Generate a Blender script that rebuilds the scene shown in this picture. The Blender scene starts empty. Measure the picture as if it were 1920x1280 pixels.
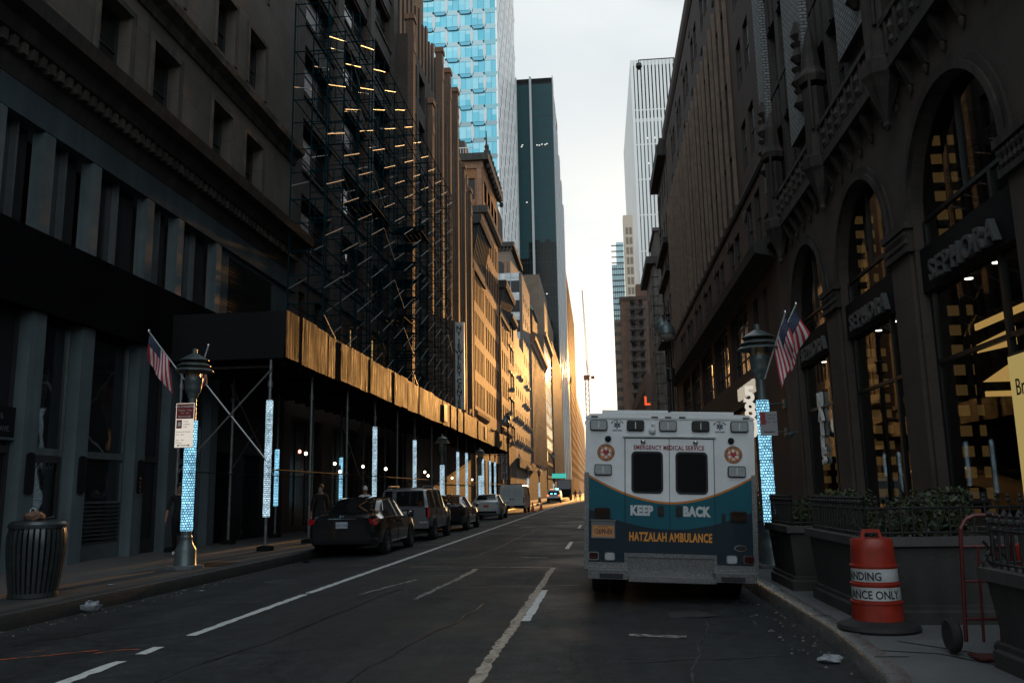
import bpy, bmesh, math, random
from mathutils import Vector, Matrix
R = math.radians
rnd = random.Random(11)
sc = bpy.context.scene
COL = sc.collection

# ------------------------------------------------------------------ camera, sky, sun, exposure
cam_d = bpy.data.cameras.new('camera')
cam = bpy.data.objects.new('camera', cam_d)
COL.objects.link(cam)
cam_d.sensor_width = 36.0
cam_d.lens = 30.0
cam_d.clip_start = 0.05
cam_d.clip_end = 6000.0
cam.matrix_world = (Matrix.Translation((0, 0, 1.5)) @ Matrix.Rotation(R(5.6239), 4, 'Z')
                    @ Matrix.Rotation(R(100.0304), 4, 'X') @ Matrix.Rotation(-0.018, 4, 'Z'))
sc.camera = cam

SUN_AZ, SUN_EL = 2.6, 8.0          # degrees right of the street axis / above the horizon
world = bpy.data.worlds.new('World')
sc.world = world
world.use_nodes = True
wn = world.node_tree
wn.nodes.clear()
sky = wn.nodes.new('ShaderNodeTexSky')
sky.sky_type = 'NISHITA'
sky.sun_disc = False
sky.sun_elevation = R(SUN_EL)
sky.sun_rotation = R(SUN_AZ)
sky.altitude = 0
sky.air_density = 1.0
sky.dust_density = 0.6
sky.ozone_density = 1.2
bg = wn.nodes.new('ShaderNodeBackground')
bg.inputs[1].default_value = 0.15
wo = wn.nodes.new('ShaderNodeOutputWorld')
# thin high cloud whitens the sky
stc = wn.nodes.new('ShaderNodeTexCoord')
smp = wn.nodes.new('ShaderNodeMapping'); smp.inputs['Scale'].default_value = (1.6, 0.9, 2.6)
sns = wn.nodes.new('ShaderNodeTexNoise'); sns.inputs['Scale'].default_value = 2.2; sns.inputs['Detail'].default_value = 5; sns.inputs['Distortion'].default_value = 0.6
wn.links.new(stc.outputs['Generated'], smp.inputs[0]); wn.links.new(smp.outputs[0], sns.inputs['Vector'])
smr = wn.nodes.new('ShaderNodeMapRange'); smr.inputs[1].default_value = 0.35; smr.inputs[2].default_value = 0.65; smr.inputs[3].default_value = 0.55; smr.inputs[4].default_value = 0.95
wn.links.new(sns.outputs[0], smr.inputs[0])
# veil glows sunward, dims overhead, and is raised behind to light ambulance and towers
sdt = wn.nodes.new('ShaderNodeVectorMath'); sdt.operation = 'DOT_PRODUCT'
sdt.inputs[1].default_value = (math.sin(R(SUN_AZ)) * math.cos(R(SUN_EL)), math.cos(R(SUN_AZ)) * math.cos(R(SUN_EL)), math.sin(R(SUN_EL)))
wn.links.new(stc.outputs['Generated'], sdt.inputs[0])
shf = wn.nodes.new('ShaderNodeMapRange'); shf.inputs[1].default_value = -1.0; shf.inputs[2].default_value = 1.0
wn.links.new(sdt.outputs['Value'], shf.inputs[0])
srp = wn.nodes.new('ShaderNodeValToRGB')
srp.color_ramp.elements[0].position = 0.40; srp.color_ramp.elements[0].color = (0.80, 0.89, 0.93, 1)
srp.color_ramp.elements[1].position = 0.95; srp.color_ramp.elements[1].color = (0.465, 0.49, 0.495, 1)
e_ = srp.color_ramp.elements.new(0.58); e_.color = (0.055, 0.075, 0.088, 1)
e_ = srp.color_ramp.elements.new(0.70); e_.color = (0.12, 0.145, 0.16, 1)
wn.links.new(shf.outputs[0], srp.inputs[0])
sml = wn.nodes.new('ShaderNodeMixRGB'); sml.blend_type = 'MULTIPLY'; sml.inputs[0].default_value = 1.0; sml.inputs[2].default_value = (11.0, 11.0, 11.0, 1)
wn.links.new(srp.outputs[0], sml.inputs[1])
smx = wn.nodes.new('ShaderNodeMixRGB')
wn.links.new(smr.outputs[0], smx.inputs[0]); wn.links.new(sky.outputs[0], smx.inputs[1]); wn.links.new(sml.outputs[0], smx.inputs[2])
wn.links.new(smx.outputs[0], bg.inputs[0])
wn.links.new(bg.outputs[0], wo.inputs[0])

sun_d = bpy.data.lights.new('sun', 'SUN')
sun_d.energy = 5.0
sun_d.angle = R(0.5)
sun_d.color = (1.0, 0.48, 0.14)
sun = bpy.data.objects.new('sun', sun_d)
COL.objects.link(sun)
to_sun = Vector((math.sin(R(SUN_AZ)) * math.cos(R(SUN_EL)), math.cos(R(SUN_AZ)) * math.cos(R(SUN_EL)), math.sin(R(SUN_EL))))
sun.rotation_euler = to_sun.to_track_quat('Z', 'Y').to_euler()
sun.location = (0, 0, 60)

sc.view_settings.view_transform = 'Standard'
sc.view_settings.look = 'None'
sc.view_settings.gamma = 1.0
sc.view_settings.use_curve_mapping = False
sc.view_settings.exposure = 0.2
sc.render.engine = 'CYCLES'
sc.cycles.use_denoising = True
sc.cycles.max_bounces = 7
sc.cycles.diffuse_bounces = 4
sc.cycles.glossy_bounces = 4
sc.cycles.transparent_max_bounces = 12
sc.cycles.sample_clamp_indirect = 4.0

# ------------------------------------------------------------------ mesh builder
class MB:
    def __init__(s):
        s.v = []; s.f = []; s.mi = []; s.m = 0
    def face(s, pts):
        i = len(s.v); s.v.extend([tuple(p) for p in pts]); s.f.append(tuple(range(i, i + len(pts)))); s.mi.append(s.m)
    def idx(s, vs, fs):
        i = len(s.v); s.v.extend([tuple(p) for p in vs])
        for f in fs:
            s.f.append(tuple(i + k for k in f)); s.mi.append(s.m)
    def box(s, x0, x1, y0, y1, z0, z1):
        if x1 < x0: x0, x1 = x1, x0
        if y1 < y0: y0, y1 = y1, y0
        s.idx([(x0, y0, z0), (x1, y0, z0), (x1, y1, z0), (x0, y1, z0), (x0, y0, z1), (x1, y0, z1), (x1, y1, z1), (x0, y1, z1)],
              [(0, 3, 2, 1), (4, 5, 6, 7), (0, 1, 5, 4), (1, 2, 6, 5), (2, 3, 7, 6), (3, 0, 4, 7)])
        return s
    def tube(s, a, b, r, r2=None, n=8, caps=True):
        a = Vector(a); b = Vector(b); d = (b - a)
        if d.length < 1e-6: return s
        d.normalize(); u = d.orthogonal().normalized(); w = d.cross(u)
        r2 = r if r2 is None else r2
        vs = []
        for p, rr in ((a, r), (b, r2)):
            for k in range(n):
                t = 2 * math.pi * k / n
                vs.append(p + (u * math.cos(t) + w * math.sin(t)) * rr)
        fs = [(k, (k + 1) % n, n + (k + 1) % n, n + k) for k in range(n)]
        if caps: fs += [tuple(range(n - 1, -1, -1)), tuple(range(n, 2 * n))]
        s.idx(vs, fs); return s
    def path(s, pts, r, n=6):
        for a, b in zip(pts[:-1], pts[1:]): s.tube(a, b, r, n=n)
        return s
    def lathe(s, prof, c=(0, 0, 0), n=20, caps=True, ax='z'):
        vs = []
        for (r, z) in prof:
            for k in range(n):
                t = 2 * math.pi * k / n
                p = (r * math.cos(t), r * math.sin(t), z)
                if ax == 'x': p = (p[2], p[0], p[1])
                if ax == 'y': p = (p[0], -p[2], p[1])
                vs.append((c[0] + p[0], c[1] + p[1], c[2] + p[2]))
        fs = []
        for j in range(len(prof) - 1):
            for k in range(n):
                fs.append((j * n + k, j * n + (k + 1) % n, (j + 1) * n + (k + 1) % n, (j + 1) * n + k))
        if caps:
            fs.append(tuple(range(n - 1, -1, -1))); q = (len(prof) - 1) * n; fs.append(tuple(range(q, q + n)))
        s.idx(vs, fs); return s
    def prism(s, poly, ax, a0, a1):
        # poly in the two remaining axes (in xyz order), extruded along ax
        def P(p, a):
            if ax == 'x': return (a, p[0], p[1])
            if ax == 'y': return (p[0], a, p[1])
            return (p[0], p[1], a)
        n = len(poly)
        vs = [P(p, a0) for p in poly] + [P(p, a1) for p in poly]
        fs = [tuple(range(n - 1, -1, -1)), tuple(range(n, 2 * n))] + [(k, (k + 1) % n, n + (k + 1) % n, n + k) for k in range(n)]
        s.idx(vs, fs); return s
    def grid(s, rows, closed=False):
        n = len(rows[0]); vs = [p for r in rows for p in r]; fs = []
        for j in range(len(rows) - 1):
            for k in range(n if closed else n - 1):
                fs.append((j * n + k, j * n + (k + 1) % n, (j + 1) * n + (k + 1) % n, (j + 1) * n + k))
        s.idx(vs, fs); return s
    def mesh(s, name, mats, off=(0, 0, 0), smooth=False, ang=35, fix=True):
        me = bpy.data.meshes.new(name)
        me.from_pydata([(x - off[0], y - off[1], z - off[2]) for x, y, z in s.v], [], s.f)
        if not isinstance(mats, (list, tuple)): mats = [mats]
        for m in mats: me.materials.append(m)
        me.polygons.foreach_set('material_index', s.mi)
        if smooth or fix:
            bm = bmesh.new(); bm.from_mesh(me)
            if smooth: bmesh.ops.remove_doubles(bm, verts=bm.verts, dist=1e-5)
            if fix: bmesh.ops.recalc_face_normals(bm, faces=bm.faces)
            if smooth:
                lim = R(ang)
                for f in bm.faces: f.smooth = True
                for e in bm.edges:
                    if len(e.link_faces) != 2 or e.calc_face_angle(0) > lim: e.smooth = False
            bm.to_mesh(me); bm.free()
        me.update()
        return me
    def build(s, name, mats, parent=None, smooth=False, local=False, ang=35, fix=True, loc=None):
        """world coordinates unless local; a parented mesh is stored relative to its parents' location"""
        off = (0, 0, 0)
        if parent is not None and not local:
            off = wloc(parent)
        o = bpy.data.objects.new(name, s.mesh(name, mats, off, smooth, ang, fix))
        COL.objects.link(o)
        if parent is not None: o.parent = parent
        if loc is not None: o.location = loc
        return o

def wloc(o):
    p = Vector((0, 0, 0))
    while o is not None:
        p += o.location; o = o.parent
    return p

def tag(o, label=None, cat=None, group=None, kind=None):
    if label: o['label'] = label
    if cat: o['category'] = cat
    if group: o['group'] = group
    if kind: o['kind'] = kind
    return o

def thing(name, loc, label, cat, group=None, rz=0.0):
    o = bpy.data.objects.new(name, None)
    o.empty_display_size = 0.2
    COL.objects.link(o)
    o.location = loc
    o.rotation_euler = (0, 0, rz)
    return tag(o, label, cat, group)

def dup(root, loc=None, rz=None, label=None, parent=None):
    c = root.copy(); COL.objects.link(c)
    if parent is not None: c.parent = parent
    if loc is not None: c.location = loc
    if rz is not None: c.rotation_euler = (0, 0, rz)
    if label: c['label'] = label
    for ch in list(root.children): dup(ch, parent=c)
    return c

def place(name, me, parent, loc, rz=0.0):
    o = bpy.data.objects.new(name, me); COL.objects.link(o)
    o.parent = parent; o.location = loc; o.rotation_euler = (0, 0, rz)
    return o

# ------------------------------------------------------------------ materials
MATS = {}
def _new(name):
    m = bpy.data.materials.new(name); m.use_nodes = True
    nt = m.node_tree; b = nt.nodes['Principled BSDF']
    return m, nt, b

def N(nt, t, **kw):
    n = nt.nodes.new(t)
    for k, v in kw.items(): setattr(n, k, v)
    return n

def setc(sock, c):
    sock.default_value = (c[0], c[1], c[2], 1.0)

def pm(name, col, rough=0.6, metal=0.0, var=0.25, scale=3.0, bump=0.0, bscale=40.0, spec=0.5, coat=0.0, col2=None, rvar=0.0, stretch=(1, 1, 1), streak=0.0):
    """principled with noise mottling, optional vertical streaks of grime and fine bump"""
    if name in MATS: return MATS[name]
    m, nt, b = _new(name); L = nt.links.new
    tc = N(nt, 'ShaderNodeTexCoord')
    mp = N(nt, 'ShaderNodeMapping'); mp.inputs['Scale'].default_value = stretch
    L(tc.outputs['Object'], mp.inputs[0])
    nz = N(nt, 'ShaderNodeTexNoise'); nz.inputs['Scale'].default_value = scale; nz.inputs['Detail'].default_value = 6; nz.inputs['Roughness'].default_value = 0.65
    L(mp.outputs[0], nz.inputs['Vector'])
    rp = N(nt, 'ShaderNodeValToRGB')
    c2 = col2 or tuple(min(1, c * (1 + var)) for c in col)
    c1 = tuple(c * (1 - var) for c in col)
    rp.color_ramp.elements[0].color = (*c1, 1); rp.color_ramp.elements[0].position = 0.32
    rp.color_ramp.elements[1].color = (*c2, 1); rp.color_ramp.elements[1].position = 0.68
    L(nz.outputs[0], rp.inputs[0])
    out = rp.outputs[0]
    if streak > 0:
        mp2 = N(nt, 'ShaderNodeMapping'); mp2.inputs['Scale'].default_value = (2.2, 2.2, 0.10)
        L(tc.outputs['Object'], mp2.inputs[0])
        n2 = N(nt, 'ShaderNodeTexNoise'); n2.inputs['Scale'].default_value = 1.6; n2.inputs['Detail'].default_value = 5
        L(mp2.outputs[0], n2.inputs['Vector'])
        r2 = N(nt, 'ShaderNodeValToRGB'); k = 1 - streak
        r2.color_ramp.elements[0].color = (k, k, k, 1); r2.color_ramp.elements[0].position = 0.4
        r2.color_ramp.elements[1].color = (1, 1, 1, 1); r2.color_ramp.elements[1].position = 0.62
        L(n2.outputs[0], r2.inputs[0])
        mx = N(nt, 'ShaderNodeMixRGB', blend_type='MULTIPLY'); mx.inputs[0].default_value = 1
        L(out, mx.inputs[1]); L(r2.outputs[0], mx.inputs[2]); out = mx.outputs[0]
    L(out, b.inputs['Base Color'])
    b.inputs['Roughness'].default_value = rough; b.inputs['Metallic'].default_value = metal
    b.inputs['Specular IOR Level'].default_value = spec
    b.inputs['Coat Weight'].default_value = coat; b.inputs['Coat Roughness'].default_value = 0.06
    if rvar > 0:
        mr = N(nt, 'ShaderNodeMapRange'); mr.inputs[3].default_value = max(0.02, rough - rvar); mr.inputs[4].default_value = min(1, rough + rvar)
        n3 = N(nt, 'ShaderNodeTexNoise'); n3.inputs['Scale'].default_value = scale * 2.3; n3.inputs['Detail'].default_value = 4
        L(mp.outputs[0], n3.inputs['Vector']); L(n3.outputs[0], mr.inputs[0]); L(mr.outputs[0], b.inputs['Roughness'])
    if bump > 0:
        nb = N(nt, 'ShaderNodeTexNoise'); nb.inputs['Scale'].default_value = bscale; nb.inputs['Detail'].default_value = 5
        L(mp.outputs[0], nb.inputs['Vector'])
        bp = N(nt, 'ShaderNodeBump'); bp.inputs['Strength'].default_value = bump; bp.inputs['Distance'].default_value = 0.02
        L(nb.outputs[0], bp.inputs['Height']); L(bp.outputs[0], b.inputs['Normal'])
    MATS[name] = m
    return m

def brick(name, c1, c2, mortar, bw=0.22, bh=0.075, ms=0.012, rough=0.75, bump=0.5, off=0.5, var=0.25, spec=0.4, vscale=0.35):
    """courses on walls that face X or Y: u = x + y, v = z"""
    if name in MATS: return MATS[name]
    m, nt, b = _new(name); L = nt.links.new
    tc = N(nt, 'ShaderNodeTexCoord'); sp = N(nt, 'ShaderNodeSeparateXYZ'); L(tc.outputs['Object'], sp.inputs[0])
    ad = N(nt, 'ShaderNodeMath', operation='ADD'); L(sp.outputs[0], ad.inputs[0]); L(sp.outputs[1], ad.inputs[1])
    cb = N(nt, 'ShaderNodeCombineXYZ'); L(ad.outputs[0], cb.inputs[0]); L(sp.outputs[2], cb.inputs[1])
    bt = N(nt, 'ShaderNodeTexBrick'); bt.offset = off
    L(cb.outputs[0], bt.inputs['Vector'])
    setc(bt.inputs['Color1'], c1); setc(bt.inputs['Color2'], c2); setc(bt.inputs['Mortar'], mortar)
    bt.inputs['Scale'].default_value = 1; bt.inputs['Mortar Size'].default_value = ms; bt.inputs['Brick Width'].default_value = bw; bt.inputs['Row Height'].default_value = bh
    nz = N(nt, 'ShaderNodeTexNoise'); nz.inputs['Scale'].default_value = vscale; nz.inputs['Detail'].default_value = 8; nz.inputs['Roughness'].default_value = 0.7
    L(tc.outputs['Object'], nz.inputs['Vector'])
    mr = N(nt, 'ShaderNodeMapRange'); mr.inputs[1].default_value = 0.3; mr.inputs[2].default_value = 0.7; mr.inputs[3].default_value = 1 - var; mr.inputs[4].default_value = 1 + var
    L(nz.outputs[0], mr.inputs[0])
    mx = N(nt, 'ShaderNodeMixRGB', blend_type='MULTIPLY'); mx.inputs[0].default_value = 1
    L(bt.outputs[0], mx.inputs[1]); L(mr.outputs[0], mx.inputs[2]); L(mx.outputs[0], b.inputs['Base Color'])
    b.inputs['Roughness'].default_value = rough; b.inputs['Specular IOR Level'].default_value = spec
    nb = N(nt, 'ShaderNodeTexNoise'); nb.inputs['Scale'].default_value = 14; nb.inputs['Detail'].default_value = 5
    L(tc.outputs['Object'], nb.inputs['Vector'])
    mm = N(nt, 'ShaderNodeMath', operation='MULTIPLY_ADD'); mm.inputs[1].default_value = -1.0
    L(bt.outputs['Fac'], mm.inputs[0]); L(nb.outputs[0], mm.inputs[2])
    bp = N(nt, 'ShaderNodeBump'); bp.inputs['Strength'].default_value = bump; bp.inputs['Distance'].default_value = 0.012
    L(mm.outputs[0], bp.inputs['Height']); L(bp.outputs[0], b.inputs['Normal'])
    MATS[name] = m
    return m

def glassy(name, col=(0.012, 0.015, 0.018), rough=0.04, ior=1.6, wave=0.02, wscale=0.8, metal=0.0, spec=0.5):
    """window glass seen from outside: dark room behind, wavy reflection in front"""
    if name in MATS: return MATS[name]
    m, nt, b = _new(name); L = nt.links.new
    setc(b.inputs['Base Color'], col); b.inputs['Roughness'].default_value = rough; b.inputs['IOR'].default_value = ior
    b.inputs['Metallic'].default_value = metal; b.inputs['Specular IOR Level'].default_value = spec
    if wave:
        tc = N(nt, 'ShaderNodeTexCoord'); ge = N(nt, 'ShaderNodeNewGeometry')
        nz = N(nt, 'ShaderNodeTexNoise'); nz.inputs['Scale'].default_value = wscale; nz.inputs['Detail'].default_value = 2
        L(ge.outputs['Position'], nz.inputs['Vector'])
        bp = N(nt, 'ShaderNodeBump'); bp.inputs['Strength'].default_value = 1.0; bp.inputs['Distance'].default_value = wave
        L(nz.outputs[0], bp.inputs['Height']); L(bp.outputs[0], b.inputs['Normal'])
    MATS[name] = m
    return m

def emit(name, col, strength):
    if name in MATS: return MATS[name]
    m = bpy.data.materials.new(name); m.use_nodes = True; nt = m.node_tree; nt.nodes.clear()
    e = N(nt, 'ShaderNodeEmission'); setc(e.inputs[0], col); e.inputs[1].default_value = strength
    o = N(nt, 'ShaderNodeOutputMaterial'); nt.links.new(e.outputs[0], o.inputs[0])
    MATS[name] = m
    return m

def clear_glass(name, tint=(0.8, 0.85, 0.85), rough=0.02):
    """thin see-through pane: fresnel mix of clear and mirror"""
    if name in MATS: return MATS[name]
    m = bpy.data.materials.new(name); m.use_nodes = True; nt = m.node_tree; nt.nodes.clear(); L = nt.links.new
    t = N(nt, 'ShaderNodeBsdfTransparent'); setc(t.inputs[0], tint)
    g = N(nt, 'ShaderNodeBsdfGlossy'); g.inputs['Roughness'].default_value = rough; setc(g.inputs[0], (0.9, 0.95, 0.95))
    f = N(nt, 'ShaderNodeFresnel'); f.inputs[0].default_value = 1.5
    x = N(nt, 'ShaderNodeMixShader'); L(f.outputs[0], x.inputs[0]); L(t.outputs[0], x.inputs[1]); L(g.outputs[0], x.inputs[2])
    o = N(nt, 'ShaderNodeOutputMaterial'); L(x.outputs[0], o.inputs[0])
    MATS[name] = m
    return m

# ------------------------------------------------------------------ lettering
def text_mesh(s, size, ext=0.004, bold=0.0, align='CENTER', sx=1.0, space=1.0):
    """mesh of a line of text standing in the XZ plane, facing -Y, baseline at z=0"""
    cu = bpy.data.curves.new('text', 'FONT'); cu.body = s; cu.size = size; cu.extrude = ext; cu.offset = bold
    cu.align_x = align; cu.resolution_u = 3; cu.space_character = space
    o = bpy.data.objects.new('text', cu); COL.objects.link(o)
    dg = bpy.context.evaluated_depsgraph_get()
    me = bpy.data.meshes.new_from_object(o.evaluated_get(dg))
    bpy.data.objects.remove(o); bpy.data.curves.remove(cu)
    me.transform(Matrix.Rotation(R(90), 4, 'X') @ Matrix.Diagonal((sx, 1, 1, 1)))
    return me

def add_text(mb, s, size, M=Matrix.Identity(4), **kw):
    me = text_mesh(s, size, **kw); me.transform(M)
    mb.idx([tuple(v.co) for v in me.vertices], [tuple(p.vertices) for p in me.polygons])
    bpy.data.meshes.remove(me)

# faces of a text that stands on a wall: facing camera (-Y), facing +X (left side walls), facing -X (right side walls)
def TM(loc, facing='-y'):
    rz = {'-y': 0, '+x': 90, '-x': -90}[facing]
    return Matrix.Translation(loc) @ Matrix.Rotation(R(rz), 4, 'Z')
# ------------------------------------------------------------------ shared materials
M = dict(
    limestone=brick('limestone', (0.125, 0.104, 0.089), (0.10, 0.084, 0.073), (0.065, 0.055, 0.048), 1.5, 0.72, 0.008, 0.8, 0.35, var=0.3),
    limestone_trim=pm('limestone_trim', (0.09, 0.078, 0.068), 0.8, var=0.35, scale=1.2, bump=0.35, bscale=18, streak=0.5),
    dark_cornice=pm('dark_cornice', (0.036, 0.032, 0.029), 0.8, var=0.4, scale=1.5, bump=0.4, bscale=12, streak=0.4),
    marble=pm('marble', (0.095, 0.124, 0.135), 0.6, var=0.22, scale=0.8, streak=0.25, rvar=0.1),
    panel_grey=pm('panel_grey', (0.062, 0.083, 0.093), 0.7, var=0.12, scale=0.5, streak=0.2, spec=0.08),
    black_panel=pm('black_panel', (0.010, 0.010, 0.011), 0.7, var=0.3, scale=0.6, spec=0.15),
    matte_black=pm('matte_black', (0.007, 0.007, 0.008), 0.9, var=0.3, scale=0.6, spec=0.0),
    steel_frame=pm('steel_frame', (0.20, 0.23, 0.24), 0.35, metal=0.7, var=0.15),
    dark_frame=pm('dark_frame', (0.025, 0.025, 0.026), 0.45, var=0.2),
    louver=pm('louver', (0.05, 0.055, 0.058), 0.5, metal=0.3, var=0.2),
    brown_brick=brick('brown_brick', (0.082, 0.042, 0.03), (0.062, 0.033, 0.024), (0.034, 0.026, 0.021), var=0.3),
    grey_brick=brick('grey_brick', (0.085, 0.07, 0.062), (0.062, 0.052, 0.046), (0.036, 0.032, 0.029), var=0.3),
    dark_brick=brick('dark_brick', (0.07, 0.048, 0.04), (0.05, 0.036, 0.03), (0.04, 0.035, 0.03), var=0.35),
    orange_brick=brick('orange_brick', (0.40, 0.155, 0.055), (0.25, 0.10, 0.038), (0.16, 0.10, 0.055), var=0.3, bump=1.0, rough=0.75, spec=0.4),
    terracotta=brick('terracotta', (0.25, 0.13, 0.075), (0.18, 0.095, 0.056), (0.07, 0.05, 0.04), 0.9, 0.6, 0.015, 0.7, 0.6, var=0.3),
    buff_stone=brick('buff_stone', (0.155, 0.108, 0.074), (0.12, 0.085, 0.058), (0.06, 0.045, 0.035), 1.2, 0.6, 0.012, 0.65, 0.6, var=0.25, spec=0.6),
    grey_render=pm('grey_render', (0.12, 0.098, 0.085), 0.7, var=0.25, scale=0.5, bump=0.5, bscale=8, streak=0.4),
    white_brick=brick('white_brick', (0.30, 0.31, 0.31), (0.21, 0.22, 0.22), (0.06, 0.06, 0.06), 0.24, 0.11, 0.02, 0.7, 0.8, var=0.15),
    sandstone=brick('sandstone', (0.078, 0.059, 0.050), (0.064, 0.05, 0.043), (0.034, 0.028, 0.024), 2.4, 0.9, 0.006, 0.8, 0.4, var=0.35),
    sand_trim=pm('sand_trim', (0.052, 0.041, 0.035), 0.8, var=0.4, scale=2.0, bump=0.6, bscale=9, streak=0.55),
    roof=pm('roofing', (0.06, 0.06, 0.06), 0.9),
    glass=glassy('window_glass'),
    glass_dull=glassy('window_glass_dull', (0.016, 0.017, 0.018), 0.25, 1.35, 0.0),
    glass_black=pm('window_glass_black', (0.005, 0.005, 0.006), 0.6, var=0.2, spec=0.0),
    glass_blind=pm('window_blind', (0.24, 0.25, 0.25), 0.35, var=0.2, scale=0.6, spec=0.6),
    glass_gold=glassy('window_glass_sunny', (0.02, 0.018, 0.015), 0.10, 1.75, 0.05, 0.9),
    white_metal=pm('white_metal', (0.62, 0.64, 0.64), 0.4, var=0.1),
    galv=pm('galvanised_steel', (0.40, 0.41, 0.41), 0.5, metal=0.95, var=0.2, scale=6),
    teal_paint=pm('teal_scaffold_paint', (0.003, 0.026, 0.036), 0.8, var=0.3, spec=0.0),
    black_iron=pm('black_iron', (0.012, 0.012, 0.012), 0.42, var=0.3, scale=8),
    lamp_grey=pm('lamp_grey_paint', (0.10, 0.125, 0.13), 0.38, metal=0.35, var=0.15, scale=5, rvar=0.1),
    copper=pm('green_copper', (0.12, 0.32, 0.26), 0.7, var=0.25),
    chrome=pm('chrome', (0.75, 0.76, 0.77), 0.12, metal=1.0, var=0.05),
    rubber=pm('rubber', (0.014, 0.014, 0.014), 0.75, var=0.3, scale=8),
    white_letter=pm('white_letter', (0.72, 0.72, 0.70), 0.45, var=0.05),
    black_letter=pm('black_letter', (0.012, 0.012, 0.012), 0.5, var=0.1),
)

# ------------------------------------------------------------------ ground, road, pavements
def asphalt():
    m, nt, b = _new('asphalt'); L = nt.links.new
    tc = N(nt, 'ShaderNodeTexCoord')
    def noise(scale, det=6, rough=0.6, st=None):
        n = N(nt, 'ShaderNodeTexNoise'); n.inputs['Scale'].default_value = scale; n.inputs['Detail'].default_value = det; n.inputs['Roughness'].default_value = rough
        if st:
            mp = N(nt, 'ShaderNodeMapping'); mp.inputs['Scale'].default_value = st; L(tc.outputs['Object'], mp.inputs[0]); L(mp.outputs[0], n.inputs['Vector'])
        else: L(tc.outputs['Object'], n.inputs['Vector'])
        return n
    big = noise(0.45, 7, 0.65); fine = noise(70, 3, 0.7); lane = noise(1.0, 4, 0.6, (1.1, 0.05, 1))
    r1 = N(nt, 'ShaderNodeValToRGB'); r1.color_ramp.elements[0].position = 0.34; r1.color_ramp.elements[0].color = (0.0135, 0.0147, 0.0156, 1)
    r1.color_ramp.elements[1].position = 0.68; r1.color_ramp.elements[1].color = (0.0305, 0.033, 0.0345, 1)
    L(big.outputs[0], r1.inputs[0])
    m1 = N(nt, 'ShaderNodeMapRange'); m1.inputs[1].default_value = 0.35; m1.inputs[2].default_value = 0.7; m1.inputs[3].default_value = 0.62; m1.inputs[4].default_value = 1.35
    L(lane.outputs[0], m1.inputs[0])
    m2 = N(nt, 'ShaderNodeMapRange'); m2.inputs[1].default_value = 0.3; m2.inputs[2].default_value = 0.75; m2.inputs[3].default_value = 0.55; m2.inputs[4].default_value = 1.6
    L(fine.outputs[0], m2.inputs[0])
    a = N(nt, 'ShaderNodeMixRGB', blend_type='MULTIPLY'); a.inputs[0].default_value = 1; L(r1.outputs[0], a.inputs[1]); L(m1.outputs[0], a.inputs[2])
    c = N(nt, 'ShaderNodeMixRGB', blend_type='MULTIPLY'); c.inputs[0].default_value = 1; L(a.outputs[0], c.inputs[1]); L(m2.outputs[0], c.inputs[2])
    # cracks and sealed joints
    vo = N(nt, 'ShaderNodeTexVoronoi', feature='DISTANCE_TO_EDGE'); vo.inputs['Scale'].default_value = 0.28
    dn = noise(1.3, 4); mv = N(nt, 'ShaderNodeMixRGB', blend_type='ADD'); mv.inputs[0].default_value = 0.55
    L(tc.outputs['Object'], mv.inputs[1]); L(dn.outputs['Color'], mv.inputs[2]); L(mv.outputs[0], vo.inputs['Vector'])
    cr = N(nt, 'ShaderNodeMapRange'); cr.inputs[1].default_value = 0.0; cr.inputs[2].default_value = 0.012; cr.inputs[3].default_value = 0.45; cr.inputs[4].default_value = 1
    L(vo.outputs[0], cr.inputs[0])
    mid = noise(5.5, 5, 0.7); m4 = N(nt, 'ShaderNodeMapRange'); m4.inputs[1].default_value = .33; m4.inputs[2].default_value = .67; m4.inputs[3].default_value = .6; m4.inputs[4].default_value = 1.4; L(mid.outputs[0], m4.inputs[0])
    gr = noise(24, 8, 0.85); m5 = N(nt, 'ShaderNodeMapRange'); m5.inputs[1].default_value = .38; m5.inputs[2].default_value = .62; m5.inputs[3].default_value = .45; m5.inputs[4].default_value = 1.6; L(gr.outputs[0], m5.inputs[0])
    c3 = N(nt, 'ShaderNodeMixRGB', blend_type='MULTIPLY'); c3.inputs[0].default_value = 1; L(c.outputs[0], c3.inputs[1]); L(m5.outputs[0], c3.inputs[2])
    c2 = N(nt, 'ShaderNodeMixRGB', blend_type='MULTIPLY'); c2.inputs[0].default_value = 1; L(c3.outputs[0], c2.inputs[1]); L(m4.outputs[0], c2.inputs[2])
    d = N(nt, 'ShaderNodeMixRGB', blend_type='MULTIPLY'); d.inputs[0].default_value = 1; L(c2.outputs[0], d.inputs[1]); L(cr.outputs[0], d.inputs[2])
    # pale flecks of grit and old gum
    sp = N(nt, 'ShaderNodeTexVoronoi'); sp.inputs['Scale'].default_value = 9; L(tc.outputs['Object'], sp.inputs['Vector'])
    sr = N(nt, 'ShaderNodeMapRange'); sr.inputs[1].default_value = 0.035; sr.inputs[2].default_value = 0.06; sr.inputs[3].default_value = 0.5; sr.inputs[4].default_value = 0.0
    L(sp.outputs[0], sr.inputs[0])
    e = N(nt, 'ShaderNodeMixRGB'); e.inputs[2].default_value = (0.16, 0.16, 0.155, 1); L(sr.outputs[0], e.inputs[0]); L(d.outputs[0], e.inputs[1])
    L(e.outputs[0], b.inputs['Base Color'])
    b.inputs['Specular IOR Level'].default_value = 0.3
    rr = N(nt, 'ShaderNodeMapRange'); rr.inputs[1].default_value = 0.35; rr.inputs[2].default_value = 0.65; rr.inputs[3].default_value = 0.52; rr.inputs[4].default_value = 0.8
    L(big.outputs[0], rr.inputs[0]); L(rr.outputs[0], b.inputs['Roughness'])
    bp = N(nt, 'ShaderNodeBump'); bp.inputs['Strength'].default_value = 0.9; bp.inputs['Distance'].default_value = 0.008
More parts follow.
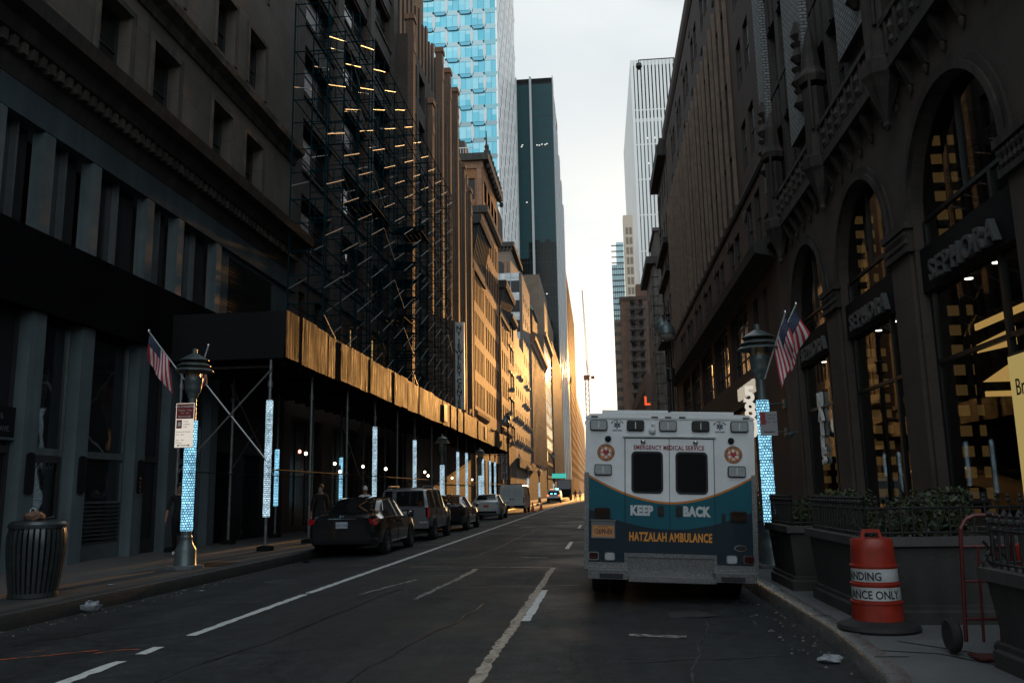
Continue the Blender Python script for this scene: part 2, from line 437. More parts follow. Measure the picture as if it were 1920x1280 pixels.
    L(fine.outputs[0], bp.inputs['Height']); L(bp.outputs[0], b.inputs['Normal'])
    return m

def worn_paint(name, col, keep=0.45):
    m, nt, b = _new(name); L = nt.links.new
    tc = N(nt, 'ShaderNodeTexCoord')
    n1 = N(nt, 'ShaderNodeTexNoise'); n1.inputs['Scale'].default_value = 9; n1.inputs['Detail'].default_value = 8; n1.inputs['Roughness'].default_value = 0.75
    L(tc.outputs['Object'], n1.inputs['Vector'])
    rp = N(nt, 'ShaderNodeValToRGB'); rp.color_ramp.elements[0].position = keep - 0.08; rp.color_ramp.elements[0].color = (0.045, 0.047, 0.048, 1)
    rp.color_ramp.elements[1].position = keep + 0.06; rp.color_ramp.elements[1].color = (*col, 1)
    L(n1.outputs[0], rp.inputs[0]); L(rp.outputs[0], b.inputs['Base Color'])
    b.inputs['Roughness'].default_value = 0.65
    return m

ASPH = asphalt()
CONC = pm('concrete', (0.105, 0.11, 0.112), 0.75, var=0.22, scale=1.3, bump=0.3, bscale=60, rvar=0.12)
PAVE = pm('speckled_pavement', (0.085, 0.08, 0.078), 0.8, var=0.6, scale=26, bump=0.5, bscale=60)
DPAVE = pm('dark_pavement', (0.038, 0.039, 0.04), 0.75, var=0.3, scale=2.5, bump=0.3, bscale=60)
KERB = pm('granite_kerb', (0.10, 0.097, 0.095), 0.3, var=0.35, scale=5, bump=0.3, bscale=50, rvar=0.15)

def strip(name, rows, mat, kind='structure'):
    b = MB(); b.grid(rows); return tag(b.build(name, mat), kind=kind)

YS = [-30, -10, 0, 4, 8, 12, 16, 20, 26, 32, 40, 50, 65, 85, 110, 150, 220, 330, 500, 800, 1170]
g = MB(); g.face([(-700, -150, -0.22), (700, -150, -0.22), (700, 1180, -0.22), (-700, 1180, -0.22)])
tag(g.build('ground', CONC), kind='structure')
PROF = [(-7.42, -0.06), (-6.6, -0.03), (-5.0, 0.0), (-2.6, 0.012), (-0.5, 0.0), (1.0, -0.03), (1.9, -0.06), (3.0, -0.075)]
def roadz(x):
    for (a, za), (b, zb) in zip(PROF[:-1], PROF[1:]):
        if a <= x <= b: return za + (zb - za) * (x - a) / (b - a)
    return 0.0
strip('road', [[(x, y, z) for x, z in PROF] for y in YS], ASPH)
# left pavement: granite kerb, dark asphalt verge, speckled slabs
strip('left_pavement', [[(-8.75, y, 0.15), (-24, y, 0.15)] for y in YS], PAVE)
strip('left_pavement_verge', [[(-7.46, y, 0.15), (-8.75, y, 0.152)] for y in YS], DPAVE)
def kerb(name, pts, w, ztop, zbot, mat, side):
    b = MB(); seg = 0
    dense = [pts[0]]
    for (xa, ya), (xb, yb) in zip(pts[:-1], pts[1:]):
        n = max(1, min(24, int(abs(yb - ya) / 2.4)))
        for k in range(n): dense.append((xa + (xb - xa) * (k + 1) / n, ya + (yb - ya) * (k + 1) / n))
    rows = []
    for i, (x, y) in enumerate(dense):
        a = dense[max(0, i - 1)]; c = dense[min(len(dense) - 1, i + 1)]
        d = Vector((c[0] - a[0], c[1] - a[1])).normalized(); nx, ny = d.y * side, -d.x * side
        zt = ztop + 0.004 * math.sin(i * 2.1)
        rows.append([(x - nx * 0.005, y, zbot), (x, y, zt - 0.03), (x + nx * 0.03, y + ny * 0.03, zt), (x + nx * w, y + ny * w, zt)])
    b.grid(rows)
    return tag(b.build(name, mat, smooth=True, ang=50), kind='structure')
DKERB = pm('steel_faced_kerb', (0.018, 0.017, 0.0165), 0.6, var=0.4, scale=4, bump=0.3, bscale=40, rvar=0.15)
kerb('left_kerb', [(-7.30, -12), (-7.30, 12), (-7.32, 60), (-7.32, 800)], 0.16, 0.155, -0.12, DKERB, -1)
RK = [(0.9, 4.6), (1.35, 5.4), (1.72, 6.0), (1.94, 6.45), (2.05, 6.9), (2.11, 7.4), (2.17, 8.0), (2.22, 8.7), (2.26, 9.4), (2.27, 12), (2.27, 60), (2.27, 800)]
kerb('right_kerb', RK, 0.17, 0.125, -0.14, KERB, 1)
rows = []
for x, y in RK:
    rows.append([(x + 0.165, y, 0.12), (6.2, y, 0.12), (40, y, 0.12)])
rows.insert(0, [(-2.0, 3.0, 0.12), (6.2, 1.0, 0.12), (40, 0, 0.12)])
strip('right_pavement', rows, CONC)
# scored joints in the right pavement and the iron edging along the planters
b = MB()
for p in ([(2.30, 7.9), (2.75, 7.75), (3.05, 7.2), (3.1, 6.2)], [(2.62, 8.35), (4.4, 6.0)], [(2.45, 9.3), (2.7, 9.1)]):
    for (xa, ya), (xb, yb) in zip(p[:-1], p[1:]):
        d = Vector((xb - xa, yb - ya)).normalized() * 0.012; n = (-d.y, d.x)
        b.face([(xa + n[0], ya + n[1], 0.1235), (xa - n[0], ya - n[1], 0.1235), (xb - n[0], yb - n[1], 0.1235), (xb + n[0], yb + n[1], 0.1235)])
tag(b.build('pavement_joints', M['black_panel']), kind='structure')

# painted markings
PAINT = worn_paint('worn_white_paint', (0.62, 0.63, 0.62), 0.40)
FADED = worn_paint('faded_white_paint', (0.34, 0.33, 0.31), 0.52)
TAN = worn_paint('tan_sealed_line', (0.42, 0.35, 0.28), 0.46)
ORANGE = worn_paint('orange_spray_paint', (0.75, 0.12, 0.05), 0.47)
def mark(name, pts, w, mat, jag=0.012):
    b = MB(); L_, R_ = [], []
    for (xa, ya), (xb, yb) in zip(pts[:-1], pts[1:]):
        n = max(2, min(160, int(math.hypot(xb - xa, yb - ya) / 0.12)))
        for k in range(n + 1):
            t = k / n; x = xa + (xb - xa) * t; y = ya + (yb - ya) * t
            d = Vector((xb - xa, yb - ya)).normalized(); nx, ny = -d.y, d.x
            a = w / 2 + rnd.uniform(-jag, jag); c = w / 2 + rnd.uniform(-jag, jag)
            L_.append((x + nx * a, y + ny * a, roadz(x) + 0.006)); R_.append((x - nx * c, y - ny * c, roadz(x) + 0.006))
    b.grid([[l, r] for l, r in zip(L_, R_)])
    return tag(b.build(name, mat), kind='structure')
mark('lane_line', [(-4.56, 9.45), (-4.60, 13.3)], 0.115, PAINT)
mark('lane_line', [(-4.60, 13.45), (-4.60, 30), (-4.62, 80), (-4.62, 330)], 0.125, PAINT)
mark('lane_line', [(-4.53, 8.35), (-4.55, 8.75)], 0.12, PAINT)
mark('lane_line', [(-4.50, 6.2), (-4.53, 8.0)], 0.12, PAINT, 0.02)
for k in range(12):
    y = 10.45 + 12.8 * k
    mark('lane_dash', [(-0.93, y), (-0.91, y + 3.2)], 0.11, PAINT)
mark('patch_outline', [(-1.07, 5.5), (-1.02, 12.0), (-0.99, 17.6)], 0.11, TAN, 0.02)
mark('patch_outline', [(-0.99, 17.62), (-4.0, 18.1)], 0.07, TAN, 0.015)
mark('patch_outline', [(-2.55, 15.6), (-2.5, 17.4)], 0.10, TAN, 0.03)
mark('patch_outline', [(-2.55, 15.6), (-2.7, 12.5)], 0.09, FADED, 0.03)
mark('patch_outline', [(-3.3, 15.4), (-3.7, 13.2)], 0.07, FADED, 0.03)
mark('patch_outline', [(-2.5, 17.45), (-3.6, 17.5)], 0.05, FADED, 0.02)
mark('worn_mark', [(-1.9, 20.4), (-1.25, 20.2)], 0.22, FADED, 0.06)
mark('worn_mark', [(0.25, 9.55), (0.85, 9.5)], 0.12, FADED, 0.05)
mark('worn_mark', [(-5.4, 18.4), (-5.0, 19.0)], 0.05, FADED, 0.02)
mark('parking_tick', [(-5.35, 26.3), (-4.85, 26.2)], 0.09, FADED, 0.02)
mark('parking_tick', [(-4.4, 49.5), (-4.4, 53)], 0.10, FADED, 0.02)
for p in ([(-5.9, 8.15), (-5.5, 8.35), (-5.12, 8.6)], [(-5.85, 8.6), (-5.72, 8.62)], [(-5.05, 8.42), (-4.85, 8.62), (-4.7, 8.62)], [(-5.85, 8.0), (-5.95, 7.9)]):
    mark('spray_mark', p, 0.028, ORANGE, 0.012)
mark('spray_mark', [(-7.75, 15.6), (-7.62, 15.8)], 0.06, ORANGE, 0.02)
strip('pavement_cover', [[(-8.35, y, 0.158), (-7.62, y, 0.158)] for y in (16.9, 17.9)], M['black_panel'])
for i, (x, y, r) in enumerate([(-3.2, 38.0, 0.35), (-2.2, 53.0, 0.35)]):
    b = MB(); b.lathe([(r, roadz(x) + 0.002), (r, roadz(x) + 0.006)], (x, y, 0), 24); tag(b.build('manhole_cover', M['black_iron']), kind='structure')

TAR = pm('road_tar', (0.010, 0.010, 0.0105), 0.35, var=.3)
r_ = random.Random(5)
for (x0, y0, x1, y1) in ((-3.9, 4.5, -3.2, 14.0), (-3.3, 13.9, -0.4, 14.3), (-6.9, 12.6, -4.9, 12.2), (-2.1, 7.0, -1.6, 12.0), (0.1, 8.0, 1.7, 8.6), (-6.4, 9.0, -5.2, 10.8), (-3.0, 20.5, -2.6, 34.0), (-6.6, 17.5, -0.5, 19.0), (0.4, 5.5, 1.2, 10.8)):
    n = 9; mark('tar_seam', [(x0 + (x1 - x0) * k / n + r_.uniform(-.06, .06), y0 + (y1 - y0) * k / n + r_.uniform(-.06, .06)) for k in range(n + 1)], 0.02, TAR, 0.010)
for (x, y, rx, ry) in ((-5.8, 15.5, .35, .4), (1.0, 11.2, .4, .3)):
    b = MB(); b.face([(x + rx * (1 + r_.uniform(-.25, .25)) * math.cos(2 * math.pi * k / 18), y + ry * (1 + r_.uniform(-.25, .25)) * math.sin(2 * math.pi * k / 18), roadz(x) + 0.004) for k in range(18)])
    tag(b.build('oil_stain', pm('oil_stain', (0.017, 0.0175, 0.018), .45, var=.5, scale=5)), kind='structure')
b = MB()
for k in range(26):
    y = 7.6 + k * 2.35; b.box(2.19, 2.46, y - .007, y + .007, .1255, .1275); b.box(-7.47, -7.28, y - .006, y + .006, .157, .1595)
tag(b.build('kerb_joints', M['black_panel']), kind='structure')
b = MB(); rs = random.Random(2)
for k in range(420):
    s_ = rs.choice((0, 1)); y = rs.uniform(6.5, 40) if rs.random() < .5 else rs.uniform(7, 16); x = rs.uniform(1.75, 2.2) if s_ else rs.uniform(-7.25, -6.8)
    q = rs.uniform(.006, .022); z = roadz(x) + .003; b.idx([(x - q, y - q * .6, z), (x + q * .8, y - q, z), (x + q, y + q * .7, z), (x - q * .5, y + q, z), (x, y, z + q * .8)], [(0, 1, 4), (1, 2, 4), (2, 3, 4), (3, 0, 4)])
tag(b.build('gutter_grit', pm('grit', (.10, .095, .085), .8, var=.7, scale=30), fix=False), kind='stuff')
# ------------------------------------------------------------------ building kit
def wall_grid(mb, axis, c, a0, a1, z0, z1, holes, depth, sgn):
    """wall sheet at x=c (axis 'x') or y=c (axis 'y') facing sgn, with recessed rectangular openings"""
    def P(a, z, d=0.0):
        k = c - sgn * d
        return (k, a, z) if axis == 'x' else (a, k, z)
    hs = [(max(a0, h[0]), min(a1, h[1]), max(z0, h[2]), min(z1, h[3])) for h in holes]
    As = sorted({round(v, 4) for h in hs for v in h[:2]} | {a0, a1})
    Zs = sorted({round(v, 4) for h in hs for v in h[2:]} | {z0, z1})
    cover = set()
    for h in hs:
        for i in range(len(As) - 1):
            if As[i] >= h[0] - 1e-3 and As[i + 1] <= h[1] + 1e-3:
                for j in range(len(Zs) - 1):
                    if Zs[j] >= h[2] - 1e-3 and Zs[j + 1] <= h[3] + 1e-3: cover.add((i, j))
    for j in range(len(Zs) - 1):
        i = 0
        while i < len(As) - 1:
            if (i, j) in cover: i += 1; continue
            k = i
            while k + 1 < len(As) - 1 and (k + 1, j) not in cover: k += 1
            mb.face([P(As[i], Zs[j]), P(As[k + 1], Zs[j]), P(As[k + 1], Zs[j + 1]), P(As[i], Zs[j + 1])])
            i = k + 1
    for (a, b_, z, w) in hs:
        for p, q in (((a, z), (b_, z)), ((b_, z), (b_, w)), ((b_, w), (a, w)), ((a, w), (a, z))):
            mb.face([P(*p), P(*q), P(*q, depth), P(*p, depth)])

def shell(side, xf, y0, y1, z0, h, back, holes=(), depth=0.25, near_holes=()):
    mb = MB(); xb = xf - side * back
    wall_grid(mb, 'x', xf, y0, y1, z0, h, list(holes), depth, side)
    lo, hi = min(xf, xb), max(xf, xb)
    wall_grid(mb, 'y', y0, lo, hi, z0, h, list(near_holes), depth, -1)
    mb.face([(lo, y1, z0), (hi, y1, z0), (hi, y1, h), (lo, y1, h)])
    mb.face([(xb, y0, z0), (xb, y1, z0), (xb, y1, h), (xb, y0, h)])
    mb.face([(lo, y0, h), (hi, y0, h), (hi, y1, h), (lo, y1, h)])
    return mb

WM = {}
def win_mb(w, h, nx=1, nz=2, fw=0.05, zsplit=None):
    """frame (slot 0) and pane (slot 1) in local axes: faces +X, y across, z up"""
    f = MB(); p = MB()
    y0, y1 = -w / 2, w / 2
    f.box(-0.03, 0.05, y0, y0 + fw, 0, h); f.box(-0.03, 0.05, y1 - fw, y1, 0, h)
    f.box(-0.03, 0.05, y0 + fw, y1 - fw, 0, fw); f.box(-0.03, 0.05, y0 + fw, y1 - fw, h - fw, h)
    for k in range(1, nx):
        y = y0 + w * k / nx; f.box(-0.028, 0.04, y - fw * 0.4, y + fw * 0.4, fw, h - fw)
    zs = [zsplit] if zsplit else [h * k / nz for k in range(1, nz)]
    for z in zs:
        f.box(-0.026, 0.035, y0 + fw, y1 - fw, z - fw * 0.4, z + fw * 0.4)
    p.face([(0, y0 + fw * .5, fw * .5), (0, y1 - fw * .5, fw * .5), (0, y1 - fw * .5, h - fw * .5), (0, y0 + fw * .5, h - fw * .5)])
    return f, p

def win_mesh(w, h, nx, nz, frame, glass, one, fw=0.05):
    key = (round(w, 2), round(h, 2), nx, nz, frame.name, glass.name, one)
    if key not in WM:
        f, p = win_mb(w, h, nx, nz, fw)
        if one:
            f.m = 1; i = len(f.v); f.v += p.v; f.f += [tuple(k + i for k in q) for q in p.f]; f.mi += [1] * len(p.f)
            WM[key] = (f.mesh('window', [frame, glass], fix=False), None)
        else:
            WM[key] = (f.mesh('window', frame, fix=False), p.mesh('pane', glass, fix=False))
    return WM[key]

def windows(root, side, xf, holes, depth=0.22, nx=1, nz=2, frame=None, glasses=None, one=True, fw=0.05, tilt=0.0, front=False):
    """one 'window' part per opening (nearest hundred), the rest one mesh. front: openings of a wall facing -Y at y=xf"""
    frame = frame or M['dark_frame']; glasses = glasses or [M['glass']]
    base = wloc(root)
    hs = sorted(holes, key=lambda h: (h[0] if not front else 0, h[2]))
    have = sum(1 for c in root.children if c.name.startswith('window'))
    rest = MB()
    restmats = [frame] + list(dict.fromkeys(glasses))
    for n, (a, b_, z, w) in enumerate(hs):
        gl = rnd.choice(glasses)
        rz = (0 if side > 0 else math.pi) if not front else -math.pi / 2
        rz += rnd.uniform(-tilt, tilt)
        if front: loc = Vector(((a + b_) / 2, xf + depth, z)) - base
        else: loc = Vector((xf - side * depth, (a + b_) / 2, z)) - base
        if have + n < 99:
            fm, pmesh = win_mesh(b_ - a, w - z, nx, nz, frame, gl, one, fw)
            o = place('window', fm, root, loc, rz)
            if pmesh: place('pane', pmesh, o, (0, 0, 0))
        else:
            f, p = win_mb(b_ - a, w - z, nx, nz, fw)
            T = Matrix.Translation(loc + base) @ Matrix.Rotation(rz, 4, 'Z')
            rest.m = 0; rest.idx([tuple(T @ Vector(v)) for v in f.v], f.f)
            rest.m = restmats.index(gl); rest.idx([tuple(T @ Vector(v)) for v in p.v], p.f)
    if rest.v:
        tag(rest.build('window', restmats, root, fix=False), kind='stuff')

def cornice(root, name, side, xf, y0, y1, prof, mat, ret=0.0):
    """moulding: profile of (out, z) from bottom to top, run along Y"""
    b = MB(); poly = [(xf - side * 0.02, prof[0][1])] + [(xf + side * o, z) for o, z in prof] + [(xf - side * 0.02, prof[-1][1])]
    b.prism(poly, 'y', y0 - ret, y1 + ret)
    return b.build(name, mat, root)

def rowcol(cols, rows): return [(a, b_, z, w) for (a, b_) in cols for (z, w) in rows]
def cols(y0, pitch, w, n): return [(y0 + k * pitch, y0 + k * pitch + w) for k in range(n)]
def rws(z0, pitch, h, n): return [(z0 + k * pitch, z0 + k * pitch + h) for k in range(n)]
LX, RX = -11.6, 6.7

# ================================================================== LEFT SIDE
# ---- first building: limestone over a marble-fin shop base
t = thing('stone_building', (LX, 14, 0), 'grey limestone building with marble-fin shop base and heavy dentil cornice behind the sign lamp', 'building')
up = []
for a in (5.6, 11.7, 17.8, 23.9): up += [(a, a + 1.4), (a + 2.5, a + 3.95)]
holes = rowcol(up, [(11.75, 13.75), (15.6, 17.65), (19.45, 21.4), (23.3, 25.2)])
shell(1, LX, -8, 31.0, 9.95, 30, 9, holes, 0.45).build('wall', M['limestone'], t)
windows(t, 1, LX, holes, 0.40, 1, 2, M['dark_frame'], [M['glass'], M['glass_dull'], M['glass_dull']], one=False, fw=0.07)
b = MB()
for (a, b_, z, w) in holes:
    b.box(LX, LX + 0.05, a - 0.16, a, z - 0.02, w + 0.16); b.box(LX, LX + 0.05, b_, b_ + 0.16, z - 0.02, w + 0.16); b.box(LX, LX + 0.05, a, b_, w, w + 0.16)
b.build('window_surround', M['limestone_trim'], t)
cornice(t, 'cornice', 1, LX, -8, 31.05, [(0.10, 9.95), (0.16, 10.2), (0.22, 10.55), (0.45, 10.62), (0.55, 10.9), (0.85, 11.0), (0.92, 11.3), (0.60, 11.45)], M['dark_cornice'], 0.02)
b = MB(); y = 4.0
while y < 31: b.box(LX + 0.2, LX + 0.40, y, y + 0.14, 10.36, 10.6); y += 0.30
b.build('dentil', M['limestone_trim'], t)
cornice(t, 'ledge', 1, LX, -8, 31.02, [(0.06, 14.35), (0.14, 14.6), (0.42, 14.75), (0.46, 14.95), (0.2, 15.1)], M['limestone_trim'])
cornice(t, 'ledge', 1, LX, -8, 31.02, [(0.05, 22.1), (0.35, 22.4), (0.38, 22.6), (0.1, 22.7)], M['limestone_trim'])
# shop base: fins, panes, black band, grey panels
b = MB(); b.box(LX - 0.6, LX - 0.02, -8, 31.0, 9.25, 9.95)
for y in (2, 6.2, 10.4, 14.6, 18.8, 23.0, 27.2): b.box(LX - 0.018, LX + 0.10, y + 0.01, y + 4.19, 9.27, 9.93)
b.build('panel', M['panel_grey'], t)
b = MB(); b.box(LX - 0.6, LX + 0.30, -8, 31.0, 5.35, 6.98); b.build('sign_band', M['matte_black'], t)
FINS = [1.4, 3.5, 5.6, 7.7, 9.8, 11.9, 14.45, 16.0, 17.75, 20.2, 21.85, 24.3]
for k, y in enumerate(FINS):
    f = MB(); f.box(LX - 0.30, LX + 0.20, y, y + 0.46, 0.15, 5.35); f.box(LX - 0.2, LX + 0.10, y + 0.1, y + 0.44, 6.98, 9.25); f.build('marble_fin', M['marble'], t)
ends = FINS + [24.85]
gb = MB(); mb2 = MB()
for a, c in zip(FINS[:-1], FINS[1:]):
    y0, y1 = a + 0.55, c
    for (z0, z1) in ((6.98, 9.25),):
        gb.face([(LX - 0.25, y0, z0), (LX - 0.25, y1, z0), (LX - 0.25, y1, z1), (LX - 0.25, y0, z1)])
        ym = y0 + (y1 - y0) * 0.5
        mb2.box(LX - 0.28, LX - 0.10, ym - 0.03, ym + 0.03, z0, z1)
gb.build('pane', M['glass_dull'], t); mb2.build('mullion', M['steel_frame'], t)
# upper louvre panel at the far end, wall round it
hl = [(25.5, 29.2, 7.25, 9.1)]
b = MB(); wall_grid(b, 'x', LX, 24.85, 31.0, 6.98, 9.25, hl, 0.2, 1); b.build('panel', M['panel_grey'], t)
b = MB()
for k in range(20):
    z = 7.27 + k * 0.0925
    b.prism([(LX - 0.17, z + 0.06), (LX - 0.17, z + 0.075), (LX - 0.01, z + 0.02), (LX - 0.01, z + 0.005)], 'y', 25.5, 29.2)
b.face([(LX - 0.19, 25.5, 7.25), (LX - 0.19, 29.2, 7.25), (LX - 0.19, 29.2, 9.1), (LX - 0.19, 25.5, 9.1)])
b.build('louvre', M['louver'], t)
# ground floor bays between fins: pane over door or vent
def bay(y0, y1, kind):
    x = LX - 0.12
    f = MB()
    f.box(x - 0.04, x + 0.05, y0, y0 + 0.06, 0.15, 5.35); f.box(x - 0.04, x + 0.05, y1 - 0.06, y1, 0.15, 5.35)
    f.box(x - 0.038, x + 0.05, y0 + 0.06, y1 - 0.06, 2.45, 2.6); f.box(x - 0.038, x + 0.05, y0 + 0.06, y1 - 0.06, 0.15, 0.5)
    p = MB(); p.face([(x - 0.01, y0, 2.6), (x - 0.01, y1, 2.6), (x - 0.01, y1, 5.35), (x - 0.01, y0, 5.35)])
    p.face([(x - 0.02, y0, 0.5), (x - 0.02, y1, 0.5), (x - 0.02, y1, 2.45), (x - 0.02, y0, 2.45)])
    fo = f.build('shop_window', M['steel_frame'] if kind != 'plain' else M['dark_frame'], t)
    po = p.build('pane', M['glass'] if kind != 'plain' else M['glass_dull'], fo)
    if kind in ('vent', 'vents'):
        v = MB(); z0, z1 = (0.5, 1.5) if kind == 'vent' else (3.6, 5.3)
        n = int((z1 - z0) / 0.085)
        for k in range(n):
            z = z0 + k * (z1 - z0) / n
            v.prism([(x + 0.0, z + 0.05), (x + 0.0, z + 0.06), (x + 0.06, z + 0.02), (x + 0.06, z + 0.008)], 'y', y0 + 0.06, y1 - 0.06)
        v.build('vent', M['louver'], t)
    if kind == 'door':
        d = MB(); ym = y0 + 0.15
        d.box(x + 0.01, x + 0.06, y0 + 0.08, y0 + 0.16, 0.5, 2.44); d.box(x + 0.01, x + 0.06, y1 - 0.16, y1 - 0.08, 0.5, 2.44)
        d.box(x + 0.012, x + 0.06, y0 + 0.16, y1 - 0.16, 2.3, 2.44); d.box(x + 0.012, x + 0.06, y0 + 0.16, y1 - 0.16, 0.3, 0.52)
        do = d.build('door', M['dark_frame'], t)
        h = MB(); pts = [(x + 0.08 + 0.05 * math.sin(math.pi * k / 8), y0 + 0.2 + (y1 - y0 - 0.4) * k / 8, 1.18 - 0.03 * math.sin(math.pi * k / 8)) for k in range(9)]
        h.path(pts, 0.018); h.build('handle', M['chrome'], do)
kinds = ['plain', 'plain', 'plain', 'door', 'plain', 'plain', 'plain', 'door', 'vent', 'plain', 'vents']
for a, c, k in zip(FINS[:-1], FINS[1:], kinds): bay(a + 0.52, c, k)
b = MB(); wall_grid(b, 'x', LX - 0.1, 24.82, 31.0, 0.15, 5.35, [(25.2, 26.6, 0.15, 2.9), (27.4, 28.8, 0.15, 2.9)], 0.3, 1); b.build('panel', M['black_panel'], t)
b = MB()
for y in (25.2, 27.4): b.face([(LX - 0.38, y, 0.15), (LX - 0.38, y + 1.4, 0.15), (LX - 0.38, y + 1.4, 2.9), (LX - 0.38, y, 2.9)])
b.build('shop_window', M['glass'], t)
# the little black plates on the fins, one with the shop's menu of letters
for k, y in enumerate((16.0, 17.75, 20.2)):
    c = []
    for i in range(24):
        an = 2 * math.pi * i / 24
        c.append((y + 0.26 + 0.14 * math.copysign(min(1, abs(math.cos(an)) * 1.25), math.cos(an)), 2.05 + (0.30 if math.sin(an) > 0 else -0.30) + 0.12 * math.sin(an)))
    p = MB(); p.prism([(q[0], q[1]) for q in c], 'x', LX + 0.222, LX + 0.235); po = p.build('plaque', M['black_panel'], t)
    if k == 2:
        tx = MB()
        for i, ch in enumerate('WEBUY'): add_text(tx, ch, 0.09, TM((LX + 0.24, y + 0.26, 1.98 - i * 0.10), '+x'), ext=0.002)
        tx.build('lettering', pm('red_brown_letter', (0.30, 0.14, 0.10), 0.5, var=0.1), po)
s = thing('address_sign', (LX - 0.0, 15.3, 2.95), 'dark address sign lettered FIFTH AVE above the shop door behind the litter bin', 'sign')
b = MB(); b.box(LX - 0.08, LX + 0.02, 14.99, 15.98, 2.75, 3.35); b.build('board', M['black_panel'], s)
b = MB(); b.box(LX - 0.08, LX + 0.03, 14.99, 15.98, 2.70, 2.746); b.build('lower_trim', M['steel_frame'], s)
b = MB(); add_text(b, '576', 0.17, TM((LX + 0.025, 15.50, 3.10), '+x'), ext=0.004); add_text(b, 'FIFTH AVE.', 0.155, TM((LX + 0.025, 15.48, 2.86), '+x'), ext=0.004)
b.build('lettering', M['steel_frame'], s)
s = thing('shop_lettering', (LX, 17, 2.2), 'pale letters across the glass door between the marble fins', 'lettering')
b = MB(); add_text(b, 'ES & CO', 0.22, TM((LX - 0.12, 17.12, 2.18), '+x'), ext=0.003); b.build('letters', M['steel_frame'], s)

# ---- second building: dark brick loft with big steel windows behind the scaffold
t = thing('loft_building', (LX, 41, 0), 'dark brick loft building with large steel windows behind the scaffold', 'building')
pc = [(31.0, 31.9), (36.3, 37.2), (42.0, 42.9), (47.2, 48.2)]
wc = [(31.9, 36.3), (37.2, 42.0), (42.9, 47.2)]
zr = [(11.5, 13.6), (14.8, 16.9), (18.1, 20.2), (21.4, 23.5), (24.7, 26.8), (28.0, 30.1), (31.3, 33.2)]
low = [(32.4, 33.4, 6.9, 9.7), (34.6, 35.7, 6.9, 9.7), (37.5, 38.7, 6.9, 9.7), (39.9, 41.1, 6.9, 9.7), (43.6, 45.3, 6.9, 9.9), (45.8, 47.0, 6.9, 9.9)]
holes = rowcol(wc, zr)
shell(1, LX - 0.25, 31.02, 48.2, 0.0, 35, 12, holes + low + [(32.2, 36.0, 0.3, 4.6), (37.4, 41.8, 0.3, 4.6), (43.2, 47.0, 0.3, 4.6)], 0.35).build('wall', M['brown_brick'], t)
DK = [M['glass_dull']] * 5 + [M['glass'], M['glass'], M['glass']]
windows(t, 1, LX - 0.25, holes, 0.3, 3, 3, M['dark_frame'], DK, one=False, fw=0.08, tilt=0.02)
LIT = emit('golden_pane_glow', (1.0, 0.62, 0.24), 0.42)  # golden light on these panes is put in as an even warm glow
windows(t, 1, LX - 0.25, low[2:], 0.3, 2, 3, M['dark_frame'], [LIT], one=False, fw=0.07)
windows(t, 1, LX - 0.25, low[:2] + [(32.2, 36.0, 0.3, 4.6), (37.4, 41.8, 0.3, 4.6), (43.2, 47.0, 0.3, 4.6)], 0.3, 3, 2, M['dark_frame'], [M['glass_dull']], one=False)
for (a, c) in pc:
    b = MB(); b.box(LX - 0.24, LX + 0.02, a, c, 6.5, 34.6); b.build('pier', M['grey_brick'], t)
b = MB()
for (z0, z1) in zip([10.0] + [z[1] for z in zr], [z[0] for z in zr] + [34.4]):
    for (a, c) in wc:
        b.box(LX - 0.24, LX - 0.16, a, c, z0 + 0.15, z1 - 0.12); b.box(LX - 0.24, LX - 0.08, a, c, z1 - 0.12, z1)
b.build('spandrel', M['grey_brick'], t)
cornice(t, 'cornice', 1, LX - .2, 31.02, 48.2, [(0.3, 34.6), (0.7, 35.0), (0.75, 35.3), (0.2, 35.5)], M['dark_cornice'])

# ---- third: dark brick front standing a little proud of its neighbours, pinnacled piers, taller mass set back
t = thing('pinnacled_building', (-10.9, 60, 0), 'dark building with tall buff piers ending in capped pinnacles and a taller set-back mass', 'building')
X3 = -10.9
wc = [(48.9, 51.0), (51.7, 53.6), (55.8, 57.7), (59.3, 60.8), (62.8, 64.4), (66.5, 68.1), (69.6, 71.2)]
holes = rowcol(wc, rws(6.7, 3.35, 2.2, 7))
shell(1, X3 - 0.05, 48.2, 73.2, 0, 29.8, 10, holes, 0.35).build('wall', M['dark_brick'], t)
windows(t, 1, X3 - 0.05, holes, 0.3, 2, 2, M['dark_frame'], [M['glass_dull'], M['glass_dull'], M['glass']], fw=0.06)
PB = brick('pier_brick', (0.19, 0.12, 0.082), (0.15, 0.095, 0.066), (0.07, 0.05, 0.04), bump=0.8, spec=0.35)
for y, h, w in ((48.3, 30.8, .66), (54.5, 28.1, .7), (58.3, 34.0, .66), (61.7, 34.1, .66), (65.2, 34.2, .7), (68.8, 29.0, .56), (72.2, 28.1, .85)):
    b = MB(); b.box(X3 - 0.2, X3 + 0.30, y, y + w, 6.4, h); p = b.build('pier', PB, t)
    b = MB(); b.box(X3 - 0.28, X3 + 0.38, y - 0.08, y + w + 0.08, h, h + 0.33); b.box(X3 - 0.2, X3 + 0.28, y + .05, y + w - .05, h + 0.33, h + 0.47); b.build('pinnacle_cap', M['terracotta'], p)
    b = MB(); b.prism([(y, h - 1.8), (y + w / 2, h - 0.85), (y + w, h - 1.8), (y + w, h - 2.1), (y, h - 2.1)], 'x', X3 + 0.301, X3 + 0.34); b.build('gable_ornament', M['terracotta'], p)
for y in (56.4, 57.5, 60.9, 63.8, 67.5, 70.9):
    b = MB(); b.box(X3 - 0.03, X3 + 0.18, y, y + 0.3, 6.4, 29.2); b.build('rib', PB, t)
b = MB(); b.box(-21, X3 - 1.4, 48.5, 67.8, 29.8, 36.4); b.box(-20, X3 - 1.9, 48.7, 62.0, 36.4, 41.5)
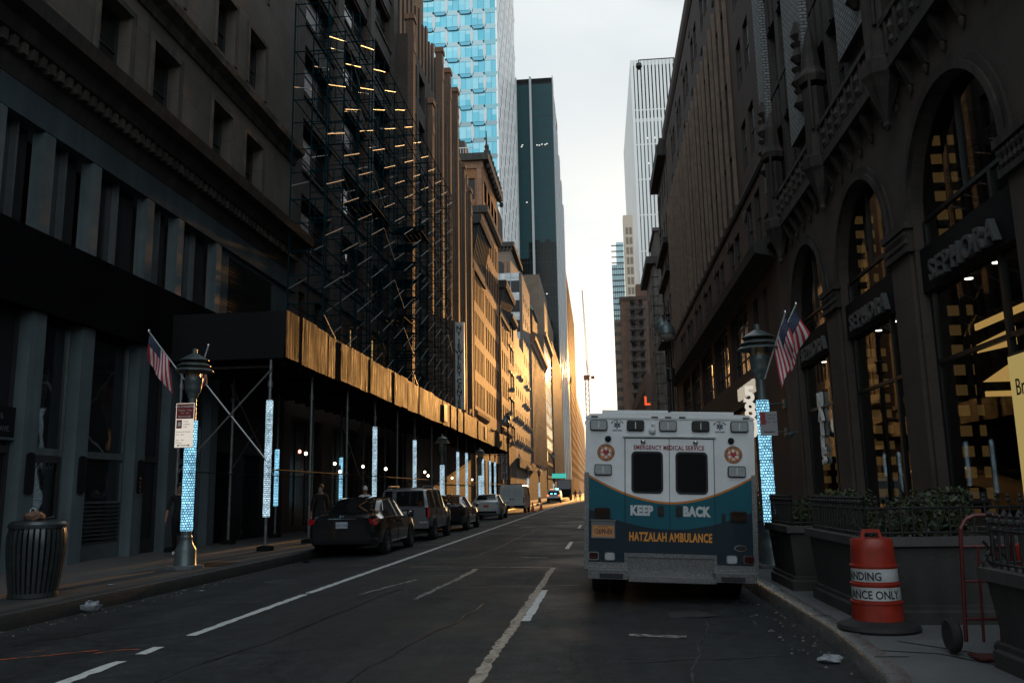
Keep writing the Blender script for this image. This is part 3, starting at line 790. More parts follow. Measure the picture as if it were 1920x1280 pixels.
for k in range(15): b.box(X3 - 1.4, X3 - 1.27, 48.7 + k * 1.27, 49.35 + k * 1.27, 29.9, 36.7 + 0.6 * (k % 2))
b.build('upper_wall', M['dark_brick'], t)
cornice(t, 'ledge', 1, X3, 70.7, 73.2, [(0.1, 7.2), (0.5, 7.6), (0.55, 7.9), (0.25, 8.05), (0.3, 8.5)], PB)

# ---- lit orange brick pair with dark bracketed cornices
def orange(y0, y1, ncol, label, ctop):
    t = thing('brick_building', (LX, (y0 + y1) / 2, 0), label, 'building', 'orange brick buildings')
    p = (y1 - y0 - 0.9) / ncol
    holes = rowcol(cols(y0 + 0.7, p, p * 0.52, ncol), [(9.8, 12.25), (13.25, 15.75), (16.7, 19.15), (20.15, 22.6)])
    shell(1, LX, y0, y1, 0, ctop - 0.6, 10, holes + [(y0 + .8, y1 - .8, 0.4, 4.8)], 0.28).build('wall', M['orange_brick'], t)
    windows(t, 1, LX, holes, 0.05, 1, 2, M['matte_black'], [M['glass_black'], M['glass_black'], M['glass_dull']], fw=0.05)
    windows(t, 1, LX, [(y0 + .8, y1 - .8, 0.4, 4.8)], 0.2, 4, 2, M['dark_frame'], [M['glass_dull']])
    b = MB(); b.box(LX - 0.01, LX + 0.18, y0, y0 + 0.5, 0, 23.2); b.build('corner_pilaster', M['dark_brick'], t)
    cornice(t, 'sill_course', 1, LX, y0, y1, [(0.1, 8.5), (0.45, 8.8), (0.5, 9.1), (0.2, 9.3)], M['terracotta'])
    b = MB(); b.box(LX - 0.01, LX + 0.12, y0 + 0.5, y1, 23.1, 26.4)
    b.build('frieze', M['dark_cornice'], t)
    b = MB(); n = int((y1 - y0) / 0.9)
    for k in range(n):
        y = y0 + 0.3 + k * (y1 - y0 - 0.6) / n
        b.prism([(LX + 0.12, 24.0), (LX + 0.75, ctop - 0.9), (LX + 0.12, ctop - 0.9)], 'y', y, y + 0.28)
    b.build('bracket', M['dark_cornice'], t)
    cornice(t, 'cornice', 1, LX, y0, y1, [(0.2, 23.0), (0.25, 23.4), (0.1, 23.5), (0.12, ctop - 0.95), (0.9, ctop - 0.9), (1.05, ctop - 0.35), (1.0, ctop)], M['dark_cornice'])
    return t
orange(79.3, 88.5, 8, 'sunlit orange brick building with narrow windows and bracketed cornice beside the vertical sign', 28.4)
orange(102.0, 113.4, 5, 'narrower sunlit orange brick building with dark cornice next to the grey rendered wall', 27.4)

# ---- terracotta corner block with finials
t = thing('finial_building', (LX, 95, 0), 'brown brick and terracotta building with finials along its crown rising above the orange brick ones', 'building')
holes = rowcol(cols(89.4, 1.55, 0.85, 8), [(9.8, 12.25), (13.25, 15.75), (16.7, 19.15), (20.15, 22.6), (24.0, 26.6), (28.0, 30.6)]) + rowcol(cols(89.4, 3.1, 2.2, 4), [(33.2, 35.6)])
nh = [(-13.9, -12.5, 33.2, 35.6), (-17.0, -15.6, 33.2, 35.6)]
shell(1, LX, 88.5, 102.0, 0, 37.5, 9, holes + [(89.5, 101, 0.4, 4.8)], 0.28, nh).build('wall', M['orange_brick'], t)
windows(t, 1, LX, holes, 0.05, 1, 2, M['matte_black'], [M['glass_black']])
windows(t, 1, 88.5, nh, 0.2, 2, 1, M['dark_frame'], [M['glass_dull']], front=True)
b = MB()
for x in (-18.2, -14.75, -12.0): b.box(x - .28, x + .28, 88.3, 88.498, 32.4, 36.7)
b.box(-20.6, LX + 0.02, 88.34, 88.498, 36.7, 37.5); b.build('terracotta_pier', M['terracotta'], t)
b = MB(); b.box(-20.6, LX + 0.55, 88.0, 88.498, 31.5, 32.3); b.build('ledge', M['dark_cornice'], t)
cornice(t, 'ledge', 1, LX, 88.5, 102, [(0.2, 31.5), (0.5, 31.8), (0.55, 32.3), (0.1, 32.4)], M['dark_cornice'])
b = MB(); b.box(-20.6, LX + 0.7, 87.9, 102, 37.5, 38.3); b.build('crown', M['dark_cornice'], t)
b = MB()
for k in range(9):
    y = 88.3 + k * 1.65
    b.lathe([(0.28, 38.3), (0.30, 38.6), (0.14, 38.75), (0.24, 39.1), (0.10, 39.4), (0.05, 40.0 + (0.9 if k == 0 else 0))], (LX + 0.45, y, 0), 8)
    b.lathe([(0.2, 36.9), (0.26, 37.2), (0.2, 37.45)], (LX + 0.5, y + .8, 0), 6)
b.build('finial', M['dark_cornice'], t)
b = MB(); b.box(-18.5, -14.3, 93, 99, 38.3, 42.0); b.build('roof_house', M['dark_brick'], t)
b = MB()
for k in range(26): b.box(-20.4 + k * 0.30, -20.36 + k * 0.30, 88.6, 88.64, 38.3, 39.25)
b.box(-20.5, -12.6, 88.58, 88.66, 39.2, 39.28); b.build('railing', M['white_metal'], t)

# ---- small brown front, grey rendered wall with air conditioners, dark glass tower front
t = thing('brown_building', (LX, 117, 0), 'narrow brown brick front with pale lintels between the orange brick and the grey wall', 'building')
holes = rowcol([(114.6, 116.4), (117.6, 119.6)], rws(8.2, 3.6, 2.2, 5))
shell(1, LX, 113.4, 121.0, 0, 25.5, 9, holes, 0.28).build('wall', M['brown_brick'], t)
windows(t, 1, LX, holes, 0.2, 1, 2, M['white_metal'], [M['glass'], M['glass_dull']])
b = MB()
for (a, c, z, w) in holes: b.box(LX, LX + 0.1, a - 0.15, c + 0.15, w, w + 0.3)
b.build('lintel', M['buff_stone'], t)
cornice(t, 'cornice', 1, LX, 113.4, 121, [(0.2, 24.6), (0.6, 25.0), (0.65, 25.5)], M['dark_cornice'])
t = thing('grey_wall_building', (LX, 128, 0), 'plain grey rendered building with a stepped parapet and rows of air conditioners', 'building')
ghol = rowcol(cols(122.6, 3.2, 1.1, 4), rws(8.6, 3.4, 1.3, 4))
b = shell(1, LX, 121.0, 136.0, 0, 23.6, 8, ghol, 0.2); b.box(LX - 0.4, LX - 0.002, 121.0, 125.5, 23.6, 25.6); b.box(LX - 0.4, LX - 0.002, 125.5, 129, 23.6, 24.6)
b.build('wall', M['grey_render'], t)
windows(t, 1, LX, ghol, 0.15, 1, 2, M['dark_frame'], [M['glass'], M['glass_dull']])
b = MB(); b.box(LX + 0.0, LX + 0.5, 121.1, 151.5, 5.0, 6.3); b.build('shop_band', M['dark_cornice'], t)
t = thing('black_glass_building', (LX, 144, 0), 'building with an end wall of black glass bands and white spandrels', 'building')
ghol2 = rowcol(cols(137.6, 3.6, 1.2, 4), rws(8.6, 3.4, 1.5, 8))
shell(1, LX, 136.0, 152.0, 0, 37, 8, ghol2, 0.2).build('wall', M['grey_render'], t)
windows(t, 1, LX, ghol2, 0.15, 1, 2, M['dark_frame'], [M['glass'], M['glass_dull']])
for k in range(4):
    z = 23.9 + k * 3.3
    b = MB(); b.box(-17.2, LX - 0.45, 135.9, 135.998, z, z + 2.0); b.build('window_band', M['glass_dull'], t)
    b = MB(); b.box(-17.2, LX - 0.45, 135.88, 135.998, z + 2.0, z + 3.3); b.box(-17.2, LX - 0.45, 135.84, 135.88, z + 2.5, z + 2.6); b.build('spandrel', pm('pale_spandrel', (0.42, 0.45, 0.46), 0.4, var=0.3, scale=1.5), t)
for x in (-17.2, -15.3, -13.45): 
    b = MB(); b.box(x - .06, x + .06, 135.8, 135.88, 23.7, 37.1); b.build('mullion', M['steel_frame'], t)
b = MB(); b.box(LX - 0.42, LX + 0.03, 135.86, 135.998, 23.7, 37.1); b.build('end_pier', M['grey_render'], t)
AC = MB(); AC.box(0, 0.42, -0.36, 0.36, 0, 0.46); AC.box(0.421, 0.44, -0.31, 0.31, 0.06, 0.40)
for k in range(5): AC.box(0.4405, 0.452, -0.3, 0.3, 0.09 + k * 0.06, 0.115 + k * 0.06)
AC.box(0.0, 0.3, -0.3, -0.27, -0.14, -0.001); AC.box(0, 0.3, 0.27, 0.3, -0.14, -0.001)
ACM = AC.mesh('air_conditioner', pm('ac_beige', (0.13, 0.12, 0.115), 0.5, var=0.2))
acs = [(a, z) for (a, c, z, w) in ghol + ghol2 if z < 20 and rnd.random() < 0.62] + [(113.9, 12.0), (117.9, 15.6), (115.0, 8.0)]
for (a, z) in acs:
    o = bpy.data.objects.new('air_conditioner', ACM); COL.objects.link(o); o.location = (LX - 0.12, a + 0.55, z - 0.1); o.scale = (0.9, 1.0, 1.0)
    tag(o, 'boxy window air conditioner sticking out of the grey street wall', 'air conditioner', 'air conditioners on the left street walls')

# ---- glare building and far left row
t = thing('corniced_building', (LX, 170, 0), 'brown building with a deep projecting cornice just before the glaring facade', 'building')
holes = rowcol(cols(153.2, 3.2, 1.9, 12), rws(8.5, 3.6, 2.3, 5))
shell(1, LX, 152.0, 191.0, 0, 28.6, 6, holes, 0.3).build('wall', M['buff_stone'], t)
windows(t, 1, LX, holes, 0.2, 1, 2, M['dark_frame'], [M['glass_gold'], M['glass_dull']])
for k in range(13):
    b = MB(); b.box(LX - .002, LX + .22, 152.1 + k * 3.2, 152.9 + k * 3.2, 6.5, 27.7); b.build('pilaster', M['buff_stone'], t)
for k in range(6):
    b = MB(); b.box(LX - .002, LX + .14, 152, 191, 7.6 + k * 3.6, 7.95 + k * 3.6); b.build('string_course', M['terracotta'], t)
cornice(t, 'cornice', 1, LX, 152, 191, [(0.3, 27.8), (0.5, 28.4), (0.9, 28.8), (1.0, 29.4), (0.8, 29.8)], M['terracotta'], 0.3)
t = thing('arcaded_building', (-15.6, 170, 0), 'tall brown building with round arches under its cornice and a brick roof house', 'building')
shell(1, -15.6, 158.0, 176.0, 0, 48, 12).build('wall', M['buff_stone'], t)
b = MB()
for k in range(4):
    x = -25.6 + k * 2.6
    pts = [(x - 0.9, 42.2)] + [(x + 0.9 * math.cos(math.pi * (1 - i / 10)), 44.4 + 0.9 * math.sin(math.pi * i / 10)) for i in range(11)] + [(x + 0.9, 42.2)]
    b.prism(pts, 'y', 157.93, 157.998)
b.build('arched_window', M['glass_dull'], t)
b = MB()
for k in range(5): b.box(-26.9 + k * 2.6 - .25, -26.9 + k * 2.6 + .25, 157.7, 157.998, 42, 45.4)
b.box(-28, -15.5, 157.72, 157.998, 40.9, 41.8); b.build('colonnette', M['terracotta'], t)
b = MB(); b.box(-28, -14.8, 157.2, 176.5, 48, 48.9)
for k in range(18): b.box(-27.4 + k * .7, -27.1 + k * .7, 157.4, 157.998, 47.3, 47.999)
b.build('cornice', M['dark_cornice'], t)
b = MB(); b.box(-27, -18.5, 160, 172, 48.9, 58); b.build('roof_house', M['brown_brick'], t)
b = MB(); b.face([(-21.6, 159.97, 51.5), (-20.2, 159.97, 51.5), (-20.2, 159.97, 55), (-21.6, 159.97, 55)]); b.build('window', M['glass_dull'], t)
t = thing('copper_edged_building', (-13.0, 178, 0), 'brick building with a sloping roof edged in green copper', 'building')
b = MB(); b.box(-24, -13.0, 177.0, 191.5, 0, 39.5); b.prism([(-24, 39.5), (-13.0, 39.5), (-17.0, 46.0), (-24, 46.0)], 'y', 177, 191.5); b.build('wall', M['brown_brick'], t)
b = MB(); b.prism([(-13.0, 39.55), (-12.7, 39.55), (-16.8, 46.35), (-17.1, 46.05)], 'y', 176.8, 191.6); b.build('copper_edge', M['copper'], t)
t = thing('glaring_building', (LX, 206, 0), 'facade whose many windows throw back the low sun in a blaze', 'building')
holes = rowcol(cols(192.2, 2.4, 1.6, 12), rws(5.4, 3.0, 2.1, 10))
shell(1, LX, 191.0, 222.0, 0, 37, 6, [], 0.12).build('wall', M['buff_stone'], t)
BLZ = glassy('window_glass_blaze', (0.03, 0.028, 0.025), 0.12, 1.8, 0.0)
nb = 0
for (a, c, z, w) in sorted(holes, key=lambda h: -h[2])[:98]:
    b = MB(); b.face([(0, -(c - a) / 2, 0), (0, (c - a) / 2, 0), (0, (c - a) / 2, w - z), (0, -(c - a) / 2, w - z)]); o = b.build('window', BLZ, t, local=True, fix=False); o.location = (0.04, (a + c) / 2 - 206, z); o.rotation_euler = (0, rnd.uniform(-.01, .01), .006 + rnd.uniform(-.008, .008))
windows(t, 1, LX, sorted(holes, key=lambda h: -h[2])[98:], 0.02, 1, 2, M['dark_frame'], [BLZ])
cornice(t, 'cornice', 1, LX, 191, 222, [(0.2, 36.4), (0.6, 36.8), (0.7, 37.4)], M['buff_stone'])
for k in range(11):
    b = MB(); b.box(LX - .002, LX + .10, 191, 222, 4.6 + k * 3.0, 4.95 + k * 3.0); b.build('string_course', M['buff_stone'], t)
t = thing('far_stone_building', (LX, 255, 0), 'tall stone building with setbacks beyond the glaring facade', 'building')
holes = rowcol(cols(223.5, 3.4, 1.7, 18), rws(6, 3.8, 2.3, 9))
b = shell(1, LX, 222.0, 286.0, 0, 41, 8, holes, 0.25); b.box(-22, -13.2, 224, 270, 41, 52); b.box(-21, -14.5, 226, 262, 52, 60); b.build('wall', M['buff_stone'], t)
windows(t, 1, LX, holes, 0.2, 1, 2, M['dark_frame'], [M['glass_dull'], M['glass_gold']])
for k in range(19):
    b = MB(); b.box(LX - .002, LX + .3, 222.1 + k * 3.4, 223.2 + k * 3.4, 5, 40.9); b.build('pilaster', M['buff_stone'], t)
t = thing('brown_tower', (LX, 400, 0), 'tall brown brick tower with stepped top glowing at the end of the left side', 'tower')
holes = rowcol(cols(352.5, 5.0, 2.2, 27), rws(8, 4.2, 2.4, 21)); 
nh = rowcol([(-15.0, -13.2), (-19.4, -17.6)], rws(20, 4.2, 2.4, 17))
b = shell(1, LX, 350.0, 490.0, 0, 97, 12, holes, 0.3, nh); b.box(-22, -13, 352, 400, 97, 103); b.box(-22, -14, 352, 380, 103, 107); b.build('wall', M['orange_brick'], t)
windows(t, 1, LX, holes[:99], 0.2, 1, 2, M['dark_frame'], [M['glass_dull']])
windows(t, 1, 350.0, nh, 0.2, 1, 2, M['dark_frame'], [M['glass_dull']], front=True)
t = thing('end_building', (LX, 640, 0), 'low far building closing the left side of the street', 'building')
b = shell(1, -12.2, 490.0, 800.0, 0, 58, 12, rowcol(cols(494, 7, 3, 40), rws(8, 4.5, 2.5, 10)), 0.4); b.build('wall', M['terracotta'], t)

# ================================================================== TOWERS BEHIND
t = thing('faceted_glass_tower', (-22, 220, 0), 'pale blue glass tower with faceted panels and a white perforated side', 'tower')
GB = [glassy('blue_glass_%d' % i, c, 0.06, 1.5, 0.03, 0.25, 0.55, 0.6) for i, c in enumerate([(0.13, 0.46, 0.56), (0.17, 0.50, 0.60), (0.24, 0.56, 0.65), (0.10, 0.40, 0.52), (0.32, 0.61, 0.68)])]
WP = pm('white_tower_panel', (0.86, 0.86, 0.86), 0.35, var=0.06, scale=0.2)
XT0, XT1, YT0, YT1, HT = -52.0, -21.9, 198.0, 247.0, 176.0
b = MB(); b.box(XT0, XT1 - 0.3, YT0 + 0.4, YT1, 0, HT); b.build('core', M['roof'], t)
FH = 4.35; PW = 1.62; nfl = int(HT / FH); ncl = int((XT1 - XT0) / PW)
fr = MB(); pw = MB(); low = MB(); hi = MB()
for f in range(8, nfl):
    z0 = f * FH
    low.m = 0
    for c in range(ncl + 1):
        x1 = XT1 - c * PW; x0 = max(XT0, x1 - PW)
        pw.m = rnd.choice([0, 1, 2, 2, 4, 1]); zz = z0 + 1.15
        pw.face([(x0 + .03, YT0, zz), (x1 - .03, YT0, zz), (x1 - .03, YT0, z0 + FH - 0.03), (x0 + .03, YT0, z0 + FH - 0.03)])
        if rnd.random() < 0.6:
            zs = z0 + FH - rnd.choice([0.7, 1.2, 1.6]); pw.m = 4
            pw.face([(x0 + .05, YT0 - 0.012, zs), (x1 - .05, YT0 - 0.012, zs), (x1 - .05, YT0 - 0.012, z0 + FH - 0.05), (x0 + .05, YT0 - 0.012, z0 + FH - 0.05)])
    # faceted sills: alternating up- and down-turned panels, 4 columns wide, with slim white diamonds at their joints
    k = 0; x1 = XT1 - (0 if f % 2 else 2 * PW)
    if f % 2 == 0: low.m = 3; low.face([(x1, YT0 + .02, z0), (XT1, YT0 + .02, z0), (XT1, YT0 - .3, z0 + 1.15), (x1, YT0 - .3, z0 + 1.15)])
    while x1 > XT0:
        x0 = x1 - 2 * PW
        up = (k % 2 == 0)
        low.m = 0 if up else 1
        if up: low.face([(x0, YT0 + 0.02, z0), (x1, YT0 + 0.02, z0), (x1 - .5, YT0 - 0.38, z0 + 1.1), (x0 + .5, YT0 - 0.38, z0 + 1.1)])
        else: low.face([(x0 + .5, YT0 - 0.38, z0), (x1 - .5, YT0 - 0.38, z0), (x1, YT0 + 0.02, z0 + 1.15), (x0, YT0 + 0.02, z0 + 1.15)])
        if up:
            hi.face([(x0 - .02, YT0 - 0.06, z0 - 1.0 + 1.1), (x0 + .38, YT0 - 0.10, z0 + 1.9), (x0 + .38, YT0 - 0.10, z0 + FH - .35), (x0 - .02, YT0 - 0.06, z0 + FH + 0.75), (x0 - .42, YT0 - 0.10, z0 + FH - .35), (x0 - .42, YT0 - 0.10, z0 + 1.9)])
        x1 = x0; k += 1
    fr.box(XT0, XT1, YT0 - 0.05, YT0 + 0.06, z0 - 0.06, z0 + 0.02); fr.box(XT0, XT1, YT0 - 0.03, YT0 + 0.06, z0 + 1.14, z0 + 1.20)
tag(pw.build('pane', GB, t, fix=False), kind='stuff')
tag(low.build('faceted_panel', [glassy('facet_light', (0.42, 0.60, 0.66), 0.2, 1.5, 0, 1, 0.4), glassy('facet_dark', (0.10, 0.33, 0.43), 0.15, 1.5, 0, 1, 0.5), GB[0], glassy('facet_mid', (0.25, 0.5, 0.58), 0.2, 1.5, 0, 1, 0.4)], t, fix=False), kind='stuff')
tag(hi.build('fin', pm('facet_white', (0.58, 0.62, 0.63), 0.4, var=0.05), t, fix=False), kind='stuff')
fr.build('floor_edge', pm('blue_grey_frame', (0.16, 0.30, 0.36), 0.4, metal=0.3, var=0.1), t)
b = MB(); b.face([(XT1, YT0 - 0.1, 0), (XT1, YT1, 0), (XT1, YT1, HT), (XT1, YT0 - 0.1, HT)]); b.face([(XT1 - .4, YT0 - 0.1, 0), (XT1, YT0 - 0.1, 0), (XT1, YT0 - 0.1, HT), (XT1 - .4, YT0 - 0.1, HT)]); b.build('side_wall', WP, t, fix=False)
sw = MB(); sf = MB()
for f in range(8, nfl):
    for k in range(6):
        y = YT0 + 1.5 + k * 8.1 + (f % 3) * 2.7; z = f * FH
        if y + 1.6 < YT1:
            sw.face([(XT1 + .02, y, z), (XT1 + .02, y + 1.5, z - .25), (XT1 + .02, y + 1.5, z + 2.6), (XT1 + .02, y, z + 2.9)])
            sf.face([(XT1 + .02, y + 1.5, z - .25), (XT1 + .16, y + 4.6, z - .9), (XT1 + .16, y + 4.6, z + 1.0), (XT1 + .02, y + 1.5, z + 2.6)])
tag(sw.build('window', M['glass_dull'], t, fix=False), kind='stuff'); tag(sf.build('folded_panel', WP, t, fix=False), kind='stuff')

t = thing('dark_glass_tower', (LX, 290, 0), 'dark green glass tower with two pale vertical piers and stepped side fins', 'tower')
X0, X1, Y0, H = -24.6, LX - 0.1, 276.0, 143.0
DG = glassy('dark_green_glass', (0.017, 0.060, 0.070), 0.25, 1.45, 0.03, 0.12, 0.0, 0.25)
DG2 = glassy('dark_reflection_glass', (0.010, 0.013, 0.013), 0.12, 1.4, 0.08, 0.15, 0.0, 0.3)  # lower panes' dark reflection of other buildings is put into the colour
b = MB(); b.box(X0, X1, Y0, Y0 + 40, 0, H); b.build('wall', M['black_panel'], t)
g1 = MB()
for k in range(7):
    xa = X0 + (X1 - X0) * k / 7; xb = X0 + (X1 - X0) * (k + 1) / 7
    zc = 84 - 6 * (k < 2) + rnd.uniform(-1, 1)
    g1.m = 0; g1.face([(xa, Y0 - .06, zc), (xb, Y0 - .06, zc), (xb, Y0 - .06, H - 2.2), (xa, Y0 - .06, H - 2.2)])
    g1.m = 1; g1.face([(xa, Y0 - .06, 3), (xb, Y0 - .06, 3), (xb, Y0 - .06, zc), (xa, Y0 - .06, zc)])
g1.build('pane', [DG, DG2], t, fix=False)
b = MB()
for k in range(35): b.box(X0, X1, Y0 - .09, Y0 - .062, 5 + k * 4.0, 5.14 + k * 4.0)
b.build('floor_line', M['dark_frame'], t)
b = MB()
for k in range(15): x = X0 + .4 + k * 0.9; b.box(x, x + 0.07, Y0 - .085, Y0 - .063, 3, H - 2.2)
b.build('mullion', M['dark_frame'], t)
for x in (X0 - 0.1, -19.6):
    b = MB(); b.box(x, x + 0.75, Y0 - 0.7, Y0 - 0.05, 0, H + 0.5); b.build('pier', pm('pale_pier', (0.42, 0.46, 0.48), 0.4, metal=0.2, var=0.08), t)
for k in range(6):
    b = MB(); b.box(X1, X1 + 0.30 + 0.28 * k, Y0 + 0.5 + k * 6.4, Y0 + 6.2 + k * 6.4, 0, H + 1.0 - k * 7.2 * (1 if k < 6 else 0))
    for q in range(30): b.box(X1 + 0.30 + .28 * k, X1 + 0.33 + .28 * k, Y0 + 0.5 + k * 6.4, Y0 + 6.2 + k * 6.4, 6 + q * 4.0, 6.15 + q * 4.0) if 6 + q * 4 < H - k * 7.2 else None
    b.build('side_fin', pm('pale_fin', (0.40, 0.42, 0.44), 0.35, metal=0.3, var=0.1), t)
b = MB()
for (x, z) in [(-22.9, 118), (-22.6, 118.6), (-17.6, 118.3), (-16.8, 118.2), (-15.9, 118.5), (-14.8, 118.3), (-14.2, 118.6), (-21.5, 98), (-15.5, 66)]: b.box(x, x + .5, Y0 - .1, Y0 - .064, z, z + .35)
b.build('lit_ceiling', emit('far_office_light', (1.0, 0.97, 0.9), 0.9), t)

t = thing('striped_tower', (22.4, 430, 0), 'white tower with narrow dark vertical window stripes on the right skyline', 'tower')
X0, X1, Y0, H = 22.5, 84.0, 400.0, 213.0
TR = pm('travertine', (0.66, 0.65, 0.63), 0.5, var=0.06, scale=0.05)
b = MB(); b.box(X0, X1, Y0 + 0.35, Y0 + 120, 0, H)
n = 34; p = (X1 - X0 - 1.2) / n
for k in range(n + 1): b.box(X0 + (0 if k == 0 else k * p), X0 + k * p + (1.3 if k == 0 else 1.16), Y0 - 0.15, Y0 + 0.348, 0, H)
for k in range(8): b.box(X0 + 1, X1, Y0 + .0, Y0 + 0.347, 60 + k * 18.0, 60.6 + k * 18.0)
b.prism([(Y0 - .15, 0), (Y0 - 9, 0), (Y0 - .15, 50)], 'x', X0, X1)
b.build('wall', TR, t)
g1 = MB()
for k in range(n): g1.face([(X0 + k * p + 1.1, Y0 + .1, 0), (X0 + k * p + p, Y0 + .1, 0), (X0 + k * p + p, Y0 + .1, H - 33), (X0 + k * p + 1.1, Y0 + .1, H - 33)])
g1.build('window_stripe', glassy('grey_blue_glass', (0.09, 0.125, 0.14), 0.2, 1.45, 0.02, 0.1, 0.0, 0.3), t, fix=False)
g1 = MB()
for k in range(n): g1.face([(X0 + k * p + .8, Y0 + .29, H - 31), (X0 + k * p + p, Y0 + .29, H - 31), (X0 + k * p + p, Y0 + .29, H - 3), (X0 + k * p + .8, Y0 + .29, H - 3)])
g1.build('louvre_stripe', M['black_panel'], t, fix=False)
b = MB()
for k in range(26):
    q = rnd.randrange(1, 20); z = rnd.choice([171, 158, 150, 128, 96, 88]); b.box(X0 + q * p + 1.2, X0 + q * p + 1.7, Y0 + .04, Y0 + .08, z, z + .9)
b.build('lit_ceiling', emit('far_office_light', (1, .97, .9), 0.9), t)
t = thing('slim_beige_tower', (13.4, 342, 0), 'slim beige tower squeezed beside the white striped one', 'tower')
b = MB(); b.box(13.3, 17.2, 340, 345, 0, 113.0); b.build('wall', pm('pale_beige', (0.58, 0.48, 0.38), .7, var=.1), t)
b = MB()
for k in range(25): b.box(14.2, 15.2, 339.9, 339.998, 4 + k * 4.2, 6.9 + k * 4.2); b.box(15.6, 16.7, 339.9, 339.998, 4 + k * 4.2, 6.9 + k * 4.2)
b.build('window', pm('beige_window', (.20, .15, .11), .4), t)
t = thing('far_glass_tower', (10, 420, 0), 'hazy pale blue glass tower at the end of the street', 'tower')
FG = glassy('haze_coloured_glass', (0.40, 0.58, 0.62), 0.2, 1.5, 0.0, 1, 0.1)  # distance haze is put into this pale glass colour
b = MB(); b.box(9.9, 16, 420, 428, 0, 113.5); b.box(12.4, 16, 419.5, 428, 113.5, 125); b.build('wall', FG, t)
b = MB()
for k in range(40): b.box(9.85, 16, 419.7 if k < 36 else 419.2, 419.99 if k < 36 else 419.499, 6 + k * 3.0, 6.5 + k * 3.0)
b.build('floor_line', M['panel_grey'], t)
b = MB()
for k in range(6): b.box(10.1 + k * 1.0, 10.25 + k * 1.0, 419.75, 419.95, 5, 113)
b.build('mullion', M['panel_grey'], t)
# ================================================================== RIGHT SIDE
# ---- arched stone shop building
t = thing('arcade_building', (RX, 22, 0), 'sandstone building with tall arched shop fronts, a corbelled balcony and pale brick above', 'building')
ARCH = [(8.2, 12.35), (13.75, 17.95), (19.3, 23.45), (24.85, 28.95)]
SPR, TOPW = 6.95, 10.2
XW = RX
b = MB()
def arch_wall(mb, x, y0, y1, z0, z1, arches, spr, depth):
    """wall sheet facing -X with round-headed openings and their reveals"""
    ys = y0
    for (a, c) in arches:
        mb.face([(x, ys, z0), (x, a, z0), (x, a, z1), (x, ys, z1)])
        r = (c - a) / 2; m = (a + c) / 2; n = 20
        arc = [(m - r * math.cos(math.pi * k / n), spr + r * math.sin(math.pi * k / n)) for k in range(n + 1)]
        for (p, q) in zip(arc[:-1], arc[1:]):
            mb.face([(x, p[0], p[1]), (x, q[0], q[1]), (x, q[0], z1), (x, p[0], z1)])
        out = [(a, z0)] + arc + [(c, z0)]
        for (p, q) in zip(out[:-1], out[1:]):
            mb.face([(x, p[0], p[1]), (x, q[0], q[1]), (x + depth, q[0], q[1]), (x + depth, p[0], p[1])])
        ys = c
    mb.face([(x, ys, z0), (x, y1, z0), (x, y1, z1), (x, ys, z1)])
arch_wall(b, XW, 4.0, 31.0, 0.12, TOPW, ARCH, SPR, 0.34)
b.build('wall', M['sandstone'], t)
# archivolt mouldings, capitals and pier shafts
for (a, c) in ARCH:
    m = MB(); r = (c - a) / 2; cy = (a + c) / 2; n = 24
    for r0, r1, d in ((r, r + 0.14, 0.10), (r + 0.14, r + 0.30, 0.05)):
        rows = []
        for k in range(n + 1):
            an = math.pi * k / n; cs, sn = -math.cos(an), math.sin(an)
            rows.append([(XW, cy + r0 * cs, SPR + r0 * sn), (XW - d, cy + r0 * cs, SPR + r0 * sn), (XW - d, cy + r1 * cs, SPR + r1 * sn), (XW, cy + r1 * cs, SPR + r1 * sn)])
        m.grid(rows)
    m.build('archivolt', M['sand_trim'], t)
for (a, c) in [(12.35, 13.75), (17.95, 19.3), (23.45, 24.85), (28.95, 30.3)]:
    m = MB(); m.box(XW - 0.08, XW - 0.002, a + 0.12, c - 0.12, 0.6, 6.3); m.box(XW - 0.15, XW - 0.002, a, c, 0.12, 0.6)
    m.build('pier', M['sandstone'], t)
    m = MB(); m.box(XW - 0.17, XW - 0.002, a - 0.02, c + 0.02, 6.3, 6.42); m.box(XW - 0.11, XW - 0.002, a + 0.03, c - 0.03, 6.42, 6.8); m.box(XW - 0.2, XW - 0.002, a - 0.05, c + 0.05, 6.8, 6.96)
    for k in range(9):
        y = a + 0.1 + k * (c - a - 0.2) / 8
        m.lathe([(0.02, 6.43), (0.07, 6.5), (0.04, 6.6), (0.08, 6.7), (0.04, 6.79)], (XW - 0.12, y, 0), 6)
    m.build('capital', M['sand_trim'], t)
# glazing in the arches
GLASS = clear_glass('shop_glass', (0.55, 0.56, 0.54))
for (a, c) in ARCH:
    r = (c - a) / 2; cy = (a + c) / 2; xg = XW + 0.25
    f = MB()
    for y in (a, a + 1.05, c - 0.12): f.box(xg - 0.05, xg + 0.05, y, y + 0.12, 0.12, 6.9)
    f.box(xg - 0.048, xg + 0.048, a + .08, c - .08, 0.12, 0.95); f.box(xg - 0.046, xg + 0.046, a + .08, c - .08, 3.9, 3.98)
    f.box(xg - 0.046, xg + 0.046, a + .12, c - .12, 6.87, 6.95); f.box(xg - 0.045, xg + 0.045, cy - .04, cy + .04, 6.95, SPR + r - 0.02)
    fo = f.build('shop_window', M['black_iron'], t)
    p = MB(); n = 20; arc = [(cy - r * math.cos(math.pi * k / n), SPR + r * math.sin(math.pi * k / n)) for k in range(n + 1)]
    p.face([(xg, a, 5.38), (xg, c, 5.38), (xg, c, 0.95), (xg, a, 0.95)])
    p.face([(xg, a, 6.25)] + [(xg, y, z) for y, z in arc] + [(xg, c, 6.25)])
    p.build('pane', GLASS, fo, fix=False)
    s = MB(); s.box(xg - 0.16, xg + 0.03, a, c, 5.38, 6.3); s.build('sign_band', M['black_panel'], t)
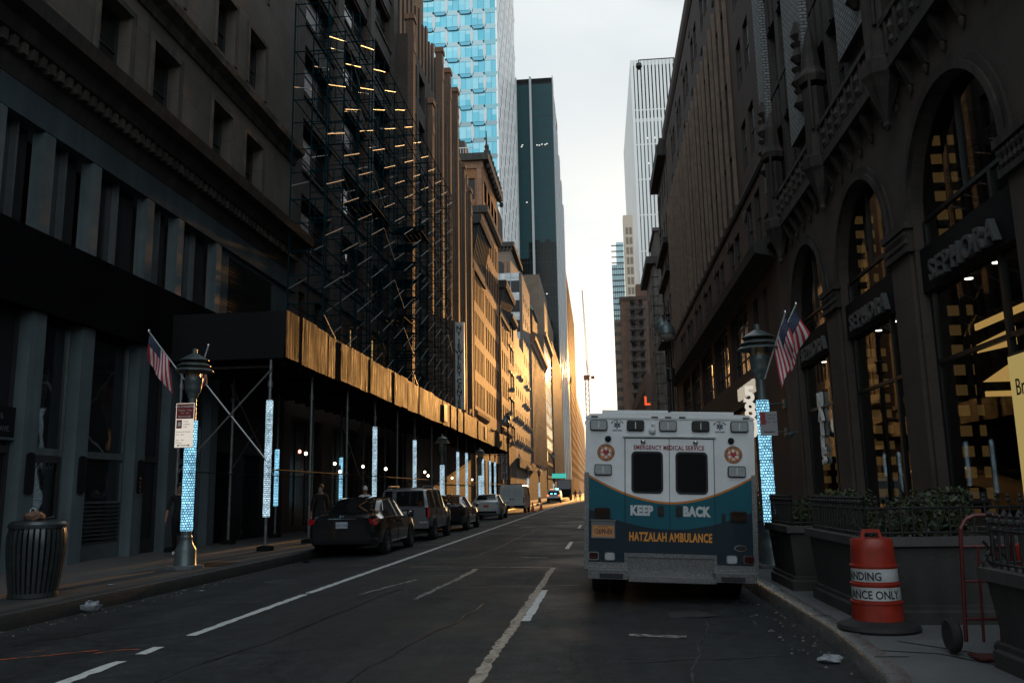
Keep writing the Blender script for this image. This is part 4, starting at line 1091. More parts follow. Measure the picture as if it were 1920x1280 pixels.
# interior: floor, ceiling, mezzanine, side and back walls
INT = pm('shop_interior', (0.05, 0.045, 0.04), 0.6, var=0.3)
b = MB()
b.face([(XW + .56, 6, .13), (15, 6, .13), (15, 31, .13), (XW + .56, 31, .13)])
b.face([(XW + .56, 6, 5.5), (15, 6, 5.5), (15, 31, 5.5), (XW + .56, 31, 5.5)])
b.face([(XW + .56, 6, 9.6), (15, 6, 9.6), (15, 31, 9.6), (XW + .56, 31, 9.6)])
b.face([(15, 6, 0), (15, 31, 0), (15, 31, 9.6), (15, 6, 9.6)])
for y in (6, 13.0, 18.6, 24.2, 31): b.face([(XW + .56, y, 0), (15, y, 0), (15, y, 9.6), (XW + .56, y, 9.6)])
b.build('interior', INT, t)
# corbel table, balcony front with traceried panels and canopied piers
b = MB(); b.box(XW - 0.32, XW + 0.1, 4, 31.0, 10.2, 10.5); b.box(XW - 0.30, XW - 0.22, 4, 31.0, 10.5, 11.25); b.box(XW - 0.36, XW - 0.2, 4, 31.0, 11.25, 11.38)
b.build('balcony', M['sand_trim'], t)
b = MB(); y = 4.2
while y < 30.8:
    b.prism([(XW, 9.6), (XW - 0.08, 9.65), (XW - 0.24, 10.05), (XW - 0.28, 10.2), (XW, 10.2)], 'y', y, y + 0.16)
    b.lathe([(0.02, 9.42), (0.05, 9.48), (0.07, 9.58), (0.04, 9.64)], (XW - 0.05, y + 0.08, 0), 8)
    y += 0.86
b.build('corbel', M['sand_trim'], t)
b = MB(); y = 4.4
while y < 30.6:
    m_ = y + 0.2
    b.lathe([(0.05, 10.55), (0.12, 10.66), (0.06, 10.8), (0.13, 10.95), (0.05, 11.15)], (XW - 0.27, m_, 0), 7)
    b.box(XW - 0.345, XW - 0.301, y + 0.44, y + 0.54, 10.5, 11.25)
    y += 0.60
b.build('carved_panel', M['sand_trim'], t)
for y in (12.4, 18.0, 23.4, 29.0):
    b = MB(); o = [(0.46, 10.2), (0.48, 10.5), (0.32, 10.6), (0.30, 12.6), (0.4, 12.7), (0.34, 13.6), (0.05, 14.3)]
    b.lathe([(0.03, 9.0), (0.09, 9.1), (0.07, 9.2), (0.16, 9.5), (0.40, 10.1), (0.46, 10.2)] + o[1:4], (XW - 0.28, y, 0), 8)
    b.lathe([(0.38, 12.75), (0.42, 12.95), (0.28, 13.2), (0.2, 13.9), (0.05, 14.5)], (XW - 0.28, y, 0), 8)
    for s_ in (-.30, .30): b.tube((XW - .45, y + s_, 11.3), (XW - .45, y + s_, 12.8), 0.05, n=6)
    b.build('canopied_pier', M['sand_trim'], t)
# upper storeys
prs = [(12.9, 15.3), (18.9, 21.1), (24.4, 26.6), (29.9, 31.0)]
wc = [(5.0, 7.2), (7.8, 9.6), (10.2, 12.4), (15.6, 16.9), (17.4, 18.6), (21.4, 22.6), (23.0, 24.1), (26.9, 28.1), (28.6, 29.7)]
holes = rowcol(wc, rws(11.6, 3.9, 2.2, 6))
b = MB(); wall_grid(b, 'x', XW, 4, 31.0, 10.5, 34, holes, 0.35, -1)
b.face([(XW, 4, 34), (16, 4, 34), (16, 31, 34), (XW, 31, 34)]); b.face([(XW, 31.0, 10), (16, 31.0, 10), (16, 31.0, 34), (XW, 31.0, 34)]); b.face([(16, 4, 0), (16, 31, 0), (16, 31, 34), (16, 4, 34)])
b.face([(XW, 4, 0), (16, 4, 0), (16, 4, 34), (XW, 4, 34)])
b.build('upper_wall', M['grey_brick'], t)
windows(t, -1, XW, holes, 0.28, 1, 2, M['dark_frame'], [M['glass'], M['glass_dull']], one=False, fw=0.07, tilt=0.01)
for (a, c) in prs:
    b = MB(); b.box(XW - 0.22, XW - 0.002, a, c, 12.2, 34); b.build('brick_pier', M['white_brick'], t)
    b = MB()
    for k in range(3): b.lathe([(0.10, 12.6 + k * .75), (0.26, 12.8 + k * .75), (0.12, 13.1 + k * .75), (0.22, 13.25 + k * .75)], (XW - 0.26, a + 0.35 + 0.1 * (k % 2), 0), 7)
    b.lathe([(0.03, 14.85), (0.2, 15.05), (0.05, 15.5)], (XW - .26, a + .4, 0), 6)
    b.build('carved_figure', M['sand_trim'], t)
b = MB()
for (a, c, z, w) in holes:
    b.box(XW - 0.06, XW - 0.002, a - 0.1, c + 0.1, z - 0.2, z); b.box(XW - 0.05, XW - 0.002, a, c, w + 0.06, w + 1.4)
    b.box(XW - .10, XW - .051, (a + c) / 2 - .08, (a + c) / 2 + .08, w + .1, w + 1.35)
b.build('spandrel', M['sand_trim'], t)
# shop names over the arches (letters stand off the band)
for (a, c), lab in zip(ARCH[1:], ('raised grey shop name over the nearest arched window, largest of the three', 'raised grey shop name over the middle arched window', 'raised grey shop name over the farthest arched window, half hidden by the flags')):
    s = thing('shop_sign', (XW, (a + c) / 2, 5.4), lab, 'sign', 'shop names over the arches')
    b = MB(); add_text(b, 'SEPHORA', 0.58, TM((XW + 0.02, (a + c) / 2, 5.50), '-x'), ext=0.06, bold=0.012, sx=0.98, space=1.25)
    b.build('lettering', pm('brushed_letter', (0.09, 0.094, 0.095), 0.6, metal=0.1, var=0.1), s)
# lit things inside the shop
WARM = emit('warm_panel', (1.0, 0.60, 0.20), 0.065); WARM2 = emit('warm_ceiling', (1.0, 0.60, 0.18), 0.62); DOWN = emit('downlight', (1.0, 0.93, 0.82), 9.0)
for n_, (a, c) in enumerate(ARCH[1:]):
    lab = ['nearest', 'middle', 'farthest'][n_]
    s = thing('lit_screen', (XW + 1.4, a + 0.4, 0), 'tall dark screen of small lit squares behind the %s arched window' % lab, 'screen', 'lit screens in the shop')
    far = c - 0.4
    b = MB(); b.box(XW + .36, XW + 2.2, c + .26, c + .34, 0.3, 8.8); b.build('panel', M['black_panel'], s)
    b = MB()
    for k in range(20):
        z = 0.8 + k * 0.415
        if n_ == 2 and k > 5: continue
        if 5.0 < z < 6.5: continue
        b.box(XW + .62, XW + .84, c + .235, c + .258, z, z + 0.215); b.box(XW + 1.0, XW + 1.12, c + .235, c + .258, z, z + 0.215)
    b.build('lit_square', WARM, s)
    for (x, y) in ((XW + 0.62, c - 0.9), (XW + 0.62, c - 2.1)):
        d = MB(); d.lathe([(0.09, 5.46), (0.09, 5.49)], (x, y, 0), 14); o = d.build('ceiling_spot', M['chrome'])
        tag(o, 'small round ceiling spot glowing just inside the %s arched window' % lab, 'ceiling light', 'ceiling spots in the shop')
        d = MB(); d.lathe([(0.075, 5.45), (0.075, 5.458)], (x, y, 0), 14); d.build('lamp', DOWN, o)
s = thing('ceiling_cove', (10, 16, 5), 'broad glowing yellow ceiling coves inside the nearest arched shop', 'ceiling light')
b = MB(); b.box(XW + .62, XW + 1.4, 14.2, 16.9, 4.53, 4.65); b.box(XW + .6, XW + 1.45, 17.06, 17.2, 3.0, 4.7); b.build('cove', M['black_panel'], s)
b = MB(); b.prism([(XW + .62, 3.98), (XW + 1.35, 4.12), (XW + 1.35, 4.48), (XW + .62, 4.14)], 'y', 17.0, 17.05); b.prism([(XW + .66, 3.42), (XW + 1.4, 3.42), (XW + 1.4, 3.78), (XW + 1.3, 3.84)], 'y', 17.0, 17.05); b.box(XW + .68, XW + 1.4, 17.0, 17.05, 3.14, 3.24); b.box(XW + .56, XW + .60, 14.2, 16.9, 4.40, 4.52); b.build('glow_panel', WARM2, s)
s = thing('ceiling_cove', (10, 20, 5), 'thin glowing yellow ceiling cove inside the middle arched shop', 'ceiling light')
b = MB(); b.box(XW + .95, XW + 2.2, 19.6, 22.4, 4.42, 4.5); b.build('cove', M['black_panel'], s)
b = MB(); b.box(XW + .9, XW + .94, 19.6, 21.2, 4.28, 4.42); b.build('glow_panel', WARM2, s)
s = thing('shop_poster', (XW - .3, 12.5, 2), 'large backlit yellow poster starting with the word Brow at the right edge', 'poster')
b = MB(); b.box(XW - 0.40, XW - 0.28, 11.0, 13.66, 0.75, 3.45); b.build('light_box', M['black_iron'], s)
b = MB(); b.box(XW - 0.43, XW - 0.402, 11.06, 13.60, 0.8, 3.40); b.build('poster_face', emit('poster_yellow', (1.0, 0.76, 0.26), 0.30), s)
b = MB(); add_text(b, 'Brow', 0.36, TM((XW - 0.436, 13.45, 2.80), '-x'), ext=0.003, sx=0.85, align='LEFT'); b.build('lettering', M['black_letter'], s)
b = MB(); b.box(XW - 0.442, XW - 0.432, 11.3, 13.3, 1.0, 2.2); b.build('picture', pm('poster_brown', (0.10, 0.05, 0.02), 0.5, var=0.6, scale=2), s)
# name letters down the narrow bay
s = thing('shop_sign', (XW, 26.5, 4), 'white letters running down the dark window of the narrow shop', 'sign')
b = MB()
for i, ch in enumerate('NAILS'):
    me = text_mesh(ch, 0.62, ext=0.05, bold=0.012); me.transform(TM((XW + 0.18, 27.2, 3.95 - i * 0.0), '-x') @ Matrix.Rotation(0, 4, 'Y')); 
    me.transform(Matrix.Translation((0, 0, -0.44 * i)))
    b.idx([tuple(v.co) for v in me.vertices], [tuple(p.vertices) for p in me.polygons]); bpy.data.meshes.remove(me)
b.build('lettering', M['white_letter'], s)

# ---- brown brick block
t = thing('brown_brick_block', (RX, 60, 0), 'long brown brick block with projecting ledge and tall multi-pane windows on the right', 'building')
pl = [(33.2, 34.3), (35.0, 36.1)]
bays = []
y = 38.0
while y < 68: bays += [(y + 0.25, y + 1.55), (y + 1.95, y + 3.25)]; y += 5.0
big = [(37.6, 42.5), (43.5, 48.5), (49.6, 54.6), (55.7, 60.7), (61.8, 66.8)]
holes = rowcol(pl, rws(11.2, 3.75, 2.1, 5)) + rowcol(bays, [(11.2, 13.0)]) + rowcol(bays, rws(14.6, 3.7, 2.3, 3)) + rowcol(bays, [(27.2, 29.4)])
hb = [(a, c, 6.6, 9.6) for a, c in big]
shop = [(37.6, 69.5, 0.2, 5.2)]
lw = [(33.1, 34.0, 6.4, 9.2), (35.0, 36.2, 6.4, 9.2)]
shell(-1, RX, 31.0, 71.3, 0, 32.5, 12, holes + hb + shop + lw, 0.3).build('wall', M['brown_brick'], t)
GOLD = glassy('window_glass_bay', (0.02, 0.018, 0.015), 0.03, 2.3, 0.018, 0.7)
windows(t, -1, RX, hb, 0.25, 4, 4, M['dark_frame'], [GOLD], one=False, fw=0.07, tilt=0.01)
windows(t, -1, RX, lw, 0.25, 1, 8, M['louver'], [M['black_panel']], one=False, fw=0.06)
windows(t, -1, RX, holes, 0.12, 1, 2, M['dark_frame'], [M['glass'], M['glass_dull'], M['glass_dull']], fw=0.05)
windows(t, -1, RX, shop, 0.25, 12, 2, M['dark_frame'], [M['glass_dull']])
cornice(t, 'ledge', -1, RX, 31.0, 71.3, [(0.06, 9.75), (0.12, 9.85), (0.75, 10.0), (0.8, 10.35), (0.45, 10.5), (0.1, 10.75)], M['dark_cornice'])
cornice(t, 'string_course', -1, RX, 31.0, 71.3, [(0.08, 13.75), (0.14, 13.9), (0.1, 14.05)], M['dark_cornice'])
cornice(t, 'parapet', -1, RX, 31.0, 71.3, [(0.05, 31.2), (0.2, 31.5), (0.22, 32.2), (0.1, 32.9)], M['brown_brick'])
STRIP = pm('buff_strip', (0.17, 0.115, 0.082), 0.7, var=0.25, scale=2, bump=0.3)
for k in range(7):
    y = 37.1 + k * 5.0
    for d in (0.0, 1.75, 3.5):
        b = MB(); b.box(RX - 0.16, RX - 0.002, y + 0.75 + d - .09, y + 0.75 + d + .05, 14.1, 25.6); b.build('strip', STRIP, t)
b = MB()
for k in range(7):
    y = 36.4 + k * 5.0
    for z in (13.1, 26.3, 30.2):
        b.lathe([(0.10, 0.0), (0.26, 0.02), (0.28, 0.06), (0.10, 0.09)], (RX - 0.1, y, z), 12, ax='x')
b.build('medallion', M['limestone_trim'], t)
s = thing('jewelry_sign', (RX, 38.3, 6), 'raised cream letters of a jeweller over the shop beside the blade sign', 'sign')
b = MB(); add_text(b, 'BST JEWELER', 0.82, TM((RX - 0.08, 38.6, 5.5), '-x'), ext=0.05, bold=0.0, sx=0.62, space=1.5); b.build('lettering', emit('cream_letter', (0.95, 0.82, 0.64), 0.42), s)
s = thing('number_sign', (5.6, 31.3, 3.2), 'white blade sign of the stacked digits 580 on two brackets', 'sign')
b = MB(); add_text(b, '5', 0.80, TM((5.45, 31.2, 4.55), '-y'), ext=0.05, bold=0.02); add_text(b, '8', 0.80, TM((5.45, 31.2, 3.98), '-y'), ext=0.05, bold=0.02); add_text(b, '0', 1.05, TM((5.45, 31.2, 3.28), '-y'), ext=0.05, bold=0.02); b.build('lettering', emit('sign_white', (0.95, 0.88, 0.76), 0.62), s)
b = MB()
for z in (4.45, 3.45): b.tube((5.6, 31.25, z), (6.68, 31.25, z), 0.035); b.box(6.62, 6.69, 31.1, 31.4, z - .15, z + .15)
b.build('bracket', M['lamp_grey'], s)
for (x, y, z, lab) in ((6.35, 29.6, 6.35, 'round grey security camera hanging on the wall above the hat lamp'),):
    s = thing('security_camera', (x, y, z), lab, 'camera')
    b = MB(); b.path([(6.69, y, z + .35), (x, y, z + .35), (x, y, z + .12)], 0.025); b.build('bracket', M['lamp_grey'], s)
    b = MB(); b.lathe([(0.03, .14), (0.12, .12), (0.14, 0), (0.13, -.06)], (x, y, z), 16); b.build('housing', M['lamp_grey'], s)
    b = MB(); b.lathe([(0.12, -.061), (0.105, -.13), (0.04, -.18)], (x, y, z), 16); b.build('dome', M['black_panel'], s)
s = thing('roof_camera', (6, 60, 33), 'small camera on an arm jutting from the top of the brown brick block', 'camera')
b = MB(); b.path([(6.6, 60, 32.6), (6.6, 60, 33.2), (4.0, 60, 33.2), (4.0, 60, 32.9)], 0.04); b.build('arm', M['black_iron'], s)
b = MB(); b.lathe([(0.05, .2), (0.2, .15), (0.24, -.1), (0.1, -.3)], (4.0, 60, 32.75), 12); b.build('housing', M['black_iron'], s)
s = thing('wall_spotlight', (6.3, 24.2, 3), 'small grey spotlight on the pier beside the narrow shop', 'spotlight')
b = MB(); b.tube((6.57, 29.2, 3.3), (6.35, 29.2, 3.25), 0.03); b.tube((6.42, 29.1, 3.27), (6.2, 28.9, 3.15), 0.07, 0.09, 10); b.build('housing', M['lamp_grey'], s)

# ---- cornice building, penthouse building, fire-escape building
t = thing('corniced_tower', (RX, 76, 0), 'grey stone building with a deep dark cornice rising behind the brown brick block', 'building')
holes = rowcol(cols(73.2, 2.5, 1.2, 3), rws(5, 3.7, 2.2, 7))
shell(-1, RX, 72.0, 81.0, 0, 30.2, 9, holes, 0.25).build('wall', M['sandstone'], t)
windows(t, -1, RX, holes, 0.15, 1, 2, M['dark_frame'], [M['glass_dull'], M['glass']])
b = MB(); b.box(7.0, 9.2, 71.9, 71.998, 22, 28.8); b.box(7.0, 9.2, 71.86, 71.9, 25.4, 25.7); b.build('pale_panel', M['panel_grey'], t)
b = MB(); b.box(5.95, 16, 71.4, 81.6, 30.2, 31.2); b.box(6.2, 16, 71.7, 81.4, 31.2, 31.9); b.box(6.9, 8.6, 71.8, 74, 31.9, 32.7); b.build('cornice', M['dark_cornice'], t)
for z, o in ((14.5, .8), (20, .45), (22.5, .55)):
    b = MB(); b.box(RX - o, RX - .002, 72, 81, z, z + .5); b.build('ledge', M['dark_cornice'], t)
b = MB()
for k in range(22): b.box(RX - .12, RX - .002, 80.2 - .3 * (k % 2), 81, 1 + k * 1.3, 2.1 + k * 1.3)
b.build('quoin', M['sand_trim'], t)
t = thing('grey_wall_tower', (RX, 100, 0), 'building with a plain grey end wall, rusticated corner and small penthouse', 'building')
holes = rowcol(cols(94.6, 3.4, 1.6, 3), rws(5, 3.4, 2.0, 6))
shell(-1, RX, 93.2, 105.5, 0, 26.2, 9, holes, 0.25).build('wall', M['grey_render'], t)
windows(t, -1, RX, holes, 0.12, 1, 2, M['dark_frame'], [M['glass']])
b = MB()
for k in range(23): b.box(RX - .15, RX - .002, 93.2, 94.2 + .5 * (k % 2), 1 + k * 1.08, 1.95 + k * 1.08); b.box(RX - .002, 7.3 + .3 * (k % 2), 93.08, 93.198, 1 + k * 1.08, 1.95 + k * 1.08)
b.build('quoin', M['limestone_trim'], t)
b = MB(); b.box(5.95, 15.3, 92.6, 105.8, 26.2, 27.0); b.build('cornice', M['dark_cornice'], t)
b = MB(); b.box(7.2, 13, 94.5, 103, 27.0, 30.4); b.box(7.0, 13.2, 94.3, 103.2, 30.4, 30.8); b.build('penthouse', M['grey_brick'], t)
b = MB(); b.face([(8.6, 94.48, 27.8), (9.9, 94.48, 27.8), (9.9, 94.48, 29.5), (8.6, 94.48, 29.5)]); b.build('window', M['glass_dull'], t)
t = thing('fire_escape_building', (9.1, 295, 0), 'dark brick building with iron fire escapes zigzagging down its end wall', 'building')
b = MB(); b.box(9.2, 24, 290, 297, 0, 66.0); b.box(14.8, 20, 291, 296, 66.0, 71.8); b.build('wall', brick('fe_brick', (0.17, 0.085, 0.05), (0.12, 0.06, 0.036), (0.06, 0.045, 0.035), .5, .25, .04, var=.3), t)
b = MB(); b.box(9.0, 24, 289.7, 297.3, 66.0, 67.3); b.build('parapet', M['brown_brick'], t)
b = MB()
for k in range(17):
    for x in (12.6, 15.4, 18.4): b.face([(x, 289.95, 6 + k * 3.6), (x + 1.4, 289.95, 6 + k * 3.6), (x + 1.4, 289.95, 8.4 + k * 3.6), (x, 289.95, 8.4 + k * 3.6)])
b.build('window', M['black_panel'], t)
b = MB()
for k in range(17):
    z = 5 + k * 3.6
    b.box(11.8, 17.6, 288.3, 289.6, z, z + 0.2); b.box(11.8, 17.6, 288.28, 288.40, z + 1.0, z + 1.15)
    for q in range(15): b.box(11.8 + q * .4, 11.9 + q * .4, 288.28, 288.36, z + .2, z + 1.0)
    x0, x1 = (12.4, 16.6) if k % 2 else (16.6, 12.4)
    b.tube((x0, 288.8, z), (x1, 288.8, z + 3.6), 0.22, n=5); b.tube((x0, 288.4, z + .9), (x1, 288.4, z + 4.5), 0.10, n=5)
for x in (11.8, 17.6): b.box(x - .12, x + .12, 288.2, 288.4, 4, 64)
b.build('fire_escape', M['black_iron'], t)
s = thing('hotel_sign', (11, 200, 0), 'small red lit letter L on the right street wall just above the ambulance roof', 'sign')
b = MB(); add_text(b, 'L', 1.25, TM((5.35, 92.2, 10.5), '-y'), ext=.06, bold=.05); b.build('lettering', emit('red_sign', (1.0, 0.12, 0.03), 0.9), s)
b = MB(); b.tube((5.3, 92.3, 11.1), (6.7, 92.9, 11.1), .06); b.build('bracket', M['black_iron'], s)
t = thing('low_right_building', (RX, 200, 0), 'row of low dark shop buildings further along the right pavement', 'building')
holes = rowcol(cols(126, 4.4, 2.6, 36), rws(5.5, 4.0, 2.4, 3))
shell(-1, RX + .3, 123.5, 289.0, 0, 18, 9, holes, 0.25).build('wall', M['brown_brick'], t)
windows(t, -1, RX + .3, holes, 0.2, 1, 2, M['dark_frame'], [M['glass'], M['glass_dull']])

t = thing('beige_slab_building', (7, 375, 0), 'beige banded block standing in the bright gap beside the pale glass tower', 'building')
b = MB(); b.box(8.4, 20, 346, 352, 0, 70.5); b.build('wall', M['buff_stone'], t)
b = MB()
for k in range(18): b.box(8.3, 20, 345.9, 345.998, 3 + k * 3.8, 4.6 + k * 3.8); b.box(8.35, 8.399, 346, 352, 3 + k * 3.8, 4.6 + k * 3.8)
b.build('floor_band', M['limestone_trim'], t)

# ---- tower crane at the end of the street
t = thing('tower_crane', (-5.2, 500, 0), 'thin tower crane with a steep raised jib against the bright sky', 'crane')
CR = pm('crane_red', (0.35, 0.16, 0.10), 0.5, var=0.2)
b = MB()
for (dx, dy) in ((-1, -1), (1, -1), (1, 1), (-1, 1)): b.tube((-5.4 + dx, 500 + dy, 0), (-5.4 + dx, 500 + dy, 66), 0.22, n=5)
for k in range(22):
    z = k * 3.0; b.tube((-6.4, 499, z), (-4.4, 499, z + 3), 0.13, n=4); b.tube((-6.4, 499, z), (-4.4, 499, z), 0.13, n=4); b.tube((-4.4, 499, z), (-4.4, 501, z + 3), .13, n=4)
b.build('mast', CR, t)
b = MB(); b.box(-7.2, -3.6, 498.4, 501.6, 66, 68.5); b.box(-2.9, -0.9, 499, 501, 66.5, 68.0); b.tube((-4.6, 500, 68.5), (-5.5, 500, 78), .2, n=4); b.build('cab', CR, t)
b = MB(); P0 = Vector((-4.6, 500, 68.5)); P1 = Vector((-6.6, 508, 122))
for o in ((-.7, 0, 0), (.7, 0, 0), (0, 1, 0)): b.tube(P0 + Vector(o), P1 + Vector(o) * .3, 0.14, n=4)
for k in range(24):
    a = P0.lerp(P1, k / 24); c = P0.lerp(P1, (k + 1) / 24); s_ = 1 - .7 * k / 24
    b.tube(a + Vector((-.7 * s_, 0, 0)), c + Vector((.7 * s_, 0, 0)), 0.08, n=4)
b.build('jib', CR, t)

# ---- the far side of the avenue behind the viewer
t = thing('avenue_building', (0, -46, 0), 'stone building across the avenue behind the viewer, seen only mirrored in windows', 'building')
b = MB(); wall_grid(b, 'y', -42.0, -70, 70, 0, 15, rowcol(cols(-68, 4.6, 2.2, 30), rws(6, 4, 2.4, 2)), 0.4, 1)
b.face([(-70, -60, 15), (70, -60, 15), (70, -42, 15), (-70, -42, 15)]); b.face([(-70, -60, 0), (70, -60, 0), (70, -60, 15), (-70, -60, 15)]); b.build('wall', M['sandstone'], t)
b = MB(); b.face([(-70, -42.35, 5), (70, -42.35, 5), (70, -42.35, 14), (-70, -42.35, 14)]); b.build('window', M['glass_dull'], t)
# ================================================================== LED wraps
def led(name, col, strength, dark=(0.0, 0.01, 0.03)):
    m = bpy.data.materials.new(name); m.use_nodes = True; nt = m.node_tree; nt.nodes.clear(); L = nt.links.new
    tc = N(nt, 'ShaderNodeTexCoord'); sp = N(nt, 'ShaderNodeSeparateXYZ'); L(tc.outputs['Object'], sp.inputs[0])
    at = N(nt, 'ShaderNodeMath', operation='ARCTAN2'); L(sp.outputs[1], at.inputs[0]); L(sp.outputs[0], at.inputs[1])
    ml = N(nt, 'ShaderNodeMath', operation='MULTIPLY'); ml.inputs[1].default_value = 0.12; L(at.outputs[0], ml.inputs[0])
    nz = N(nt, 'ShaderNodeTexNoise'); nz.inputs['Scale'].default_value = 9; nz.inputs['Detail'].default_value = 3; L(tc.outputs['Object'], nz.inputs['Vector'])
    wz = N(nt, 'ShaderNodeMath', operation='MULTIPLY_ADD'); wz.inputs[1].default_value = 0.035; L(nz.outputs[0], wz.inputs[0]); L(sp.outputs[2], wz.inputs[2])
    cb = N(nt, 'ShaderNodeCombineXYZ'); L(ml.outputs[0], cb.inputs[0]); L(wz.outputs[0], cb.inputs[1])
    bt = N(nt, 'ShaderNodeTexBrick'); L(cb.outputs[0], bt.inputs['Vector'])
    bt.inputs['Scale'].default_value = 1; bt.inputs['Brick Width'].default_value = 0.052; bt.inputs['Row Height'].default_value = 0.052
    bt.inputs['Mortar Size'].default_value = 0.008; bt.inputs['Mortar Smooth'].default_value = 0.15; bt.inputs['Bias'].default_value = 0.1
    setc(bt.inputs['Color1'], col); setc(bt.inputs['Color2'], tuple(c * 0.45 for c in col)); setc(bt.inputs['Mortar'], dark)
    n2 = N(nt, 'ShaderNodeTexNoise'); n2.inputs['Scale'].default_value = 3.2; n2.inputs['Detail'].default_value = 4; L(tc.outputs['Object'], n2.inputs['Vector'])
    mr = N(nt, 'ShaderNodeMapRange'); mr.inputs[1].default_value = 0.3; mr.inputs[2].default_value = 0.7; mr.inputs[3].default_value = 0.55 * strength; mr.inputs[4].default_value = 1.3 * strength
    L(n2.outputs[0], mr.inputs[0])
    e = N(nt, 'ShaderNodeEmission'); L(bt.outputs[0], e.inputs[0]); L(mr.outputs[0], e.inputs[1])
    o = N(nt, 'ShaderNodeOutputMaterial'); L(e.outputs[0], o.inputs[0])
    return m
LEDB = led('led_blue', (0.32, 0.74, 1.0), 1.9)
LEDW = led('led_white', (0.62, 0.87, 1.0), 1.45)

def wrap(parent, x, y, z0, z1, r, mat):
    b = MB(); pr = [(r * (1 + 0.035 * math.sin(k * 2.4)), z0 + (z1 - z0) * k / 20) for k in range(21)]
    b.lathe(pr, (0, 0, 0), 16)
    return b.build('light_wrap', mat, parent, smooth=True, local=True, ang=60, loc=Vector((x, y, 0)) - wloc(parent))

# ================================================================== pavement shed
PLY = None
def plywood():
    m, nt, b = _new('varnished_plywood'); L = nt.links.new
    tc = N(nt, 'ShaderNodeTexCoord'); mp = N(nt, 'ShaderNodeMapping'); mp.inputs['Scale'].default_value = (6, 7, 0.7)
    L(tc.outputs['Object'], mp.inputs[0])
    n1 = N(nt, 'ShaderNodeTexNoise'); n1.inputs['Scale'].default_value = 1.1; n1.inputs['Detail'].default_value = 8; n1.inputs['Roughness'].default_value = 0.7; n1.inputs['Distortion'].default_value = 0.5
    L(mp.outputs[0], n1.inputs['Vector'])
    rp = N(nt, 'ShaderNodeValToRGB'); rp.color_ramp.elements[0].position = 0.47; rp.color_ramp.elements[0].color = (0.016, 0.012, 0.008, 1)
    rp.color_ramp.elements[1].position = 0.70; rp.color_ramp.elements[1].color = (0.145, 0.08, 0.032, 1)
    oi = N(nt, 'ShaderNodeObjectInfo'); om = N(nt, 'ShaderNodeMapRange'); om.inputs[3].default_value = 0.25; om.inputs[4].default_value = 1.2; L(oi.outputs['Random'], om.inputs[0])
    mp3 = N(nt, 'ShaderNodeMapping'); mp3.inputs['Scale'].default_value = (1, 2.2, 0.35); L(tc.outputs['Object'], mp3.inputs[0])
    n3 = N(nt, 'ShaderNodeTexNoise'); n3.inputs['Scale'].default_value = 1.3; n3.inputs['Detail'].default_value = 6; L(mp3.outputs[0], n3.inputs['Vector'])
    m3 = N(nt, 'ShaderNodeMapRange'); m3.inputs[1].default_value = 0.4; m3.inputs[2].default_value = 0.6; m3.inputs[3].default_value = 0.25; m3.inputs[4].default_value = 1.2; L(n3.outputs[0], m3.inputs[0])
    k1 = N(nt, 'ShaderNodeMixRGB', blend_type='MULTIPLY'); k1.inputs[0].default_value = 1; k2 = N(nt, 'ShaderNodeMixRGB', blend_type='MULTIPLY'); k2.inputs[0].default_value = 1
    L(n1.outputs[0], rp.inputs[0]); L(rp.outputs[0], k1.inputs[1]); L(om.outputs[0], k1.inputs[2]); L(k1.outputs[0], k2.inputs[1]); L(m3.outputs[0], k2.inputs[2]); L(k2.outputs[0], b.inputs['Base Color'])
    mr = N(nt, 'ShaderNodeMapRange'); mr.inputs[1].default_value = 0.35; mr.inputs[2].default_value = 0.65; mr.inputs[3].default_value = 0.85; mr.inputs[4].default_value = 0.5
    L(n1.outputs[0], mr.inputs[0]); L(mr.outputs[0], b.inputs['Roughness'])
    bp = N(nt, 'ShaderNodeBump'); bp.inputs['Strength'].default_value = 0.55; bp.inputs['Distance'].default_value = 0.02
    L(n1.outputs[0], bp.inputs['Height']); L(bp.outputs[0], b.inputs['Normal'])
    b.inputs['Specular IOR Level'].default_value = 0.15
    return m
PLY = plywood()
DARKW = pm('dark_green_timber', (0.012, 0.014, 0.012), 0.8, var=0.4, scale=2, stretch=(1, 1, .2), spec=0.05)
SY0, SY1, SXO, SXI = 21.6, 78.6, -8.2, -11.45
t = thing('pavement_shed', (-9.8, 50, 0), 'long timber and pipe shed roofing the left pavement, its plywood front lit orange', 'pavement shed')
b = MB(); b.box(SXI, SXO, SY0, SY1, 5.22, 5.36)
for k in range(48): y = SY0 + 0.3 + k * 1.19; b.box(SXI, SXO - 0.05, y, y + 0.1, 4.98, 5.219)
b.build('deck', DARKW, t)
y = SY0; k = 0
while y < SY1 - 0.2:
    w = min(1.22, SY1 - y); h = 6.40 + rnd.uniform(-0.05, 0.06); d = rnd.uniform(0, 0.035)
    b = MB(); b.box(SXO + d, SXO + d + 0.02, y + 0.006, y + w - 0.006, 5.12 + rnd.uniform(-.02, .03), h)
    b.build('plywood_panel', PLY, t); y += w
b = MB(); b.box(SXI, SXO + 0.02, SY0 - 0.05, SY0 - 0.03, 5.15, 6.38); b.box(SXI, SXO + 0.03, SY0 - 0.12, SY0 - 0.051, 5.1, 5.24); b.build('end_board', M['black_panel'], t)
b = MB()
for y in (45.0, 61.5): b.box(SXO + 0.056, SXO + 0.07, y, y + 0.9, 5.35, 6.25)
b.build('notice_board', pm('notice_white', (0.5, 0.48, 0.44), 0.5), t)
PY = [21.6, 24.9, 28.6, 32.3, 36.0, 39.5, 43.6, 47.7, 51.8, 55.3, 59.2, 63.2, 67.3, 70.6, 74.6, 78.4]
